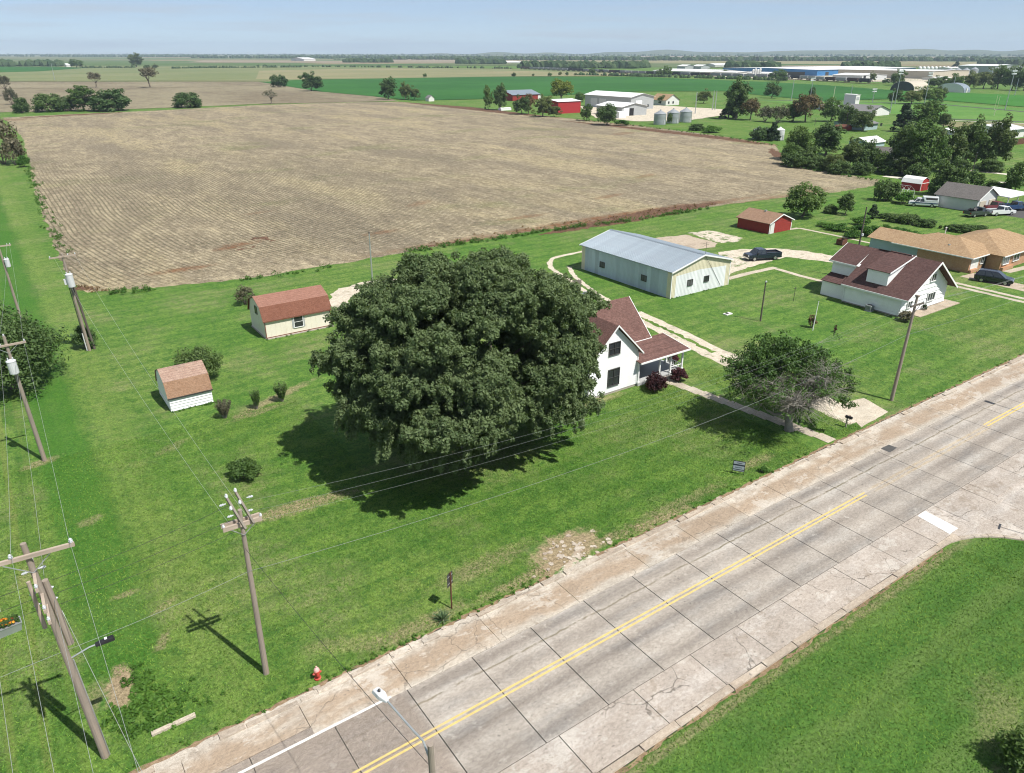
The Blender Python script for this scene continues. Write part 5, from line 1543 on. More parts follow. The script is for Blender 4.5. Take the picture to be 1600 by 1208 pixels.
by_px('warehouse', 'long low white shed behind the row of white tanks', 'warehouse', (1482, 109), (1486, 110), (1528, 109), 3, 1, 'x', M['offwhite'], M['whiteroof'], 1, ind)
by_px('farm_building', 'lone white barn roof far away left in the wheat land', 'barn', (473, 95), (475, 95.6), (481, 95.2), 3, 2, 'x', M['offwhite'], M['whiteroof'], 1)
by_px('farm_building', 'low white farm buildings far away left of the railway', 'barn', (788, 98.5), (792, 99), (806, 98.6), 2, 1.2, 'x', M['offwhite'], M['whiteroof'], 1)
by_px('farm_building', 'small white house far left beside the tree row', 'house', (103, 104.2), (104, 104.6), (109, 104.3), 2.6, 1.6, 'x', M['offwhite'], M['whiteroof'], .6)
for i in range(4):
    p = at(1176 + i * 3.6, 121)
    t = thing('silo', '%s tall white silo in the tight row of four beside the railway' % ('leftmost', 'second', 'third', 'rightmost')[i], 'silo', p, 0, 'white silos by the railway')
    r = wide(p, 1.75); h = tall(p, 10 + (i % 2) * 1.2)
    b = MB(); b.lathe([(r, 0), (r, h), (r * .8, h + r * .5), (.1, h + r * .8)], 14); obj('tank', b, M['whiteroof'], t)
    b = MB(); b.box(-.2, .2, -r - .4, -r, 0, h); obj('ladder', b, M['greymetal'], t)
for i in range(8):
    p = at(1437 + i * 6.2, 109.6)
    t = thing('storage_tank', '%s white round-topped storage tank in the row of eight behind the tan warehouse' % ('leftmost', 'second', 'third', 'fourth', 'fifth', 'sixth', 'seventh', 'rightmost')[i], 'tank', p, 0, 'white tanks in a row')
    r = wide(p, 2.5)
    b = MB(); b.lathe([(r, 0), (r, r * 1.1), (r * .93, r * 1.6), (r * .6, r * 2.0), (.1, r * 2.15)], 16); obj('shell', b, M['whiteroof'], t, smooth=True)
    b = MB(); b.box(-.4, .4, -r - .2, -r + .2, .1, 2.2); obj('hatch', b, M['greymetal'], t)
for i, (u, v, r_, h_) in enumerate(((1483, 118, 5.5, 7), (1495, 118.5, 5.5, 7.5), (1508, 118, 5.5, 7), (1521, 117.5, 5.5, 7.5), (1548, 116.5, 4.5, 6))):
    p = at(u, v)
    grain_bin('grain_bin', ['blue-grey cone-roofed bin, leftmost of the four by the railway trees', 'second blue-grey cone-roofed bin from the left by the railway trees', 'third blue-grey cone-roofed bin from the left by the railway trees', 'rightmost of the four blue-grey bins by the railway trees', 'single cone-roofed bin in front of the large white warehouse'][i], p, wide(p, r_), tall(p, h_), 'cone-roofed grain bins by the railway')
p = at(388, 86.5)
t = thing('water_tower', 'tiny white water tower on the far left horizon', 'water tower', p)
b = MB(); b.lathe([(3, 0), (2, 8), (1.6, 26), (5, 31), (6.5, 35), (5, 39), (1, 41)], 14); obj('tank', b, M['whiteroof'], t)

# freight train: hopper cars on the far line
T0, T1 = at(1361, 131), at(800, 107.5)
tb = sheet('railway_bed', strip(smooth_line([at(1480, 133), at(1361, 131.2), at(1290, 127.6), at(1225, 124), at(1100, 120.2), at(1000, 116.8), at(900, 112), at(800, 108), at(640, 104)]), 7.0), 0.5, M['ditch'], ragged=.4, step=10)
line = [Vector((*p, 0)) for p in smooth_line([at(1361, 131.0), at(1290, 127.4), at(1225, 123.8), at(1100, 120.0), at(1000, 116.6), at(900, 111.9), at(800, 108), at(700, 105.2)], 24)]
def along(sdist):
    acc = 0
    for a, b_ in zip(line, line[1:]):
        l = (b_ - a).length
        if acc + l >= sdist:
            d = (b_ - a).normalized()
            return a + d * (sdist - acc), math.atan2(d.y, d.x)
        acc += l
    return None
trainmats = [mat('hopper_%s' % n, c, .6, .15, .3, stain=((.10, .07, .055), .5)) for n, c in (('grey', (.30, .31, .32)), ('brown', (.10, .062, .055)), ('black', (.045, .045, .05)), ('lightgrey', (.42, .42, .42)))]
bodyM = []
for m in trainmats:
    b = MB()
    b.hexa([(-6.5, -1.1, 1.1), (6.5, -1.1, 1.1), (6.5, 1.1, 1.1), (-6.5, 1.1, 1.1)], [(-8.4, -1.55, 2.3), (8.4, -1.55, 2.3), (8.4, 1.55, 2.3), (-8.4, 1.55, 2.3)])
    b.box(-8.4, 8.4, -1.55, 1.55, 2.302, 4.5); b.box(-7.6, 7.6, -.6, .6, 4.5, 4.75)
    for i in range(9): b.box(-8.2 + i * 2.02, -8.05 + i * 2.02, -1.62, 1.62, 2.3, 4.48)
    me = b.mesh('hopper'); fix_normals(me); me.materials.append(m); bodyM.append(me)
bg = MB(); bg.box(-1.2, 1.2, -1.1, 1.1, .45, 1.0)
for sx in (-.8, .8):
    for sy in (-.75, .75): bg.tube([(sx, sy - .06, .45), (sx, sy + .06, .45)], .44, 10)
bgm = bg.mesh('bogie'); fix_normals(bgm); bgm.materials.append(M['darksteel'])
rt3 = random.Random(5)
names = ['grey', 'rust brown', 'black', 'pale grey']
for i in range(46):
    q = along(10 + i * 18.3)
    if q is None: break
    ci = rt3.choice([0, 0, 1, 2, 2, 3])
    t = thing('freight_car', '%s covered hopper car in the long freight train beyond the soybean field' % names[ci], 'freight car', (q[0].x, q[0].y, .5), q[1], 'hopper cars of the freight train')
    o = bpy.data.objects.new('hopper', bodyM[ci]); COL.objects.link(o); o.parent = t
    for sx in (-6.6, 6.6):
        o = bpy.data.objects.new('bogie', bgm); COL.objects.link(o); o.parent = t; o.location = (sx, 0, 0)

# sports field lamps and goal posts
def flood(label, u, v, vt, arr=True):
    p = at(u, v); h = tall(p, v - vt)
    t = thing('floodlight_mast', label, 'light mast', p, 0, 'lamp masts round the sports field')
    b = MB(); b.tube([(0, 0, 0), (0, 0, h)], [.28, .16], 8); obj('mast', b, M['steel'], t)
    if arr:
        b = MB()
        for k in range(2): b.bar((-2.4, 0, h - .8 - k * 1.5), (2.4, 0, h - .8 - k * 1.5), .14)
        obj('crossarm', b, M['steel'], t)
        for k in range(2):
            for j in range(4):
                b = MB(); x = -2.1 + j * 1.4; z = h - .55 - k * 1.5; b.box(x - .38, x + .38, -.3, .3, z - .3, z + .4)
                obj('lamp', b, M['lamp'], t)
    return t
flood('floodlight mast standing in front of the leafy quonset tree clump', 1444, 163, 121)
flood('floodlight mast at the right edge of the bright soybean field', 1570, 172, 122)
flood('slim floodlight mast left of the press box behind brown trees', 1266, 153, 125)
flood('floodlight mast left of the tree clump near the railway', 1398, 163, 118)
flood('plain lamp mast right beside the press box', 1329, 152, 136, False)
flood('lamp mast with small head between press box and tree clump', 1363, 160, 141)
flood('plain pole among the brown-topped trees left of the sports field', 1236, 158, 128, False)
flood('plain mast rising behind the white hall', 1390, 178, 148, False)
flood('plain mast at the far right behind the floodlight', 1585, 150, 128, False)
flood('plain mast in front of the blue-grey quonset hut', 1488, 143, 124, False)
flood('plain mast beside the farm lane, tallest right of the grain bins', 1086, 178, 146, False)
flood('lamp mast, left of the two by the lane right of the bins', 1113, 172, 144, False)
flood('lamp mast, right of the two by the lane right of the bins', 1117, 172, 144, False)
flood('thin pole in front of the far left crop field', 86, 126, 104, False)
def goal(label, u, v):
    p = at(u, v); t = thing('goal_post', label, 'goal post', p, .6, 'goal posts')
    b = MB(); b.tube([(0, 0, 0), (0, 0, 3)], .12, 8); obj('upright', b, M['yellowmetal'], t)
    b = MB(); b.bar((-3, 0, 3), (3, 0, 3), .16); obj('crossbar', b, M['yellowmetal'], t)
    for s in (-3, 3):
        b = MB(); b.tube([(s, 0, 3), (s, 0, 10)], .08, 8); obj('upright', b, M['yellowmetal'], t)
goal('yellow goal posts on the turf near the pale school wing', 1553, 181)
goal('yellow goal posts left of the press box', 1301, 160)

# ------------------------------------------------------------------ utility poles
def insulator(par, p, s=1.0, lying=None):
    b = MB(); s *= .72
    if lying is None:
        b.lathe([(.03 * s, 0), (.09 * s, .05 * s), (.05 * s, .08 * s), (.10 * s, .12 * s), (.05 * s, .16 * s), (.08 * s, .20 * s), (.03 * s, .26 * s)], 10, p)
    else:
        q = Vector(p); d = Vector(lying)
        b.tube([q, q + d * .12 * s, q + d * .13 * s, q + d * .22 * s, q + d * .23 * s, q + d * .34 * s], [.03 * s, .04 * s, .085 * s, .04 * s, .085 * s, .03 * s], 8)
    return obj('insulator', b, M['porcelain'], par)
def transformer(par, x, y, z, r=.27, h=.95, cat=True):
    b = MB(); b.lathe([(r * .95, 0), (r, .05), (r, h), (r * 1.06, h + .01), (r * 1.06, h + .07), (r * .7, h + .14)], 16, (x, y, z))
    c = obj('transformer', b, M['can'], par)
    for s in (-1, 1):
        b = MB(); b.lathe([(.04, 0), (.07, .06), (.04, .1), (.06, .16), (.02, .26)], 8, (x + s * r * .5, y, z + h + .1)); obj('bushing', b, M['porcelain'], c)
    b = MB(); b.bar((x, y, z + h * .8), (0, 0, z + h * .8), .07); b.bar((x, y, z + h * .25), (0, 0, z + h * .25), .07)
    obj('bracket', b, M['steel'], c)
def pole(name, label, p, h, lean=(0, 0), r=.155, m='polewood', cat='utility pole', group='wooden utility poles'):
    t = thing(name, label, cat, p, 0, group)
    t.rotation_euler = (math.radians(lean[0]), math.radians(lean[1]), 0)
    b = MB(); b.tube([(0, 0, -.3), (0, 0, h * .3), (0, 0, h * .65), (0, 0, h)], [r * 1.12, r, r * .85, r * .68], 12)
    obj('shaft', b, M[m], t)
    return t
P1 = pole('utility_pole', 'thick double-framed utility pole with wide crossarm and lamp, nearest at bottom left', (-1.73, 31.8), 12.7, (0, -2.0), .17)
b = MB(); b.bar((-1.6, .04, 12.15), (1.7, -.40, 12.15), .12, .18); obj('crossarm', b, M['armwood'], P1)
b = MB()
for s in (-1, 1): b.bar((s * .9, -.13, 12.05), (0, -.16, 11.3), .03)
obj('arm_brace', b, M['steel'], P1)
for x in (-1.5, -.55, 1.6): insulator(P1, (x, -.175 - x * .133, 12.24), 1.25)
for i, (z, yy) in enumerate(((11.2, .3), (10.1, .55), (9.5, .5))):
    b = MB(); b.bar((0, -1.4, z), (0, 1.0, z), .12, .16); obj('side_arm', b, M['armwood'], P1)
    insulator(P1, (0, -1.3, z + .08), 1.0); insulator(P1, (0, .9, z + .08), 1.0)
    for s in (-1, 1):
        insulator(P1, (s * .16, .2, z), 1.2, (s, 0, -.03))
b = MB(); b.tube([(.30, .12, 7.0), (.28, .12, 8.6), (.24, .12, 10.6)], [.15, .145, .13], 10); obj('stub_pole', b, M['polewood'], P1)
b = MB(); b.tube([(-.34, -.05, 8.4), (-.3, -.05, 10.9)], [.09, .08], 8); obj('stub_pole', b, M['armwood'], P1)
b = MB(); b.tube([(.05, 0, 6.3), (.9, 0, 6.5), (1.25, 0, 6.5)], .035, 6); obj('lamp_arm', b, M['steel'], P1)
b = MB(); b.hexa([(1.15, -.13, 6.44), (1.95, -.15, 6.42), (1.95, .15, 6.42), (1.15, .13, 6.44)], [(1.15, -.10, 6.56), (1.9, -.13, 6.6), (1.9, .13, 6.6), (1.15, .10, 6.56)])
lh = obj('lamp_head', b, M['black'], P1, bevel=.02)
b = MB(); b.box(1.55, 1.66, -.05, .05, 6.595, 6.66); obj('photocell', b, M['lamp'], lh)
b = MB(); b.tube([(.2, 0, 0), (.19, 0, 6.2)], .03, 6); obj('conduit', b, M['steel'], P1)

P2 = pole('utility_pole', 'utility pole with weathered double crossarm and angled top timbers above lawn', (6.34, 32.54), 10.6, (0, 0.8), .15)
b = MB(); b.box(-.95, .95, -.24, -.12, 9.75, 9.98); b.box(-.95, .95, .12, .24, 9.75, 9.98); obj('crossarm', b, M['armwood'], P2)
b = MB()
for s in (-1, 1): b.bar((s * .6, -.18, 9.75), (0, -.15, 9.2), .035)
obj('arm_brace', b, M['steel'], P2)
for (x0, x1, yy) in ((-.22, -.52, -.15), (.26, .0, .15)):
    b = MB(); b.bar((x0 + .2, yy - .6, 9.9), (x1 + .1, yy + .55, 11.2), .11); obj('top_timber', b, M['brownwood'], P2)
    insulator(P2, (x1 + .1, yy + .58, 11.2), 1.2); insulator(P2, (x1 + .12, yy + .1, 10.75), 1.2)
for x in (-.9, .9): insulator(P2, (x, -.18, 9.98), 1.0); 
for s in (-1, 1):
    insulator(P2, (s * .3, 0, 10.4), 1.3, (s, 0, -.05)); insulator(P2, (s * .5, .4, 10.9), 1.3, (s, 0, -.05))

PL = pole('utility_pole', 'utility pole with plain crossarm and one pale transformer in the left lawn', (-1.29, 66.1), 11.1, (0, -1.2), .16)
b = MB(); b.box(-1.3, 1.3, -.2, -.08, 10.3, 10.45); obj('crossarm', b, M['armwood'], PL)
b = MB()
for s in (-1, 1): b.bar((s * .7, -.14, 10.3), (0, -.1, 9.7), .03)
obj('arm_brace', b, M['steel'], PL)
for x in (-1.2, -.4, 1.2): insulator(PL, (x, -.14, 10.45), 1.0)
insulator(PL, (0, 0, 11.1), 1.0)
transformer(PL, -.05, -.5, 8.15, .33, 1.0)
PM = pole('utility_pole', 'utility pole with big white transformer and bush at its foot by the field corner', (5.4, 91.8), 11.3, (0, -1.5), .16)
b = MB(); b.box(-1.3, 1.3, -.2, -.08, 10.9, 11.05); obj('crossarm', b, M['armwood'], PM)
for x in (-1.2, .5, 1.2): insulator(PM, (x, -.14, 11.05), 1.0)
transformer(PM, .05, -.6, 7.7, .36, 1.35)
b = MB(); b.box(-.55, -.25, -.5, -.2, 8.0, 8.6); obj('switch_box', b, M['can'], PM)
b = MB(); b.tube([(-.22, -.1, 2.2), (-.22, -.1, 7.6)], .045, 6); obj('conduit', b, M['blackwire'], PM)
b = MB(); b.tube([(-.24, -.1, .1), (-.24, -.1, 2.2)], .06, 6); obj('riser', b, M['can'], PM)
b = MB(); b.tube([(.55, .2, -.2), (.35, .15, 5), (.2, .1, 8.2)], [.14, .13, .12], 10); obj('stub_pole', b, M['darkpole'], PM)
PN = pole('utility_pole', 'farther utility pole at left edge with small transformer behind the leafy tree', (-.16, 109.2), 9.8, (0, -1.0), .15)
b = MB(); b.box(-1.3, 1.3, -.2, -.08, 9.3, 9.45); obj('crossarm', b, M['armwood'], PN)
for x in (-1.2, .9, 1.2): insulator(PN, (x, -.14, 9.45), 1.0)
transformer(PN, .38, -.3, 6.8, .28, .9)
PR = pole('utility_pole', 'utility pole with single dark crossarm at the road before the dormer house', (67.7, 32.0), 10.5, (0, 1.6), .16)
b = MB(); b.box(-1.15, 1.15, -.22, -.1, 9.7, 9.85); obj('crossarm', b, M['darkpole'], PR)
b = MB()
for s in (-1, 1): b.bar((s * .6, -.16, 9.7), (0, -.12, 9.1), .035)
obj('arm_brace', b, M['darksteel'], PR)
for x in (-1.05, 1.05): insulator(PR, (x, -.16, 9.85), 1.0)
b = MB(); b.box(-.14, .14, -.17, .17, 10.5, 10.66); obj('pole_cap', b, M['polewood'], PR)
# poles out of the picture that carry the lines on
pole('utility_pole', 'utility pole outside the picture that carries the left line over the road', (-1.3, -14), 12.0, (0, 0), .16)
pole('utility_pole', 'utility pole outside the picture that carries the road line to the right', (132, 32), 10.6, (0, 0), .16)
pole('utility_pole', 'utility pole outside the picture that carries the road line to the left', (-66, 32), 11.0, (0, 0), .16)
PG = pole('metal_pole', 'slim grey pole rising beside the gravel loop behind the big tree', (41.73, 94.0), 8.3, (0, 0.6), .11, 'steel', 'pole', 'slim poles in the yards')
b = MB(); b.lathe([(.05, 0), (.11, .1), (.02, .3)], 8, (0, 0, 8.3)); obj('pole_cap', b, M['darksteel'], PG)
PS = pole('yard_pole', 'dark yard pole with small lamp behind the thinning tree', (76.45, 54.35), 5.1, (0, -.6), .10, 'darkpole', 'pole', 'slim poles in the yards')
b = MB(); b.lathe([(.07, 0), (.13, .05), (.13, .18), (.03, .26)], 10, (0, -.05, 5.05)); obj('lamp_head', b, M['steel'], PS)
PA = pole('thin_post', 'thin dark post alone on the lawn left of the dormer house', (87.15, 57.2), 1.9, (0, 0), .035, 'darksteel', 'post', 'slim poles in the yards')
b = MB(); b.bar((-.3, 0, 1.75), (.3, 0, 1.75), .05); obj('cross_bar', b, M['darksteel'], PA)
PB = pole('white_post', 'white slanting post beside a reddish sapling on the lawn', (78.9, 48.5), 3.6, (0, 3), .05, 'trim', 'post', 'slim poles in the yards')
b = MB(); b.lathe([(.05, 0), (.08, .03), (.02, .12)], 8, (0, 0, 3.6)); obj('pole_cap', b, M['steel'], PB)
PH = pole('yard_pole', 'dark pole standing behind the dormer house roof', (104.0, 59.0), 10.6, (0, .8), .13, 'darkpole', 'pole', 'slim poles in the yards')
b = MB(); b.box(-.16, .16, -.3, -.1, 6.4, 6.75); obj('meter_box', b, M['can'], PH)
for (u, v, h, lab) in ((1490, 265, 6.5, 'wooden pole at the bend of the white gravel road'), (1519, 270, 5.5, 'dark pole beside the white gravel road'), (1273, 196, 3.0, 'short post on the grass below the brown-topped trees')):
    q = pole('yard_pole', lab, at(u, v), h, (0, 0), .11, 'darkpole', 'pole', 'slim poles in the yards')
    b = MB(); b.box(-.14, .14, -.14, .14, h, h + .08); obj('pole_cap', b, M['steel'], q)
# street lamp whose pole stands below the picture
SL = pole('street_lamp', 'wooden street lamp pole with long silver arm over the road', (7.75, 15.8), 10.05, (0, 0), .15, 'polewood', 'street lamp', 'street lamps')
b = MB(); b.tube([(0, .1, 9.2), (-.02, .5, 9.75), (-.08, 1.0, 9.72), (-.30, 2.65, 9.85)], .042, 8); obj('lamp_arm', b, M['steel'], SL)
hd = MB()
for (a, r, z0, z1) in ((0, .10, 10.22, 10.32), (.3, .19, 10.2, 10.38), (.6, .22, 10.2, 10.4), (.85, .15, 10.22, 10.36)):
    pass
ux, uy = -.153, .988
def hp(a, s, z): return (-.30 + ux * a - uy * s, 2.6 + uy * a + ux * s, z - .4)
hd.hexa([hp(0, -.07, 10.2), hp(0, .07, 10.2), hp(.35, .19, 10.18), hp(.35, -.19, 10.18)], [hp(0, -.06, 10.3), hp(0, .06, 10.3), hp(.35, .15, 10.37), hp(.35, -.15, 10.37)])
hd.hexa([hp(.352, -.19, 10.18), hp(.352, .19, 10.18), hp(.8, .17, 10.18), hp(.8, -.17, 10.18)], [hp(.352, -.15, 10.37), hp(.352, .15, 10.37), hp(.76, .12, 10.33), hp(.76, -.12, 10.33)])
lo = obj('lamp_head', hd, M['can'], SL, bevel=.03)
b = MB(); b.lathe([(.05, 0), (.05, .08), (.02, .1)], 10, hp(.5, 0, 10.37)); obj('photocell', b, M['darksteel'], lo)
b = MB(); b.box(-.35, -.1, -.2, .1, 8.3, 8.6); obj('junction_box', b, M['steel'], SL)
SL2 = pole('street_lamp', 'street lamp outside the right edge whose shadow falls on the road', (77.2, 16.6), 10.0, (0, 0), .13, 'polewood', 'street lamp', 'street lamps')
b = MB(); b.tube([(0, 0, 9.2), (-.05, .8, 9.9), (-.15, 3.2, 10.2)], .045, 8); obj('lamp_arm', b, M['steel'], SL2)
b = MB(); b.box(-.35, .05, 3.1, 3.9, 10.12, 10.32); obj('lamp_head', b, M['can'], SL2)

M['cable'] = mat('weathered_cable', (0.23, 0.25, 0.235), .6, .1, 1)
# wires, each one its own sagging line
def wire(label, p, q, sag, r=.0075, m='wire', grp='overhead lines'):
    p, q = Vector(p), Vector(q)
    pts = [p + (q - p) * (i / 24) - Vector((0, 0, sag * 4 * (i / 24) * (1 - i / 24))) for i in range(25)]
    b = MB(); b.tube(pts, r, 5)
    o = obj('power_line', b, M[m], smooth=True)
    return tag(o, label, 'power line', grp)
WL = {'-1.45': 'outer left', '-.5': 'middle', '1.55': 'right'}
xs1 = (-3.6, -2.65, -.6); 
for i, nm in enumerate(('leftmost', 'middle', 'right-hand')):
    a = (xs1[i], 31.7, 12.5); b_ = ((-2.75, -1.95, -.35)[i], 66.0, 10.7); c_ = ((-1.55, -.3 + .9, .85)[i], 109.1, 9.7); d_ = ((-2.6, -1.6, .2)[i], -14, 12.2)
    wire('%s pale wire running up the left lawn from the nearest pole' % nm, a, b_, .55)
    wire('%s pale wire between the two poles at the left edge' % nm, b_, c_, .55)
    wire('%s pale wire falling from the nearest pole towards the bottom edge' % nm, a, d_, .6)
wire('lower thin wire along the left lawn under the crossarm wires', (-1.9, 31.8, 10.4), (-1.3, 66.1, 8.9), .5, .008)
wire('lower thin wire falling from the nearest pole towards the bottom edge', (-1.75, 31.8, 9.6), (-1.3, -14, 9.5), .5, .008)
for (dz, lab) in ((10.9, 'upper'), (10.2, 'second'), (9.6, 'third')):
    wire('%s dark wire between the two nearest poles above the lawn' % lab, (-1.6, 31.9, dz - .4), (6.1, 32.6 + (dz - 10) * .3, dz - .1), .12, .010, 'blackwire')
    wire('%s dark wire leaving the nearest pole at the left edge' % lab, (-2.0, 31.9, dz - .3), (-66, 32, dz - .6), .9, .010, 'blackwire')
for (yy, z, z2, lab) in ((32.9, 10.75, 9.9, 'upper'), (32.6, 10.3, 9.95, 'middle'), (32.35, 9.85, 9.4, 'lower')):
    wire('%s thin wire crossing in front of the big tree from pole to pole' % lab, (6.6, yy, z), (67.4, 31.8 + (yy - 32.5), z2), 1.5, .0045, 'cable')
    wire('%s thin wire running right from the pole before the dormer house' % lab, (67.4, 31.8 + (yy - 32.5), z2), (132, 32, z2), 1.3, .008)
wire('pale cable strung low along the lawn beside the road', (6.34, 32.4, 7.0), (67.5, 31.9, 6.9), 1.35, .010, 'cable')
wire('pale cable between the two nearest poles under the crossarms', (-1.73, 31.7, 6.9), (6.34, 32.4, 7.0), .12, .010, 'cable')
wire('pale cable leaving the nearest pole at lamp height', (-66, 32, 6.8), (-1.73, 31.7, 6.9), .8, .010, 'cable')
wire('pale cable running right from the pole before the dormer house', (67.5, 31.9, 6.9), (132, 32, 6.8), .8, .010, 'cable')
wire('thin line from the lawn pole over the road to the street lamp', (6.4, 32.4, 8.4), (7.75, 15.9, 8.9), .25, .011, 'blackwire')
for (x0, x1, lab) in ((4.3, 5.9, 'left'), (6.3, 6.8, 'right')):
    wire('%s faint wire from the field corner pole to the lawn pole' % lab, (x0, 91.7, 10.9), (x1, 32.6, 10.0), .9, .007)
wire('guy wire beside the nearest pole', (-1.6, 31.7, 9.0), (-.2, 27.6, .2), .02, .012)

# ------------------------------------------------------------------ small things by the road
hy = thing('fire_hydrant', 'red fire hydrant with faded pale cap on the lawn by the kerb', 'hydrant', (8.51, 30.55))
M['hydrant'] = mat('hydrant_red', (0.42, 0.060, 0.042), .55, .15, 6, stain=((0.55, 0.26, 0.2), .5))
M['hydrantcap'] = mat('hydrant_cap', (0.60, 0.36, 0.32), .55, .15, 6)
b = MB(); b.lathe([(.17, 0), (.19, .03), (.19, .09), (.13, .11), (.12, .5), (.17, .52), (.17, .58), (.14, .60)], 16); obj('barrel', b, M['hydrant'], hy, smooth=False)
b = MB(); b.lathe([(.16, .60), (.15, .68), (.10, .76), (.045, .80), (.045, .88), (.02, .9)], 14); obj('bonnet', b, M['hydrantcap'], hy)
for (dx, dy, r) in ((.17, 0, .07), (-.17, 0, .07), (0, -.18, .09)):
    b = MB(); b.tube([(dx * .6, dy * .6, .42), (dx * 1.25, dy * 1.25, .42)], r, 10); b.tube([(dx * 1.25, dy * 1.25, .42), (dx * 1.45, dy * 1.45, .42)], r * .55, 6)
    obj('outlet', b, M['hydrant'], hy)
sg = thing('road_sign', 'back of a rectangular road sign on a rusty post by the kerb', 'sign', (17.31, 31.15), math.radians(28))
b = MB(); b.bar((0, 0, 0), (0, 0, 2.75), .07); obj('post', b, M['rust'], sg)
b = MB(); b.box(-.3, .3, .04, .055, 1.75, 2.7); obj('sign_plate', b, M['darksteel'], sg)
b = MB(); b.box(-.28, .28, .03, .042, 1.95, 2.0); b.box(-.28, .28, .03, .042, 2.45, 2.5); obj('brace', b, M['steel'], sg)
es = thing('yard_sign', 'small dark yard sign with pale printed panels standing near the kerb', 'sign', (44.3, 31.5), math.radians(-55))
b = MB(); b.bar((-.45, 0, 0), (-.45, 0, 1.22), .04); b.bar((.45, 0, 0), (.45, 0, 1.22), .04); b.bar((-.45, 0, 1.2), (.45, 0, 1.2), .04); b.bar((-.45, 0, .3), (.45, 0, .3), .04); obj('frame', b, M['black'], es)
b = MB(); b.box(-.43, .43, -.015, .015, .32, 1.18)
obj('panel', b, mat('sign_navy', (.03, .04, .06), .4, .1, 3), es)
M['signpale'] = mat('sign_pale', (.38, .43, .47), .4, .06, 3)
b = MB(); b.box(-.43, .43, -.022, -.016, .92, 1.16); b.box(-.43, .43, -.022, -.016, .48, .78); b.box(-.43, .43, -.022, -.016, .33, .40); obj('print', b, M['signpale'], es)
b = MB()
for i in range(5): b.box(-.2 + i * .09, -.14 + i * .09, -.026, -.021, 1.0, 1.08)
for i in range(6): b.box(-.28 + i * .09, -.22 + i * .09, -.026, -.021, .6, .67)
obj('lettering', b, mat('sign_ink', (.04, .05, .08), .5, .1, 3), es)
mb_ = thing('mailbox', 'black mailbox on a pale post beside the driveway mouth', 'mailbox', (58.9, 31.3), math.radians(8))
b = MB(); b.box(-.05, .05, -.05, .05, 0, .95); b.bar((0, 0, .6), (0, -.3, .93), .05); obj('post', b, M['foundation'], mb_)
b = MB(); pr = [(-.11, .95), (.11, .95), (.11, 1.09), (.078, 1.16), (0, 1.19), (-.078, 1.16), (-.11, 1.09)]
b.prism(pr, 'y', -.42, .18); bx_ = obj('box', b, M['black'], mb_)
b = MB(); b.box(.112, .125, -.2, -.16, 1.05, 1.2); b.box(.112, .13, -.2, -.08, 1.16, 1.2); obj('flag', b, M['redlamp'], bx_)
b = MB(); b.prism([(p[0] * .92, .955 + (p[1] - .95) * .95) for p in pr], 'y', -.44, -.42); obj('lid', b, M['darksteel'], bx_)
cs = thing('concrete_headwall', 'narrow pale concrete edge of the culvert beside the grassy pit', 'culvert edge', (1.4, 31.8), 0)
b = MB(); b.box(-1.05, 1.05, -.12, .12, -.05, .16); obj('slab', b, M['walk'], cs, bevel=.02)
b = MB(); b.box(-1.0, 1.0, .12, .2, -.05, .02); obj('footing', b, M['foundation'], cs)
ws = thing('white_post', 'tall white board wall end at the left edge above the flower trough', 'wall', (-5.45, 46.8))
b = MB(); b.box(-1.5, .12, -.1, .25, 0, 2.4); obj('wall', b, M['white'], ws)
b = MB(); b.box(-1.55, .17, -.15, .3, 2.4, 2.48); obj('cap', b, M['trim'], ws)
hs = thing('white_building', 'corner of a white building at the left edge beneath the dark tree', 'building', (-9.0, 79.6))
b = MB(); b.box(0, 2.6, 0, 5, 0, 1.6); obj('wall', b, M['white'], hs)
b = MB(); b.box(-.2, 2.75, -.2, 5.2, 1.6, 1.72); obj('roof', b, M['greyroof'], hs)
bx0 = thing('burn_box', 'low rusty brown box alone on the lawn behind the dormer house', 'box', (121.9, 72.4))
b = MB(); b.box(-.75, .75, -.6, .6, 0, .06); b.box(-.75, .75, -.6, -.52, 0, 1.0); b.box(-.75, .75, .52, .6, 0, 1.0); b.box(-.75, -.67, -.52, .52, 0, 1.0); b.box(.67, .75, -.52, .52, 0, 1.0); obj('box_side', b, M['rust'], bx0)
b = MB(); b.box(-.67, .67, -.52, .52, .7, .74); obj('box_fill', b, M['black'], bx0)
gc = thing('garden_cart', 'small dark garden cart beside the red shed', 'cart', at(1229, 356), .4)
b = MB(); b.hexa([(-.7, -.4, .4), (.7, -.4, .4), (.7, .4, .4), (-.7, .4, .4)], [(-.85, -.5, .85), (.85, -.5, .85), (.85, .5, .85), (-.85, .5, .85)]); obj('tub', b, M['rust'], gc)
for s_ in (-1, 1):
    b = MB(); b.tube([(0, s_ * .45, .3), (0, s_ * .55, .3)], .3, 12); obj('wheel', b, M['tyre'], gc)
b = MB(); b.bar((.7, 0, .5), (1.7, 0, .7), .05); obj('handle', b, M['darksteel'], gc)
st = thing('stepping_slab', 'small white slab with dark lid lying on the lawn near the metal barn', 'slab', at(1137, 491))
b = MB(); b.box(-.55, .55, -.35, .35, 0, .12); obj('slab', b, M['offwhite'], st)
b = MB(); b.box(-.3, .05, -.15, .2, .12, .2); obj('lid', b, M['black'], st)
fl = thing('flower_trough', 'grey metal trough of orange and red flowers at the left edge', 'planter', (-5.15, 44.3), .1)
b = MB(); b.hexa([(-.75, -.28, 0), (.75, -.28, 0), (.75, .28, 0), (-.75, .28, 0)], [(-.85, -.34, .55), (.85, -.34, .55), (.85, .34, .55), (-.85, .34, .55)]); obj('trough', b, M['binmetal'], fl)
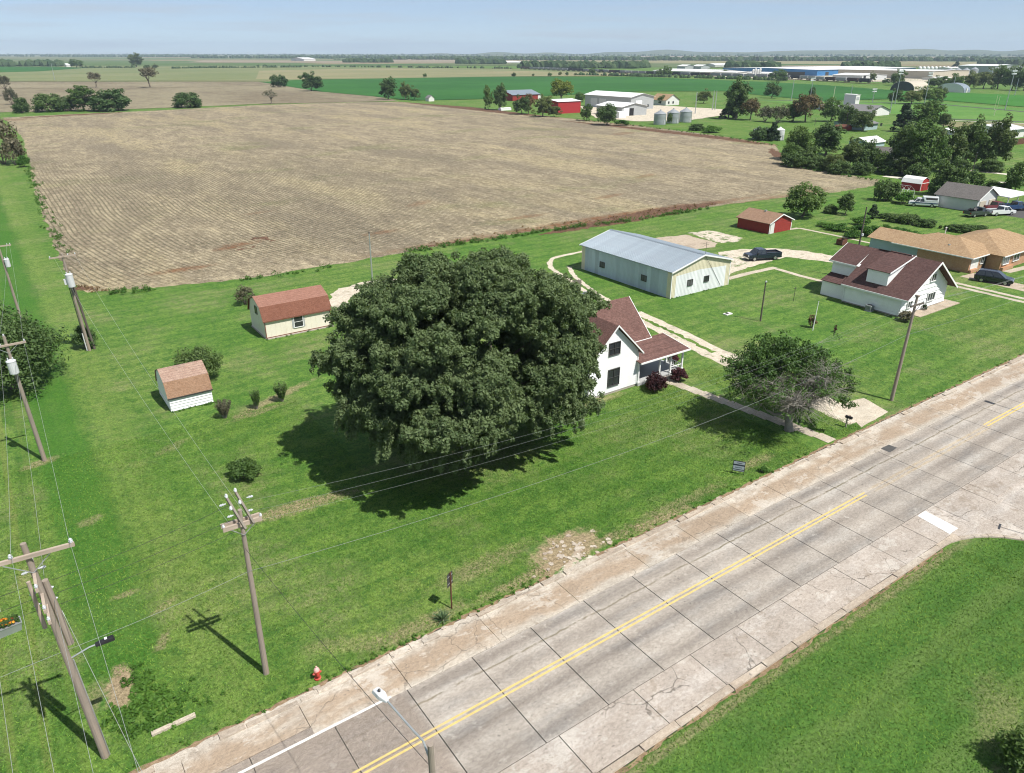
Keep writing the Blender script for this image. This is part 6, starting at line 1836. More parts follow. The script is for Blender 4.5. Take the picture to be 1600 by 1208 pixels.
b = MB(); b.bar((-.86, -.35, .56), (.86, -.35, .56), .04); b.bar((-.86, .35, .56), (.86, .35, .56), .04); b.bar((.86, -.35, .56), (.86, .35, .56), .04); obj('rim', b, M['steel'], fl)
wf = thing('board_screen', 'weathered grey board screen behind the farmhouse chimney', 'fence', (64.4, 77.2), math.radians(-36))
for i in range(8):
    b = MB(); b.box(i * .16, i * .16 + .145, 0, .03, .05, 2.0 + .06 * math.sin(i * 3)); obj('fence_board', b, M['brownwood'], wf)
b = MB(); b.bar((0, .05, .5), (1.3, .05, .5), .06); b.bar((0, .05, 1.6), (1.3, .05, 1.6), .06); obj('rail', b, M['brownwood'], wf)
ss = thing('street_sign', 'green street sign post with crossed blades at the right edge corner', 'sign', (54.4, 14.4), .3)
b = MB(); b.tube([(0, 0, 0), (0, 0, 2.9)], .035, 8); obj('post', b, mat('sign_green_post', (.03, .09, .05), .5, .1, 2), ss)
for k, a in enumerate((0, math.pi / 2)):
    b = MB(); c, s = math.cos(a), math.sin(a)
    b.bar((-.4 * c, -.4 * s, 2.6 + k * .25), (.4 * c, .4 * s, 2.6 + k * .25), .02, .2); obj('sign_blade', b, mat('sign_green', (.02, .13, .06), .5, .1, 2), ss)

# ------------------------------------------------------------------ vehicles
def vehicle_paint(name, c, rough=.22):
    k = NT(name); k.col(c); k.rough(rough, .5)
    k.b.inputs['Coat Weight'].default_value = .6
    k.b.inputs['Coat Roughness'].default_value = .08
    return k.m
M['paint_navy'] = vehicle_paint('navy_paint', (.012, .018, .035))
M['paint_black'] = vehicle_paint('black_paint', (.010, .014, .026))
M['paint_white'] = vehicle_paint('white_paint', (.72, .73, .74))
M['paint_blue'] = vehicle_paint('blue_paint', (.02, .055, .14))
M['paint_green'] = vehicle_paint('dark_green_paint', (.03, .045, .038), .5)
M['paint_maroon'] = vehicle_paint('maroon_paint', (.16, .03, .04), .5)
M['carglass'] = mat('car_glass', (.035, .042, .05), .05, .1, 2, spec=.7)
def wheel(par, x, y, r=.38, w=.25, side=1):
    b = MB(); b.tube([(x, y - w / 2, r), (x, y - w / 2 + .03, r), (x, y + w / 2 - .03, r), (x, y + w / 2, r)], [r * .93, r, r, r * .93], 18)
    o = obj('wheel', b, M['tyre'], par)
    b = MB(); b.tube([(x, y + side * w * .30, r), (x, y + side * (w / 2 + .012), r)], [r * .66, r * .6], 14); obj('rim', b, M['rim'], o)
    return o
def body_side(prof, w, tuck=.06):
    """car body from a side outline (x, z) pulled across the width, waist wider than sills and roof"""
    b = MB(); n = len(prof)
    zs = [p[1] for p in prof]
    vs = []
    for s in (-1, 1):
        for (x, z) in prof: vs.append((x, s * (w / 2 - (tuck if z < .45 else 0)), z))
    fs = [tuple(range(n)), tuple(range(2 * n - 1, n - 1, -1))]
    for i in range(n):
        j = (i + 1) % n; fs.append((i, i + n, j + n, j))
    b.add(vs, fs); return b
def cabin(x0, x1, f, r, w, z0, z1, tw=.16):
    """greenhouse: x0..x1 at the waist, pulled in by f at the front and r at the rear on the roof"""
    b = MB()
    b.hexa([(x0, -w / 2, z0), (x1, -w / 2, z0), (x1, w / 2, z0), (x0, w / 2, z0)], [(x0 + r, -w / 2 + tw, z1), (x1 - f, -w / 2 + tw, z1), (x1 - f, w / 2 - tw, z1), (x0 + r, w / 2 - tw, z1)])
    return b
def glazing(par, x0, x1, f, r, w, z0, z1, splits, tw=.16):
    m = .10
    def P(t, z, s):                                   # point on the cabin side, s = +-1
        k = (z - z0) / (z1 - z0)
        return (x0 + r * k + (x1 - f * k - x0 - r * k) * t, s * (w / 2 - tw * k + .012), z)
    za, zb = z0 + .05, z1 - .10
    for s in (-1, 1):
        for (t0, t1) in splits:
            b = MB(); q = [P(t0, za, s), P(t1, za, s), P(t1, zb, s), P(t0, zb, s)]
            q2 = [(a, y - s * .03, z) for (a, y, z) in q]
            b.hexa(q2, q); obj('side_window', b, M['carglass'], par)
    for (nm, xa, sl, sg) in (('windscreen', x1, f, 1), ('rear_window', x0, r, -1)):
        b = MB()
        def Q(z, y): 
            k = (z - z0) / (z1 - z0); return (xa - sg * sl * k + sg * .012, y * (w / 2 - tw * k - .07), z)
        q = [Q(za, -1), Q(za, 1), Q(zb, 1), Q(zb, -1)]; q2 = [(a - sg * .03, y, z) for (a, y, z) in q]
        b.hexa(q2, q); obj(nm, b, M['carglass'], par)
def lights(par, xf, xr, w, z, hw=.34, zr=None):
    for s in (-1, 1):
        b = MB(); y = s * (w / 2 - hw / 2 - .06); b.box(xf - .05, xf + .012, y - hw / 2, y + hw / 2, z - .09, z + .09); obj('headlight', b, M['lamp'], par)
        b = MB(); y = s * (w / 2 - .14); b.box(xr - .012, xr + .05, y - .1, y + .1, (zr or z) - .16, (zr or z) + .16); obj('taillight', b, M['redlamp'], par)
def pickup(label, p, rot, paint, group=None, L=5.9, w=1.98, open_bed=True, cabx=(-.2, 1.95), lift=0):
    t = thing('pickup_truck', label, 'pickup truck', (*p, lift), rot, group)
    hl = L / 2
    prof = [(-hl, .48), (-hl, 1.08), (-.25, 1.08), (1.9, 1.12), (hl - .15, 1.05), (hl, .92), (hl, .45), (hl - .2, .38), (-hl + .2, .38)]
    obj('body', body_side(prof, w), paint, t, bevel=.05)
    x0, x1 = cabx
    obj('cab', cabin(x0, x1, .75, .12, w - .08, 1.07, 1.86), paint, t, bevel=.06)
    glazing(t, x0, x1, .75, .12, w - .08, 1.07, 1.86, ((.08, .48), (.53, .92)))
    if open_bed:
        b = MB(); b.box(-hl + .1, x0 - .12, -w / 2 + .14, w / 2 - .14, .9, 1.092); obj('bed_floor', b, M['black'], t)
        b = MB(); b.box(-hl + .02, x0 - .05, -w / 2 + .01, -w / 2 + .13, 1.08, 1.3); b.box(-hl + .02, x0 - .05, w / 2 - .13, w / 2 - .01, 1.08, 1.3); b.box(-hl, -hl + .1, -w / 2 + .02, w / 2 - .02, 1.06, 1.3); obj('bed_side', b, paint, t)
    for sx in (-hl + 1.15, hl - 1.05):
        for s in (-1, 1): wheel(t, sx, s * (w / 2 - .13), .40, .27, s)
    b = MB(); b.box(hl - .04, hl + .02, -.62, .62, .68, 1.0); obj('grille', b, M['darksteel'], t)
    b = MB(); b.box(hl - .02, hl + .1, -w / 2 + .05, w / 2 - .05, .42, .64); b.box(-hl - .1, -hl + .02, -w / 2 + .05, w / 2 - .05, .45, .64); obj('bumper', b, M['chrome'], t)
    lights(t, hl, -hl, w, .88)
    for s in (-1, 1):
        b = MB(); b.box(1.35, 1.5, s * (w / 2 + .02) - .1, s * (w / 2 + .02) + .1, 1.15, 1.33); obj('mirror', b, M['black'], t)
    return t
pc = [(at(1175, 409)[0] + at(1219, 405)[0]) / 2, (at(1175, 409)[1] + at(1219, 405)[1]) / 2]
pickup('dark navy pickup truck parked on the gravel yard by the metal barn', (101.9, 73.9), math.radians(158), M['paint_navy'])
def minivan(label, p, rot, paint):
    t = thing('minivan', label, 'minivan', (*p, 0), rot)
    prof = [(-2.5, .5), (-2.52, .98), (-2.35, 1.05), (1.2, 1.05), (2.15, .92), (2.5, .74), (2.52, .45), (2.3, .3), (-2.3, .3)]
    obj('body', body_side(prof, 1.96), paint, t, bevel=.07)
    obj('cab', cabin(-2.42, 1.45, 1.05, .35, 1.90, 1.03, 1.74, .2), paint, t, bevel=.08)
    glazing(t, -2.42, 1.45, 1.05, .35, 1.90, 1.03, 1.74, ((.06, .30), (.34, .60), (.64, .93)), .2)
    b = MB(); b.bar((-1.7, -.72, 1.79), (.2, -.72, 1.79), .04); b.bar((-1.7, .72, 1.79), (.2, .72, 1.79), .04); obj('roof_rail', b, M['darksteel'], t)
    for sx in (-1.5, 1.55):
        for s in (-1, 1): wheel(t, sx, s * .88, .34, .22, s)
    b = MB(); b.box(2.48, 2.54, -.5, .5, .55, .72); obj('grille', b, M['darksteel'], t)
    lights(t, 2.44, -2.52, 1.9, .72, .42, .95)
    b = MB(); b.box(-.8, .9, -.99, -.975, .78, .8); b.box(-.8, .9, .975, .99, .78, .8); obj('trim_strip', b, M['darksteel'], t)
    return t
minivan('black minivan with pale wheel rims parked beside the brick ranch house', (118.9, 45.7), math.radians(-72), M['paint_black'])
# trucks by the grey garage
pickup('white pickup truck with maroon lower side parked on grass by the garage', at(1562, 336), math.radians(-22), M['paint_white'], 'trucks by the grey garage')
pickup('dark blue pickup truck between the white truck and the carport', at(1583, 329), math.radians(-20), M['paint_blue'], 'trucks by the grey garage', lift=.12)
g1 = pickup('dark green pickup bed trailer heaped with scrap left of the white truck', at(1524, 338), math.radians(-15), M['paint_green'], 'trucks by the grey garage', L=5.2, cabx=(.5, 1.9))
b = MB()
for i in range(7): 
    rr = random.Random(i); x = -2.2 + i * .36; b.tube([(x, rr.uniform(-.5, .4), 1.1 + rr.random() * .3), (x + .25, rr.uniform(-.4, .6), 1.5 + rr.random() * .3)], [.3, .2], 7)
obj('scrap_load', b, M['black'], g1)
pickup('maroon old pickup half hidden behind the white truck', at(1552, 328.5), math.radians(-20), M['paint_maroon'], 'trucks by the grey garage')
cm = pickup('white camper-topped pickup with blue stripe left of the grey garage', at(1441, 322.5), math.radians(122), M['paint_white'], None, L=5.8)
b = MB(); b.hexa([(-2.9, -.98, 1.31), (-.1, -.98, 1.31), (-.1, .98, 1.31), (-2.9, .98, 1.31)], [(-2.8, -.85, 2.25), (.3, -.85, 2.25), (.3, .85, 2.25), (-2.8, .85, 2.25)]); cn = obj('camper_top', b, M['paint_white'], cm, bevel=.08)
b = MB()
for s in (-1, 1):
    b.hexa([(-2.6, s * .93, 1.65), (-.4, s * .93, 1.65), (-.4, s * .96, 1.65), (-2.6, s * .96, 1.65)], [(-2.6, s * .89, 2.05), (-.3, s * .89, 2.05), (-.3, s * .92, 2.05), (-2.6, s * .92, 2.05)])
obj('camper_window', b, M['carglass'], cn)
b = MB()
for s in (-1, 1): b.box(-2.9, 2.6, s * .992 - .012, s * .992 + .012, .82, 1.02)
obj('stripe', b, M['paint_blue'], cm)

# ------------------------------------------------------------------ vegetation
M['leafElm'] = leaf_mat('elm_leaves', (0.062, 0.106, 0.040), (0.150, 0.198, 0.088), .36, vary=False)
M['leafDark'] = leaf_mat('dark_leaves', (0.045, 0.090, 0.027), (0.092, 0.148, 0.046), .25)
M['leafMid'] = leaf_mat('mid_leaves', (0.056, 0.114, 0.028), (0.106, 0.172, 0.045), .28)
M['leafOlive'] = leaf_mat('olive_leaves', (0.075, 0.115, 0.034), (0.135, 0.170, 0.060), .28)
M['leafYellow'] = leaf_mat('yellow_green_leaves', (0.10, 0.145, 0.022), (0.19, 0.22, 0.035), .3)
M['leafGrey'] = leaf_mat('greyish_leaves', (0.085, 0.090, 0.055), (0.13, 0.125, 0.080), .2)
M['leafBrown'] = leaf_mat('brownish_leaves', (0.115, 0.085, 0.040), (0.17, 0.12, 0.06), .2)
M['leafCedar'] = leaf_mat('cedar_needles', (0.020, 0.045, 0.018), (0.038, 0.068, 0.025), .1)
M['leafPurple'] = leaf_mat('purple_leaves', (0.034, 0.011, 0.015), (0.070, 0.022, 0.027), .25)
M['leafWeed'] = leaf_mat('weed_leaves', (0.040, 0.110, 0.016), (0.075, 0.165, 0.026), .3)
M['leafYucca'] = leaf_mat('yucca_leaves', (0.10, 0.16, 0.08), (0.16, 0.22, 0.11), .15)
M['twig'] = mat('grey_twigs', (0.235, 0.222, 0.19), .9, .2, 3)
M['bark'] = mat('grey_brown_bark', (0.165, 0.135, 0.110), .95, .3, 3, stretch=(1, 1, .2), bump=.5)
M['flower'] = leaf_mat('orange_petals', (0.60, 0.16, 0.02), (0.62, 0.33, 0.03), .2)
M['flower2'] = leaf_mat('red_petals', (0.50, 0.06, 0.03), (0.55, 0.12, 0.08), .2)

def dome(rng, n, rx, rz, z0, inner=.45, low=-.25, lump=.2, wob=0.12):
    """clump centres through a crown: biased to the outside, uneven outline"""
    d = rng.normal(size=(n * 3, 3)); d /= np.linalg.norm(d, axis=1)[:, None]
    d = d[d[:, 2] > low][:n]
    ph = rng.uniform(0, 6.28, 4)
    az = np.arctan2(d[:, 1], d[:, 0])
    w = 1 + wob * np.sin(2 * az + ph[0]) + wob * .8 * np.sin(3 * az + ph[1] + d[:, 2] * 3) + rng.normal(size=len(d)) * wob * .6
    r = (inner + (1 - inner) * rng.random(len(d)) ** .5) * w
    c = d * r[:, None] * np.array([rx, rx, rz]); c[:, 2] += z0
    return c

# prototypes, about one metre tall in their own units and scaled where they stand
PROTO = {}
def make_proto(kind, seed, leaf, n_cl, n_leaf, rx, z0, rz, cr, size, trunk=.035, hang=0.0, low=-.3, inner=.45, wob=.14, shell=.45, barky='bark', tips=6, fork=.4, flat=.8):
    rng = np.random.default_rng(seed)
    c = dome(rng, n_cl, rx - cr * .7, rz - cr * .5, z0, inner, low, wob=wob)
    rad = np.stack([cr * rng.uniform(.7, 1.3, len(c)), cr * rng.uniform(.7, 1.3, len(c)), cr * flat * rng.uniform(.7, 1.3, len(c))], 1)
    cm_ = leaf_mesh('crown', c, rad, n_leaf, size, rng, hang=hang, shell=shell)
    cm_.materials.append(M[leaf])
    b = MB()
    if trunk:
        pick = c[rng.choice(len(c), min(tips, len(c)), replace=False)]
        limbs(b, rng, (0, 0, 0), pick, trunk, 5, fork)
    else:
        for k in range(6):
            a = k * 1.05; b.tube([(.02 * math.cos(a), .02 * math.sin(a), -.02), (rx * .5 * math.cos(a), rx * .5 * math.sin(a), z0)], [.018, .006], 5)
    tm = b.mesh('trunk'); tm.materials.append(M[barky])
    PROTO[kind] = (cm_, tm)
for i in range(3):
    make_proto('round%d' % i, 20 + i, ('leafDark', 'leafMid', 'leafOlive')[i], 66, 80, .50, .52, .48, .135, .032, .03, low=-.72, inner=.55, wob=.22)
    make_proto('tall%d' % i, 30 + i, ('leafMid', 'leafOlive', 'leafDark')[i], 74, 74, .38, .53, .47, .11, .028, .03, wob=.3, low=-.8, inner=.5)
    make_proto('bush%d' % i, 40 + i, 'leafDark', 56, 80, .66, .42, .56, .18, .044, 0, low=-.7)
make_proto('small0', 50, 'leafMid', 46, 60, .45, .54, .46, .14, .04, .025, low=-.7)
make_proto('small1', 51, 'leafDark', 46, 60, .45, .54, .46, .14, .04, .025, low=-.7)
make_proto('yellow', 52, 'leafYellow', 66, 64, .46, .57, .43, .14, .036, .03, low=-.6)
make_proto('brown', 53, 'leafBrown', 60, 46, .45, .55, .45, .14, .034, .03, wob=.2, low=-.7)
make_proto('grey', 54, 'leafGrey', 40, 50, .62, .42, .50, .17, .040, 0, low=-.5)
make_proto('bare', 55, 'leafGrey', 24, 20, .46, .62, .36, .13, .030, .03, tips=14)
make_proto('wind', 56, 'leafGrey', 34, 50, .48, .66, .32, .13, .038, .035, wob=.25)
make_proto('purple', 57, 'leafPurple', 40, 60, .72, .42, .52, .20, .052, 0, low=-.4)
make_proto('weedy', 58, 'leafWeed', 34, 60, .75, .38, .5, .22, .06, 0, low=-.3)
make_proto('vase', 59, 'leafGrey', 24, 40, .36, .58, .46, .12, .040, 0, low=-.9)
# cedar: tapering tiers
rng = np.random.default_rng(61)
cc_ = []
for k in range(60):
    z = rng.random() ** .8; a = rng.uniform(0, 6.28); r = .30 * (1.02 - z) * rng.uniform(.6, 1.05)
    cc_.append((r * math.cos(a), r * math.sin(a), .06 + z * .9))
cm_ = leaf_mesh('crown', cc_, np.full((60, 3), .085), 60, .036, rng, shell=.4); cm_.materials.append(M['leafCedar'])
b = MB(); b.tube([(0, 0, -.02), (0, 0, .9)], [.03, .008], 7); tm = b.mesh('trunk'); tm.materials.append(M['bark'])
PROTO['cedar'] = (cm_, tm)

rv = random.Random(77)
def plant(kind, name, label, cat, p, h, w, group=None, rot=None):
    """h metres tall, w metres wide"""
    t = thing(name, label, cat, p, rv.uniform(0, 6.28) if rot is None else rot, group)
    cm_, tm = PROTO[kind]
    basew = {'r': 1.0, 't': .74, 'b': 1.3}.get(kind[0], 1.0)
    vals = [v for v in (0,)]
    bb = PROTO_W[kind]
    sx = w / bb
    t.scale = (sx * rv.uniform(.95, 1.05), sx * rv.uniform(.95, 1.05), h / PROTO_H[kind])
    for nm, me in (('trunk', tm), ('crown', cm_)):
        o = bpy.data.objects.new(nm, me); COL.objects.link(o); o.parent = t
    return t
PROTO_W, PROTO_H = {}, {}
for k_, (cm_, tm) in PROTO.items():
    co = np.empty(len(cm_.vertices) * 3, dtype=np.float32); cm_.vertices.foreach_get('co', co); co = co.reshape(-1, 3)
    PROTO_W[k_] = float(np.percentile(np.hypot(co[:, 0], co[:, 1]), 97) * 2)
    PROTO_H[k_] = float(np.percentile(co[:, 2], 99.3))
def tree_px(kind, u, v, wpx, vt, label, group=None, name='tree', cat='tree'):
    p = at(u, v)
    h = tall(p, v - vt)
    if name in ('bush', 'hedge'): h *= .92
    plant(kind, name, label, cat, p, h, wide(p, wpx) * 1.04, group)

# --- the big elm
def big_elm():
    rng = np.random.default_rng(109)
    t = thing('elm_tree', 'huge spreading elm with drooping branches shading the farmhouse lawn', 'tree', (29.0, 47.6))
    prof_z = np.array([2.8, 4.5, 6.0, 8.0, 10.0, 12.0, 14.0, 15.3, 16.2]); prof_r = np.array([9.2, 10.0, 10.5, 10.6, 10.4, 9.7, 8.1, 5.9, 3.2])
    c, rad = [], []
    lobes = []
    def R_at(z, a):
        w = (1 - .17 * max(0.0, math.cos(a - 4.10)) * max(0.0, min(1.0, (9.5 - z) / 4)))
        w *= 1 + .07 * math.sin(2 * a + 1.0) + .06 * math.sin(3 * a + .4 + z * .3) + .04 * math.sin(5 * a + z)
        return float(np.interp(z, prof_z, prof_r)) * w
    boughs = []
    tries = 0
    while len(boughs) < 80 and tries < 3000:                             # main boughs, kept apart so dark gaps stay between them
        tries += 1
        z = rng.uniform(4.4, 15.6); a = rng.uniform(0, 6.28)
        if rng.random() > (R_at(z, a) + 1.5) / 12.7: continue
        r = R_at(z, a) * rng.uniform(.80, 1.05) - 1.2
        q = np.array([r * math.cos(a), r * math.sin(a), z])
        if all(np.linalg.norm((q - b_[0]) * np.array([1, 1, 1.35])) > 2.45 for b_ in boughs): boughs.append((q, a))
    for (q, a) in boughs:
        S = rng.uniform(1.5, 2.3)
        for i in range(int(rng.integers(5, 9))):
            d = rng.normal(size=3); d /= np.linalg.norm(d); d[2] = abs(d[2]) * .6 - .25
            p_ = q + d * S * rng.uniform(.35, 1.0) * np.array([1.1, 1.1, .7])
            lobes.append((p_[0], p_[1], p_[2], rng.uniform(.65, 1.2), a))
    for k in range(14):                                                  # the top
        a = rng.uniform(0, 6.28); r = 5.5 * math.sqrt(rng.random()); lobes.append((r * math.cos(a), r * math.sin(a), 15.0 - .035 * r * r + rng.normal() * .5, rng.uniform(.8, 1.5), a))
    for k in range(30):                                                  # inner fill
        a = rng.uniform(0, 6.28); r = 7.6 * math.sqrt(rng.random()); lobes.append((r * math.cos(a), r * math.sin(a), rng.uniform(4.8, 13.0), rng.uniform(1.2, 1.9), a))
    for (x, y, z, R, a) in lobes:
        if x * .819 - y * .574 > 10.6 - R * .5: continue
        n = int(20 * R * R) + 8
        d = rng.normal(size=(n, 3)); d /= np.linalg.norm(d, axis=1)[:, None]
        q = d * R * rng.uniform(.35, 1.22, n)[:, None] * np.array([1.15, 1.15, .8]) + np.array([x, y, z]) + rng.normal(size=(n, 3)) * .16
        q[:, 2] = np.maximum(q[:, 2], 3.0)
        c.append(q); s = rng.uniform(.18, .50, n); rad.append(np.stack([s, s, s * .9], 1))
    for k in range(330):                                                 # hanging tresses
        bq, a = boughs[int(rng.integers(len(boughs)))]
        if bq[2] > 11: continue
        z = bq[2] - rng.uniform(0, .8); a = a + rng.normal() * .16
        r = math.hypot(bq[0], bq[1]) + rng.uniform(-.6, 1.7)
        ln = rng.uniform(1.0, 3.6) * (1.0 if z < 8 else .6)
        ln = min(ln, z - rng.uniform(2.4, 3.9))
        if ln < .5: continue
        if r * math.cos(a) * .819 - r * math.sin(a) * .574 > 10.3: continue
        for j in range(int(rng.integers(3, 7))):
            bx, by = r * math.cos(a) + rng.normal() * .35, r * math.sin(a) + rng.normal() * .35
            l2 = ln * rng.uniform(.55, 1.0); st = int(l2 / .38) + 1
            for i in range(st):
                w = .25 * (1 - .55 * i / st) + .05
                c.append(np.array([[bx + math.cos(a) * .1 * i + rng.normal() * .07, by + math.sin(a) * .1 * i + rng.normal() * .07, z - l2 * i / st]])); rad.append(np.array([[w, w, .36]]))
    c = np.concatenate(c); rad = np.concatenate(rad)
    reps = np.clip((rad.mean(1) / .4) ** 2 * 84, 18, 130).astype(int)
    idx = np.repeat(np.arange(len(c)), reps)
    me = leaf_mesh('crown', c[idx], rad[idx], 1, .118, rng, up=.3, hang=.9, shell=.25, ratio=.5)
    me.materials.append(M['leafElm'])
    o = bpy.data.objects.new('crown', me); COL.objects.link(o); o.parent = t
    b = MB()
    tips = [(8 * math.cos(a) * f, 8 * math.sin(a) * f, 8.0 + 4.5 * (1 - f)) for a, f in zip(np.linspace(0, 6.2, 13), [1, .6, .9, .5, 1, .7, .95, .45, 1, .6, .85, .3, .8])]
    limbs(b, rng, (0, 0, 0), tips, .62, 8, .32, .07)
    tm = b.mesh('trunk', True); tm.materials.append(M['bark'])
    o = bpy.data.objects.new('trunk', tm); COL.objects.link(o); o.parent = t
    print('elm leaves', len(idx))
big_elm()

# --- thinning tree by the front walk: bare twigs below, leaves above
def thin_tree():
    rng = np.random.default_rng(202)
    t = thing('tree', 'half bare tree with grey twigs and thin leaves beside the front walk', 'tree', (54.2, 33.9))
    tips = []
    for k in range(17):
        a = k / 17 * 6.28 + rng.uniform(-.2, .2); f = rng.uniform(.55, 1.0)
        tips.append((5.0 * f * math.cos(a), 5.0 * f * math.sin(a) + .8, 4.1 + 2.9 * (1 - f) * 1.6 + rng.normal() * .5))
    b = MB()
    limbs(b, rng, (0, 0, 0), tips, .36, 7, .30, .10)
    twig = []
    c, rad = [], []
    tw = MB()
    for q in tips:
        q = Vector(q)
        for j in range(74):
            s = Vector((0, 0, 2.0)).lerp(q, rng.uniform(.35, 1.0))
            e = s + Vector((rng.normal() * 1.15, rng.normal() * 1.15, rng.uniform(-.9, 1.3)))
            m = (s + e) / 2 + Vector((rng.normal() * .15, rng.normal() * .15, .2))
            tw.tube([s, m, e], [.028, .017, .009], 4, cap=False)
            for jj in range(2):
                e2 = e + Vector((rng.normal() * .6, rng.normal() * .6, rng.uniform(-.5, .4)))
                tw.tube([m, e2], [.014, .007], 3, cap=False)
            lat = e.x * .819 - e.y * .574; near = -e.x * .85 - e.y * .53
            bare = (lat > -1.6 and e.z < 5.9) or (near > .5 and e.z < 5.2)
            if (e.z > 4.9 or lat < -1.6 or rng.random() < .25) and not (bare and rng.random() < .72) and rng.random() < .6:
                c.append(e); rad.append((.62, .62, .42))
    for (la, de, z, R) in ((-1.5, 1.0, 7.3, 1.9), (.8, 1.6, 7.1, 1.6), (-3.0, .6, 6.4, 1.5), (-4.4, .2, 5.2, 1.3), (-4.9, -.6, 4.2, 1.0), (-3.3, -1.2, 4.0, .8), (2.7, 1.9, 6.3, 1.3), (4.7, .6, 5.4, 1.0), (5.4, -.2, 4.3, .8), (-.6, 3.2, 6.4, 2.0),
                           (3.4, 3.0, 5.6, 1.3), (4.9, -1.2, 3.3, .7), (-.2, .2, 6.3, 1.3), (-2.2, -.4, 5.6, 1.1), (1.4, .3, 5.9, 1.0), (-4.2, 2.2, 5.4, 1.3), (3.0, -.8, 4.6, .6)):
        for k in range(int(13 * R * R) + 3):                             # leafy lobes on the upper left, thin on the right
            d = rng.normal(size=3); d *= rng.random() ** .4 / np.linalg.norm(d)
            p_ = np.array([(la - .7) * .819 + de * .574, -(la - .7) * .574 + de * .819, z]) + d * R * np.array([1.1, 1.1, .7])
            c.append(Vector(p_)); rad.append((.42, .42, .30))
    me = leaf_mesh('crown', [tuple(q) for q in c], rad, 36, .11, rng, up=.3, shell=.2, ratio=.6); me.materials.append(M['leafMid'])
    o = bpy.data.objects.new('crown', me); COL.objects.link(o); o.parent = t
    tm = b.mesh('trunk', True); tm.materials.append(M['twig'])
    o = bpy.data.objects.new('trunk', tm); COL.objects.link(o); o.parent = t
    tm = tw.mesh('twigs', True); tm.materials.append(M['twig'])
    o = bpy.data.objects.new('twigs', tm); COL.objects.link(o); o.parent = t; o['kind'] = 'stuff'
    print('thin leaves', len(c) * 46, 'twigs', len(tm.polygons))
thin_tree()

# --- nearby shrubs with finer leaves
def near_bush(name, label, p, h, w, leaf, seed, n_cl=60, n_leaf=70, size=.10, upright=False, cat='bush', low=-.35, trunk=None):
    rng = np.random.default_rng(seed)
    t = thing(name, label, cat, p)
    b = MB()
    if upright:                                                          # many-stemmed, wands leaning outwards
        c, rad = [], []
        for k in range(n_cl):
            a = rng.uniform(0, 6.28); f = math.sqrt(rng.random())
            tip = Vector((math.cos(a) * f * w / 2 * .85, math.sin(a) * f * w / 2 * .85, h * rng.uniform(.65, .97)))
            b.tube([(tip.x * .15, tip.y * .15, -.03), tip * .5 + Vector((0, 0, h * .08)), tip], [.022, .016, .007], 4)
            for s in (.35, .5, .65, .8, .95):
                q = tip * s; q.z = tip.z * s
                c.append((q.x, q.y, q.z)); rad.append((.09, .09, .15))
        me = leaf_mesh('crown', c, rad, max(8, n_leaf // 5), size, rng, up=.2, hang=-.8, shell=.1, ratio=.4)
    else:
        cr = w * .15
        c = dome(rng, n_cl, w / 2 - cr * .8, h * .55 - cr * .4, h * .45, .5, low, wob=.13)
        c[:, 2] = np.maximum(c[:, 2], cr * .5)
        rad = np.stack([cr * rng.uniform(.7, 1.25, len(c))] * 2 + [cr * .75 * rng.uniform(.7, 1.2, len(c))], 1)
        me = leaf_mesh('crown', c, rad, n_leaf, size, rng, shell=.35)
        if trunk: limbs(b, rng, (0, 0, 0), c[rng.choice(len(c), 9, replace=False)], trunk, 6, .3)
        else:
            for k in range(7):
                q = c[rng.integers(len(c))]; b.tube([(q[0] * .1, q[1] * .1, -.03), (q[0] * .6, q[1] * .6, q[2] * .6), tuple(q)], [.04, .025, .01], 5)
    me.materials.append(M[leaf])
    o = bpy.data.objects.new('crown', me); COL.objects.link(o); o.parent = t
    tm = b.mesh('stems'); tm.materials.append(M['twig'] if upright else M['bark'])
    o = bpy.data.objects.new('stems', tm); COL.objects.link(o); o.parent = t
    return t
near_bush('bush', 'dark twiggy bush just right of the small white shed', (13.25, 65.5), 1.9, 1.9, 'leafGrey', 301, 70, 60, .07, True)
near_bush('bush', 'narrow upright bush, middle of the three beside the bare strip', (16.3, 65.75), 1.95, 1.25, 'leafMid', 302, 45, 60, .07, True)
near_bush('bush', 'fan-shaped upright bush, rightmost of the three beside the bare strip', (18.85, 66.0), 2.0, 1.75, 'leafMid', 303, 70, 70, .07, True)
near_bush('bush', 'round dense green bush alone on the lawn above the pole', (11.55, 53.7), 1.7, 2.6, 'leafMid', 304, 70, 90, .085)
near_bush('bush', 'large dark bush behind the small white shed', (13.5, 75.7), 3.6, 5.0, 'leafDark', 305, 90, 110, .11)
near_bush('bush', 'thin pale sapling left of the cream shed', (25.2, 98.6), 2.6, 3.0, 'leafGrey', 306, 45, 40, .10)
near_bush('tree', 'broad dark tree at the left edge behind the transformer pole', (-2.4, 84.5), 7.8, 11.0, 'leafDark', 307, 190, 140, .15, cat='tree', trunk=.28, low=-.5)
near_bush('bush', 'green bush growing round the foot of the field corner pole', (5.2, 92.9), 2.6, 3.1, 'leafDark', 308, 50, 80, .10)
near_bush('bush', 'larger purple-leaved bush left of the porch step', (50.6, 46.9), 1.9, 2.6, 'leafPurple', 309, 60, 90, .085)
near_bush('bush', 'smaller purple-leaved bush at the right end of the porch', (54.2, 47.3), 1.35, 2.0, 'leafPurple', 310, 50, 80, .08)
near_bush('bush', 'small purple bush behind the far porch post', (57.3, 51.0), 1.1, 1.4, 'leafPurple', 315, 40, 60, .08)
near_bush('bush', 'grey-green bush at the front corner of the dormer house', (91.5, 43.9), 1.4, 2.0, 'leafGrey', 311, 50, 60, .09)
near_bush('bush', 'reddish sapling beside the white slanting post', (79.6, 49.2), 1.7, 1.2, 'leafBrown', 312, 30, 40, .08)
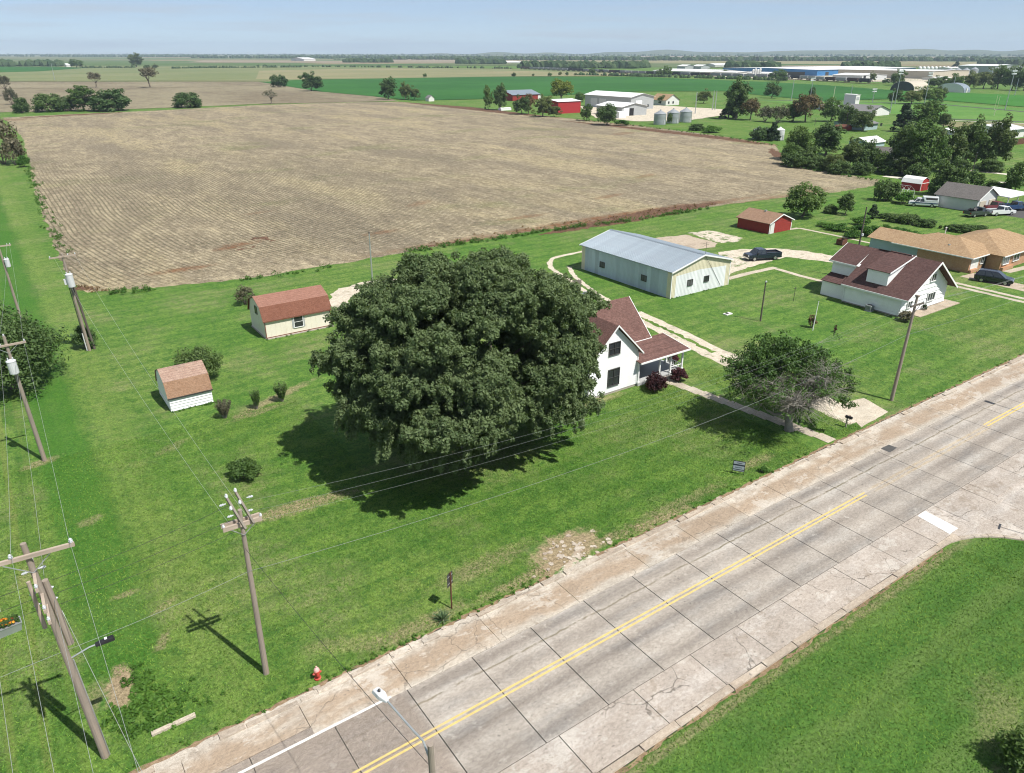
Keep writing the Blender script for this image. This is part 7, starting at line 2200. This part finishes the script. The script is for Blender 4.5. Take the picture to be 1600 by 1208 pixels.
near_bush('bush', 'tiny red bush on the lawn right of the white post', (80.6, 46.6), .9, .5, 'leafPurple', 316, 16, 30, .06)
near_bush('bush', 'dark bush in the bottom right corner of the lawn', at(1606, 1204), 2.1, 3.0, 'leafMid', 313, 80, 90, .09)
near_bush('bush', 'small shrub against the front of the dormer house', (97.6, 44.7), .9, .7, 'leafCedar', 314, 20, 40, .07)
near_bush('bush', 'low bush by the kerb edge left of the driveway mouth', (46.2, 30.6), .5, 1.0, 'leafWeed', 317, 20, 40, .07)
# yucca by the sign
rng = np.random.default_rng(330)
yc = thing('yucca', 'pale spiky yucca clump under the road sign', 'plant', (16.3, 30.55))
b = MB()
for k in range(70):
    a = rng.uniform(0, 6.28); el = rng.uniform(.35, 1.4); L = rng.uniform(.6, 1.05)
    d = Vector((math.cos(a) * math.cos(el), math.sin(a) * math.cos(el), math.sin(el))); s = d.cross(Vector((0, 0, 1))).normalized() * .03
    m = d * L * .55; e = d * L - Vector((0, 0, .12 * L))
    b.add([-s, s, m + s * .9, e, m - s * .9], [(0, 1, 2, 4), (4, 2, 3)])
me = b.mesh('leaves'); me.materials.append(M['leafYucca']); o = bpy.data.objects.new('leaves', me); COL.objects.link(o); o.parent = yc
b = MB(); b.lathe([(.12, 0), (.1, .12), (.03, .16)], 8); obj('crown', b, M['brownwood'], yc)
# flowers in the trough
for (lf, sd, nn) in (('leafMid', 341, 90), ('flower', 342, 22), ('flower2', 343, 20)):
    rng = np.random.default_rng(sd)
    c = np.stack([rng.uniform(-.75, .75, nn), rng.uniform(-.28, .28, nn), rng.uniform(.6, .92 if lf == 'leafMid' else .98, nn)], 1)
    me = leaf_mesh('flowers' if lf != 'leafMid' else 'foliage', c, np.full((nn, 3), .10 if lf == 'leafMid' else .07), 26 if lf == 'leafMid' else 14, .055, rng)
    me.materials.append(M[lf]); o = bpy.data.objects.new(me.name, me); COL.objects.link(o); o.parent = fl

# --- trees beyond the field, left
TF = 'trees round the far fields'
tree_px('bush0', 35, 177, 24, 156, 'small round bush at the far left corner of the stubble field', TF, 'bush', 'bush')
tree_px('bush1', 79, 174.5, 50, 150, 'wide dark bush, left part of the hedge clump beyond the stubble', TF, 'bush', 'bush')
tree_px('bush2', 104, 174, 26, 154, 'small grey-green bush inside the hedge clump beyond the stubble', TF, 'bush', 'bush')
tree_px('tall0', 131, 173.5, 42, 141, 'taller tree in the middle of the hedge clump beyond the stubble', TF)
tree_px('bush0', 176, 173.5, 56, 143, 'largest rounded bush, right end of the hedge clump beyond the stubble', TF, 'bush', 'bush')
tree_px('bush1', 295, 168, 46, 146, 'single low wide bush standing alone beyond the stubble field', TF, 'bush', 'bush')
tree_px('wind', 150, 137.5, 21, 117, 'left of two lone wind-shaped trees on the far tan field', TF)
tree_px('wind', 235, 137, 28, 110, 'right of two lone wind-shaped trees on the far tan field', TF)
tree_px('wind', 9, 150, 22, 124, 'ragged brownish tree at the far left edge', TF)
tree_px('grey', 19, 164, 20, 143, 'ragged grey bush at the far left edge below the brownish tree', TF)
tree_px('grey', 6, 256, 62, 192, 'big grey leafless thicket at the left edge of the stubble field', TF, 'bush', 'bush')
tree_px('grey', 24, 258, 30, 222, 'smaller grey thicket beside the bigger one at the left edge', TF, 'bush', 'bush')
tree_px('weedy', 37, 261, 20, 245, 'green weed clump at the foot of the grey thicket', TF, 'bush', 'bush')
tree_px('bush2', 1, 202, 14, 188, 'small dark bush at the very left edge above the grey thicket', TF, 'bush', 'bush')
tree_px('tall1', 213, 105, 22, 87, 'tall tree in the hedge line far left', TF)
tree_px('round1', 120, 106, 19, 95, 'round tree in the hedge line left of the tall one', TF)
tree_px('round2', 243, 107.3, 11, 101, 'small round tree right of the tall hedge-line tree', TF)
tree_px('bush0', 230, 107, 10, 102, 'low bush between the tall hedge-line tree and the round one', TF, 'bush', 'bush')
tree_px('bush2', 437, 136.5, 24, 118, 'dense round bush on the edge of the green crop', TF, 'bush', 'bush')
tree_px('round0', 487, 142.5, 32, 116, 'large round tree with grey twigs on the edge of the green crop', TF)
tree_px('bare', 424, 162.5, 24, 141, 'thin pale almost leafless tree at the top of the stubble field', TF)
tree_px('tall2', 606, 155.5, 28, 124, 'leaning tall tree, largest of three at the crop corner', TF)
tree_px('tall1', 634, 156, 18, 131, 'slim tree in the middle of three at the crop corner', TF)
tree_px('round2', 648, 156, 17, 136, 'round tree, rightmost of three at the crop corner', TF)
tree_px('tall0', 763, 171, 14, 136, 'narrow columnar tree, left of a pair by the farmstead', TF)
tree_px('tall2', 781, 172, 23, 134, 'taller columnar tree, right of a pair by the farmstead', TF)
for (u, v, w, vt, lab) in ((664, 121.5, 6, 115, 'leftmost'), (803, 120.5, 9, 113.5, 'largest'), (833, 119.5, 4, 115, 'smallest'), (859, 119.5, 7, 114, 'rounded middle'), (875, 118.5, 6, 112, 'paired left'), (886, 118.5, 6, 112.5, 'paired right'), (899, 118.5, 5, 114, 'rightmost'), (925, 117.5, 9, 107, 'tall')):
    tree_px('round%d' % (int(u) % 3), u, v, w, vt, '%s of the tiny trees on the far side of the green crop' % lab, 'tiny trees beyond the green crop')
# --- farmstead
FT = 'trees of the farmstead'
tree_px('round0', 815, 179, 26, 151, 'dark tree in front of the long red barn', FT)
tree_px('brown', 826, 178, 18, 148, 'olive tree just before the long red barn roof', FT)
tree_px('tall1', 848, 183, 32, 151, 'dark tree with visible trunk left of the red metal shed', FT)
tree_px('round2', 866, 183, 22, 163, 'low dark tree overlapping the red metal shed', FT)
tree_px('yellow', 876, 160, 34, 127, 'bright yellow-green tree above the red metal shed', FT)
tree_px('round1', 906, 160, 16, 145, 'dark round tree between yellow-green tree and biggest shed', FT)
tree_px('tall0', 916, 189, 17, 164, 'slender tree at the field edge left of the round dark one', FT)
tree_px('round0', 948, 195.5, 36, 164, 'round dark green tree in front of the smaller machine shed', FT)
tree_px('weedy', 973, 196, 24, 187, 'low green shrubs at the foot of the round dark tree', FT, 'bush', 'bush')
tree_px('small1', 1046, 194, 8, 176, 'green vine bush climbing between the first two grain bins', FT, 'bush', 'bush')
tree_px('round1', 1034, 164, 17, 150, 'bush in front of the tan-roofed farmhouse', FT)
tree_px('round2', 1099, 161.5, 22, 141, 'lollipop-shaped round tree on the lawn behind the grain bins', FT)
tree_px('bush0', 1088, 204, 22, 193, 'dark shrub, left part of the low hedge below the bins', FT, 'bush', 'bush')
tree_px('weedy', 1110, 207, 32, 197, 'green shrub, right part of the low hedge below the bins', FT, 'bush', 'bush')
tree_px('tall2', 1149, 186, 42, 129, 'very tall tree with ivy-dark trunk right of the grain bins', FT)
tree_px('cedar', 1138, 185, 24, 160, 'dark cedar at the foot of the very tall tree', FT)
tree_px('brown', 1172, 188, 30, 157, 'brownish tree right of the very tall tree', FT)
tree_px('grey', 1195, 190, 26, 166, 'grey-brown thicket right of the brownish tree', FT, 'bush', 'bush')
tree_px('round0', 1206, 153.5, 24, 131, 'dark round tree by the crop edge left of the lamp masts', FT)
tree_px('small1', 1268, 152, 10, 138, 'small dark tree right at the foot of a lamp mast', FT)
tree_px('bush1', 1190, 219, 34, 199, 'dark bushes hiding the lower grey grain bins', FT, 'bush', 'bush')
tree_px('cedar', 1207, 220, 22, 193, 'dark spruce beside the small white grain bin', FT)
# --- trees of the town edge
TT = 'trees of the town edge'
tree_px('grey', 1215, 192, 30, 168, 'greyish thicket left of the reddish-topped tree', TT)
tree_px('brown', 1258, 191, 44, 152, 'tree with reddish brown top left of the press box', TT)
tree_px('tall0', 1238, 190, 26, 162, 'olive tree beside the reddish-topped one', TT)
tree_px('round1', 1297, 190, 34, 157, 'dark round tree left below the press box', TT)
tree_px('round0', 1322, 202, 30, 168, 'dark tree above the red hut', TT)
tree_px('round2', 1347, 205, 34, 172, 'dark rounded tree before the grey hall', TT)
for (k_, u, v, w, vt, lab) in (('tall0', 1247, 250, 46, 202, 'tall grey-green tree at the left end of the dense clump'), ('round1', 1234, 257, 34, 226, 'bush-like tree at the field corner of the dense clump'), ('tall2', 1288, 243, 56, 196, 'largest left tree of the dense clump by the field'), ('round0', 1262, 259, 32, 230, 'low tree in front in the dense clump near the field'),
        ('round2', 1302, 268, 36, 238, 'dark tree at the lower edge of the dense clump'), ('tall1', 1326, 266, 42, 222, 'tree with pale stems in the middle of the dense clump'), ('round0', 1350, 266, 40, 224, 'dark tree just left of the white roofed house'), ('round1', 1376, 269, 36, 240, 'shadowed tree in front of the brown-roofed house'),
        ('tall2', 1406, 268, 56, 204, 'tall broad tree in front of the white roofed house'), ('tall0', 1438, 275, 54, 200, 'tallest broad tree above the red gambrel barn'), ('tall1', 1468, 268, 50, 204, 'yellowish broad tree right of the tallest one'), ('cedar', 1409, 206, 34, 168, 'dark pointed cedar behind the tall broad trees'),
        ('tall0', 1440, 204, 48, 165, 'spreading tree beyond the clump near the turf field'), ('round2', 1473, 200, 24, 177, 'smaller tree right of the spreading one near the turf'), ('tall2', 1507, 263, 48, 198, 'dark tall tree left of the pale school wing'), ('tall1', 1551, 262, 56, 196, 'dark tall tree in front of the pale school wing'),
        ('round0', 1532, 263, 34, 218, 'middle dark tree between the two tall ones by the school wing'), ('round1', 1492, 246, 26, 222, 'rounded dark tree above the small grey roof'), ('round0', 1475, 306, 50, 256, 'leafy tree between the red gambrel barn and the grey garage'), ('bush2', 1462, 304, 30, 283, 'low dark bush behind the camper truck', ), ('small0', 1521, 294, 28, 271, 'small dark tree behind the garage roof'),
        ('bush0', 1548, 299, 26, 284, 'dark bush right behind the garage roof'), ('small0', 1584, 302, 34, 262, 'leafy young tree at the right edge behind the carport'), ('small1', 1570, 300, 20, 286, 'small bush left of the young tree at the right edge'), ('tall1', 1418, 276, 36, 240, 'shaded tree right behind the red gambrel barn roof')):
    tree_px(k_, u, v, w, vt, lab, TT)
for (u, v, w, vt, lab) in ((1243, 261, 40, 240, 'low green undergrowth at the left end of the dense clump'), (1278, 264, 34, 244, 'undergrowth bush under the left big tree of the clump'), (1312, 272, 34, 252, 'dark undergrowth bush in front of the pale-stemmed tree'), (1345, 273, 34, 254, 'undergrowth bush below the white roofed house'), (1392, 273, 34, 252, 'undergrowth bush at the foot of the tall broad tree'), (1432, 281, 36, 258, 'undergrowth bush right of the red gambrel barn roof'), (1500, 267, 30, 250, 'undergrowth bush beside the gravel road bend'), (1545, 268, 40, 250, 'dark undergrowth bush below the school wing trees')):
    tree_px('bush%d' % (int(u) % 3), u, v, w, vt, lab, TT, 'bush', 'bush')
tree_px('round1', 1253, 339, 62, 288, 'round dark tree with drooping sides right of the red shed', TT)
tree_px('small1', 1320, 335.5, 27, 303, 'young olive tree on the lawn near the garden', TT)
tree_px('bush0', 1298, 333, 22, 320, 'low grey bush between the round tree and the young tree', TT, 'bush', 'bush')
tree_px('bush2', 1383, 313.5, 36, 282, 'rounded green bush left of the red gambrel barn', TT, 'bush', 'bush')
tree_px('cedar', 1363, 340.5, 20, 321, 'small pointed cedar by the vegetable garden', TT)
tree_px('weedy', 1412, 318, 34, 300, 'tall weeds round the bare greenhouse frame', TT, 'bush', 'bush')
HG = 'hedge of shrubs along the garden'
for (u, v, w, vt, lab) in ((1382, 341, 18, 333, 'first small shrub from the left in the garden hedge'), (1395, 346, 24, 334, 'second shrub from the left in the garden hedge'), (1418, 349, 30, 334, 'large rounded shrub in the middle of the garden hedge'), (1445, 354, 30, 342, 'dark shrub at the right end of the garden hedge'), (1469, 357, 6, 352, 'smaller of two tiny shrubs right of the garden hedge'), (1478, 359, 8, 352, 'bigger of two tiny shrubs right of the garden hedge'), (1502, 362, 36, 351, 'dark low shrub behind the tan ranch roof'), (1528, 360, 26, 352, 'green low shrub behind the tan ranch roof ridge')):
    tree_px('bush%d' % (int(u) % 3), u, v, w, vt, lab, HG, 'bush', 'bush')
VG = 'plants of the vegetable garden'
for (u, v, w, vt, lab) in ((1347, 352, 30, 338, 'leafy dark vegetable clump at the back of the garden'), (1364, 369, 34, 353, 'leafy bright vegetable clump at the front of the garden'), (1345, 365, 26, 352, 'sprawling green vegetable clump left in the garden'), (1384, 362, 18, 352, 'small vegetable clump right in the garden'), (1310, 360, 36, 350, 'low rough weeds along the garden edge'), (1290, 355, 26, 348, 'low weeds at the left end of the garden'), (1410, 368, 44, 358, 'low vegetable row right of the garden'), (1330, 371, 28, 361, 'weedy clump at the garden front corner')):
    tree_px('weedy', u, v, w, vt, lab, VG, 'garden_plant', 'garden plant')
# --- beyond the sports field
SP = 'trees beyond the sports field'
for (k_, u, v, w, vt, lab) in (('round0', 1398, 162, 22, 143, 'left tree of the clump before the rusty quonset hut'), ('round2', 1424, 163, 32, 141, 'middle round tree of the clump before the rusty quonset hut'), ('round1', 1450, 162, 34, 139, 'broad tree of the clump before the rusty quonset hut'), ('tall1', 1467, 161, 22, 139, 'right tree of the clump before the rusty quonset hut'),
        ('round0', 1402, 134, 22, 113, 'dark tree before the tan warehouse'), ('round1', 1216, 127, 26, 111, 'dark tree left of the freight cars'), ('round2', 1363, 128, 10, 114, 'small tree at the end of the freight train'), ('round0', 1376, 114, 16, 107, 'dark tree before the corner of the blue warehouse'), ('round2', 1111, 117, 14, 107, 'round tree before the white-roofed warehouse'), ('round0', 1133, 118, 12, 110, 'round tree left of the white silos'), ('round1', 1042, 119.5, 14, 104.5, 'round tree at the left end of the railway yard'), ('round0', 1030, 120, 14, 109, 'dark low tree at the left end of the railway yard'), ('cedar', 1494, 106, 12, 98, 'dark pointed tree behind the white tanks'),
        ('round0', 1466, 137, 30, 122, 'dark tree left of the blue-grey quonset hut'), ('round1', 1492, 141, 26, 120, 'rounded tree behind the blue-grey quonset hut'), ('tall1', 1514, 140, 26, 117, 'tall tree right of the quonset hut clump'), ('round2', 1536, 139, 30, 113, 'broad tree beyond the blue-grey quonset hut'), ('tall0', 1558, 139, 28, 110, 'tall tree right of the broad one beyond the quonset'), ('round1', 1580, 141, 30, 112, 'dark tree near the right edge beyond the floodlight'), ('tall2', 1600, 142, 30, 112, 'dark tree cut by the right edge beyond the floodlight'), ('round0', 1384, 131, 12, 124, 'tiny bush right of the freight train end')):
    tree_px(k_, u, v, w, vt, lab, SP)

# --- far woods: masses nobody could count
def lump_wood(name, rows, n, hmin, hmax, m, seed):
    """low canopy lumps scattered along lines (u0, v0, u1, v1, depth in metres)"""
    rng = np.random.default_rng(seed)
    V, F = [], []
    base = [(0, 0, 1)] + [(math.cos(k * 1.2566) * .72, math.sin(k * 1.2566) * .72, .86) for k in range(5)] + [(math.cos(k * 1.2566 + .6) , math.sin(k * 1.2566 + .6), .25) for k in range(5)] + [(math.cos(k * 1.2566 + .6) * .85, math.sin(k * 1.2566 + .6) * .85, -.1) for k in range(5)]
    faces = [(0, 1 + k, 1 + (k + 1) % 5) for k in range(5)]
    for k in range(5):
        faces += [(1 + k, 6 + k, 1 + (k + 1) % 5), (6 + k, 6 + (k + 1) % 5, 1 + (k + 1) % 5), (6 + k, 11 + k, 11 + (k + 1) % 5, 6 + (k + 1) % 5)]
    base = np.array(base)
    for (u0, v0, u1, v1, dep, frac) in rows:
        k = max(3, int(n * frac))
        for _ in range(k):
            s = rng.random()
            p = at(u0 + (u1 - u0) * s, v0 + (v1 - v0) * s)
            d = Vector(p).normalized(); q = rng.random() * dep
            h = rng.uniform(hmin, hmax); w = h * rng.uniform(.5, 1.0)
            vs = base * rng.uniform(.8, 1.2, (16, 1)) * np.array([w, w, h]) + np.array([p[0] + d.x * q, p[1] + d.y * q, 0])
            o = len(V)
            V += vs.tolist(); F += [tuple(i + o for i in f) for f in faces]
    me = bpy.data.meshes.new(name); me.from_pydata(V, [], F); me.update(); me.materials.append(m)
    ob = bpy.data.objects.new(name, me); COL.objects.link(ob); ob['kind'] = 'stuff'
    return ob
kw = NT('far_woods'); g_ = kw.n('NewGeometry').outputs['Random Per Island']
kw.col(kw.mix(g_, (0.034, 0.062, 0.028), (0.066, 0.098, 0.042))); kw.rough(.95, .05)
M['woods'] = kw.m
lump_wood('far_woods', [(600, 93.5, 830, 94.3, 500, .2), (830, 94.6, 1100, 95.2, 500, .22), (1100, 95.6, 1345, 96.0, 400, .22), (1345, 96.2, 1700, 97.0, 400, .28), (300, 91.2, 620, 92.0, 600, .2), (0, 88.5, 330, 89.8, 600, .12)], 1500, 9, 17, M['woods'], 1)
lump_wood('far_woods', [(-60, 104.5, 95, 104.2, 120, .22), (715, 100, 785, 100.5, 120, .12), (537, 98.2, 610, 98.3, 60, .08), (812, 106.5, 985, 107.5, 90, .3), (985, 107.6, 1010, 106, 60, .05), (1316, 107.6, 1400, 107.8, 60, .14), (1140, 107.5, 1215, 109, 120, .16), (1530, 101, 1640, 103, 120, .12)], 620, 8, 15, M['woods'], 2)
lump_wood('hedgerow', [(270, 107.6, 330, 106.4, 10, .14), (330, 106.6, 470, 105.6, 10, .22), (400, 104.0, 800, 107.5, 8, .3), (130, 106.5, 210, 106.4, 25, .2), (900, 118, 1030, 120.4, 6, .18), (1030, 120.6, 1230, 126.5, 6, .2), (520, 93.8, 545, 94, 60, .05)], 420, 2.0, 4.6, M['woods'], 3)
lump_wood('far_woods', [(0, 86.3, 560, 86.9, 1500, .3), (560, 87, 1600, 88.6, 1200, .5), (900, 86.2, 1600, 86.6, 600, .2)], 900, 10, 18, M['woods'], 4)

# --- weeds along edges, as masses
def weeds(name, runs, size, hmax, leaf, seed, dens=26):
    rng = np.random.default_rng(seed); c, rad = [], []
    for (pts, wd, k) in runs:
        pts = smooth_line(pts, 8)
        for a, b_ in zip(pts, pts[1:]):
            L = math.hypot(b_[0] - a[0], b_[1] - a[1])
            for _ in range(max(1, rng.poisson(L * k))):
                s = rng.random(); h = hmax * rng.uniform(.4, 1.0)
                c.append((a[0] + (b_[0] - a[0]) * s + rng.normal() * wd, a[1] + (b_[1] - a[1]) * s + rng.normal() * wd, h * .4)); rad.append((h * .7, h * .7, h * .55))
    me = leaf_mesh(name, c, rad, dens, size, rng, shell=.2, hang=-.5, ratio=.4); me.materials.append(M[leaf])
    o = bpy.data.objects.new(name, me); COL.objects.link(o); o['kind'] = 'stuff'
    return o
weeds('tall_weeds', [(px((640, 394), (700, 384), (760, 376), (860, 361), (1000, 343), (1110, 326)), .5, 3.0), (px((170, 459), (205, 456), (235, 453)), .5, 4.0), (px((375, 438), (440, 431), (520, 417)), .35, .5),
                     (px((48, 262), (62, 310), (80, 350), (98, 395)), .7, .8), (px((1225, 258), (1290, 270), (1370, 283)), .8, 1.4), (px((900, 188), (1010, 199), (1130, 215), (1210, 228)), .8, .8)], .16, 1.05, 'leafWeed', 401)
weeds('red_weeds', [(px((650, 388), (760, 370), (880, 352), (1000, 336), (1110, 320)), 1.2, 1.1), (px((120, 448), (135, 452), (160, 455)), .5, 1.2)], .16, .6, 'leafBrown', 402, 12)
weeds('kerb_weeds', [([(12, 30.2), (18, 30.25), (24, 30.2)], .14, 2.6), ([(-4, 30.25), (6, 30.2), (12, 30.2)], .15, 1.2), ([(29, 30.2), (40, 30.2), (52, 30.3)], .12, .9), ([(66, 30.3), (100, 30.3)], .12, .5), ([(2, 33.2), (4, 32.2)], .3, 2)], .075, .26, 'leafWeed', 403, 22)
weeds('base_weeds', [([(9.4, 69.45), (13.4, 69.4)], .1, 5), ([(23, 83.5), (31, 83.4)], .08, .8), ([(73.6, 67.3), (85, 67.2)], .08, .6)], .075, .3, 'leafWeed', 404, 22)
weeds('pit_grass', [(px((178, 1118), (200, 1114), (240, 1100), (285, 1095)), .5, 26), (px((180, 1132), (225, 1137), (262, 1124)), .35, 30), (px((210, 1050), (222, 1075), (235, 1100)), .35, 24)], .10, .30, 'leafWeed', 405, 30)

# --- short grass standing on the near lawns
def grass(n, boxes, seed):
    rng = np.random.default_rng(seed)
    P = []
    for (x0, x1, y0, y1, f) in boxes:
        k = int(n * f); P.append(np.stack([rng.uniform(x0, x1, k), rng.uniform(y0, y1, k)], 1))
    P = np.concatenate(P)
    keep = ~((P[:, 0] > 24.2) & (P[:, 0] < 29.4) & (P[:, 1] < 33.4) & (P[:, 1] > 29)) & ~((np.hypot(P[:, 0] + .4, P[:, 1] - 35.6) < 1.3)) & ~((np.hypot(P[:, 0] - 48, P[:, 1] - 10.4) > 6.6) & (P[:, 0] > 48) & (P[:, 1] < 17) & (P[:, 1] > 10)) & ~((P[:, 0] > 60) & (P[:, 0] < 66)) & ~((np.abs(P[:, 0] - 54.6) < 1.6) & (P[:, 1] > 30))
    P = P[keep]; m = len(P)
    a = rng.uniform(0, 6.28, m); h = rng.uniform(.04, .12, m); w = rng.uniform(.015, .04, m); l = rng.normal(size=(m, 2)) * .07
    v = np.zeros((m, 3, 3))
    v[:, 0, 0] = P[:, 0] - np.cos(a) * w; v[:, 0, 1] = P[:, 1] - np.sin(a) * w
    v[:, 1, 0] = P[:, 0] + np.cos(a) * w; v[:, 1, 1] = P[:, 1] + np.sin(a) * w
    v[:, 2, 0] = P[:, 0] + l[:, 0]; v[:, 2, 1] = P[:, 1] + l[:, 1]; v[:, 2, 2] = h
    me = quads_mesh('grass', v.reshape(-1, 3), m, 3); me.materials.append(M['grassblade'])
    o = bpy.data.objects.new('grass', me); COL.objects.link(o); o['kind'] = 'stuff'
def blade_mat():
    k = NT('grass_blades')
    p = k.pos(); g = k.n('NewGeometry').outputs['Random Per Island']
    mid = k.noise(p, 0.22, 4, .6); big = k.noise(p, .035, 3)
    c = k.mix(k.ramp(mid, .32, .68), (0.066, 0.158, 0.021), (0.122, 0.218, 0.036))
    c = k.mix(k.ramp(big, .38, .66, 0, .5), c, (0.155, 0.228, 0.045))
    c = k.mix(1.0, c, k.mix(g, (.5, .55, .5), (1.5, 1.4, 1.4)), 'MULTIPLY')
    k.col(c); k.rough(.8, .15)
    return k.m
M['grassblade'] = blade_mat()
grass(330000, [(8, 49, -14, 16.9, .36), (48, 55, -8, 16, .05), (-14, 62, 30.2, 48, .40), (-10, 20, 48, 66, .12), (20, 110, 30.4, 44, .07)], 501)

# ------------------------------------------------------------------ haze
hz = MB(); hz.box(-16000, 16000, -16000, 16000, -4.0, 190)
hm = bpy.data.materials.new('haze'); hm.use_nodes = True
ht_ = hm.node_tree; ht_.nodes.clear()
ho = ht_.nodes.new('ShaderNodeOutputMaterial'); hv = ht_.nodes.new('ShaderNodeVolumePrincipled')
hv.inputs['Color'].default_value = (0.68, 0.83, 1.0, 1)
hv.inputs['Density'].default_value = 8.0e-5
hv.inputs['Anisotropy'].default_value = 0.0
ht_.links.new(hv.outputs[0], ho.inputs['Volume'])
obj('haze', hz, hm, kind='stuff')
for o in list(bpy.data.objects):
    if o.type == 'MESH' and len(o.data.polygons) == 0:
        print('EMPTY MESH', o.name)
print('objects', len(bpy.data.objects))
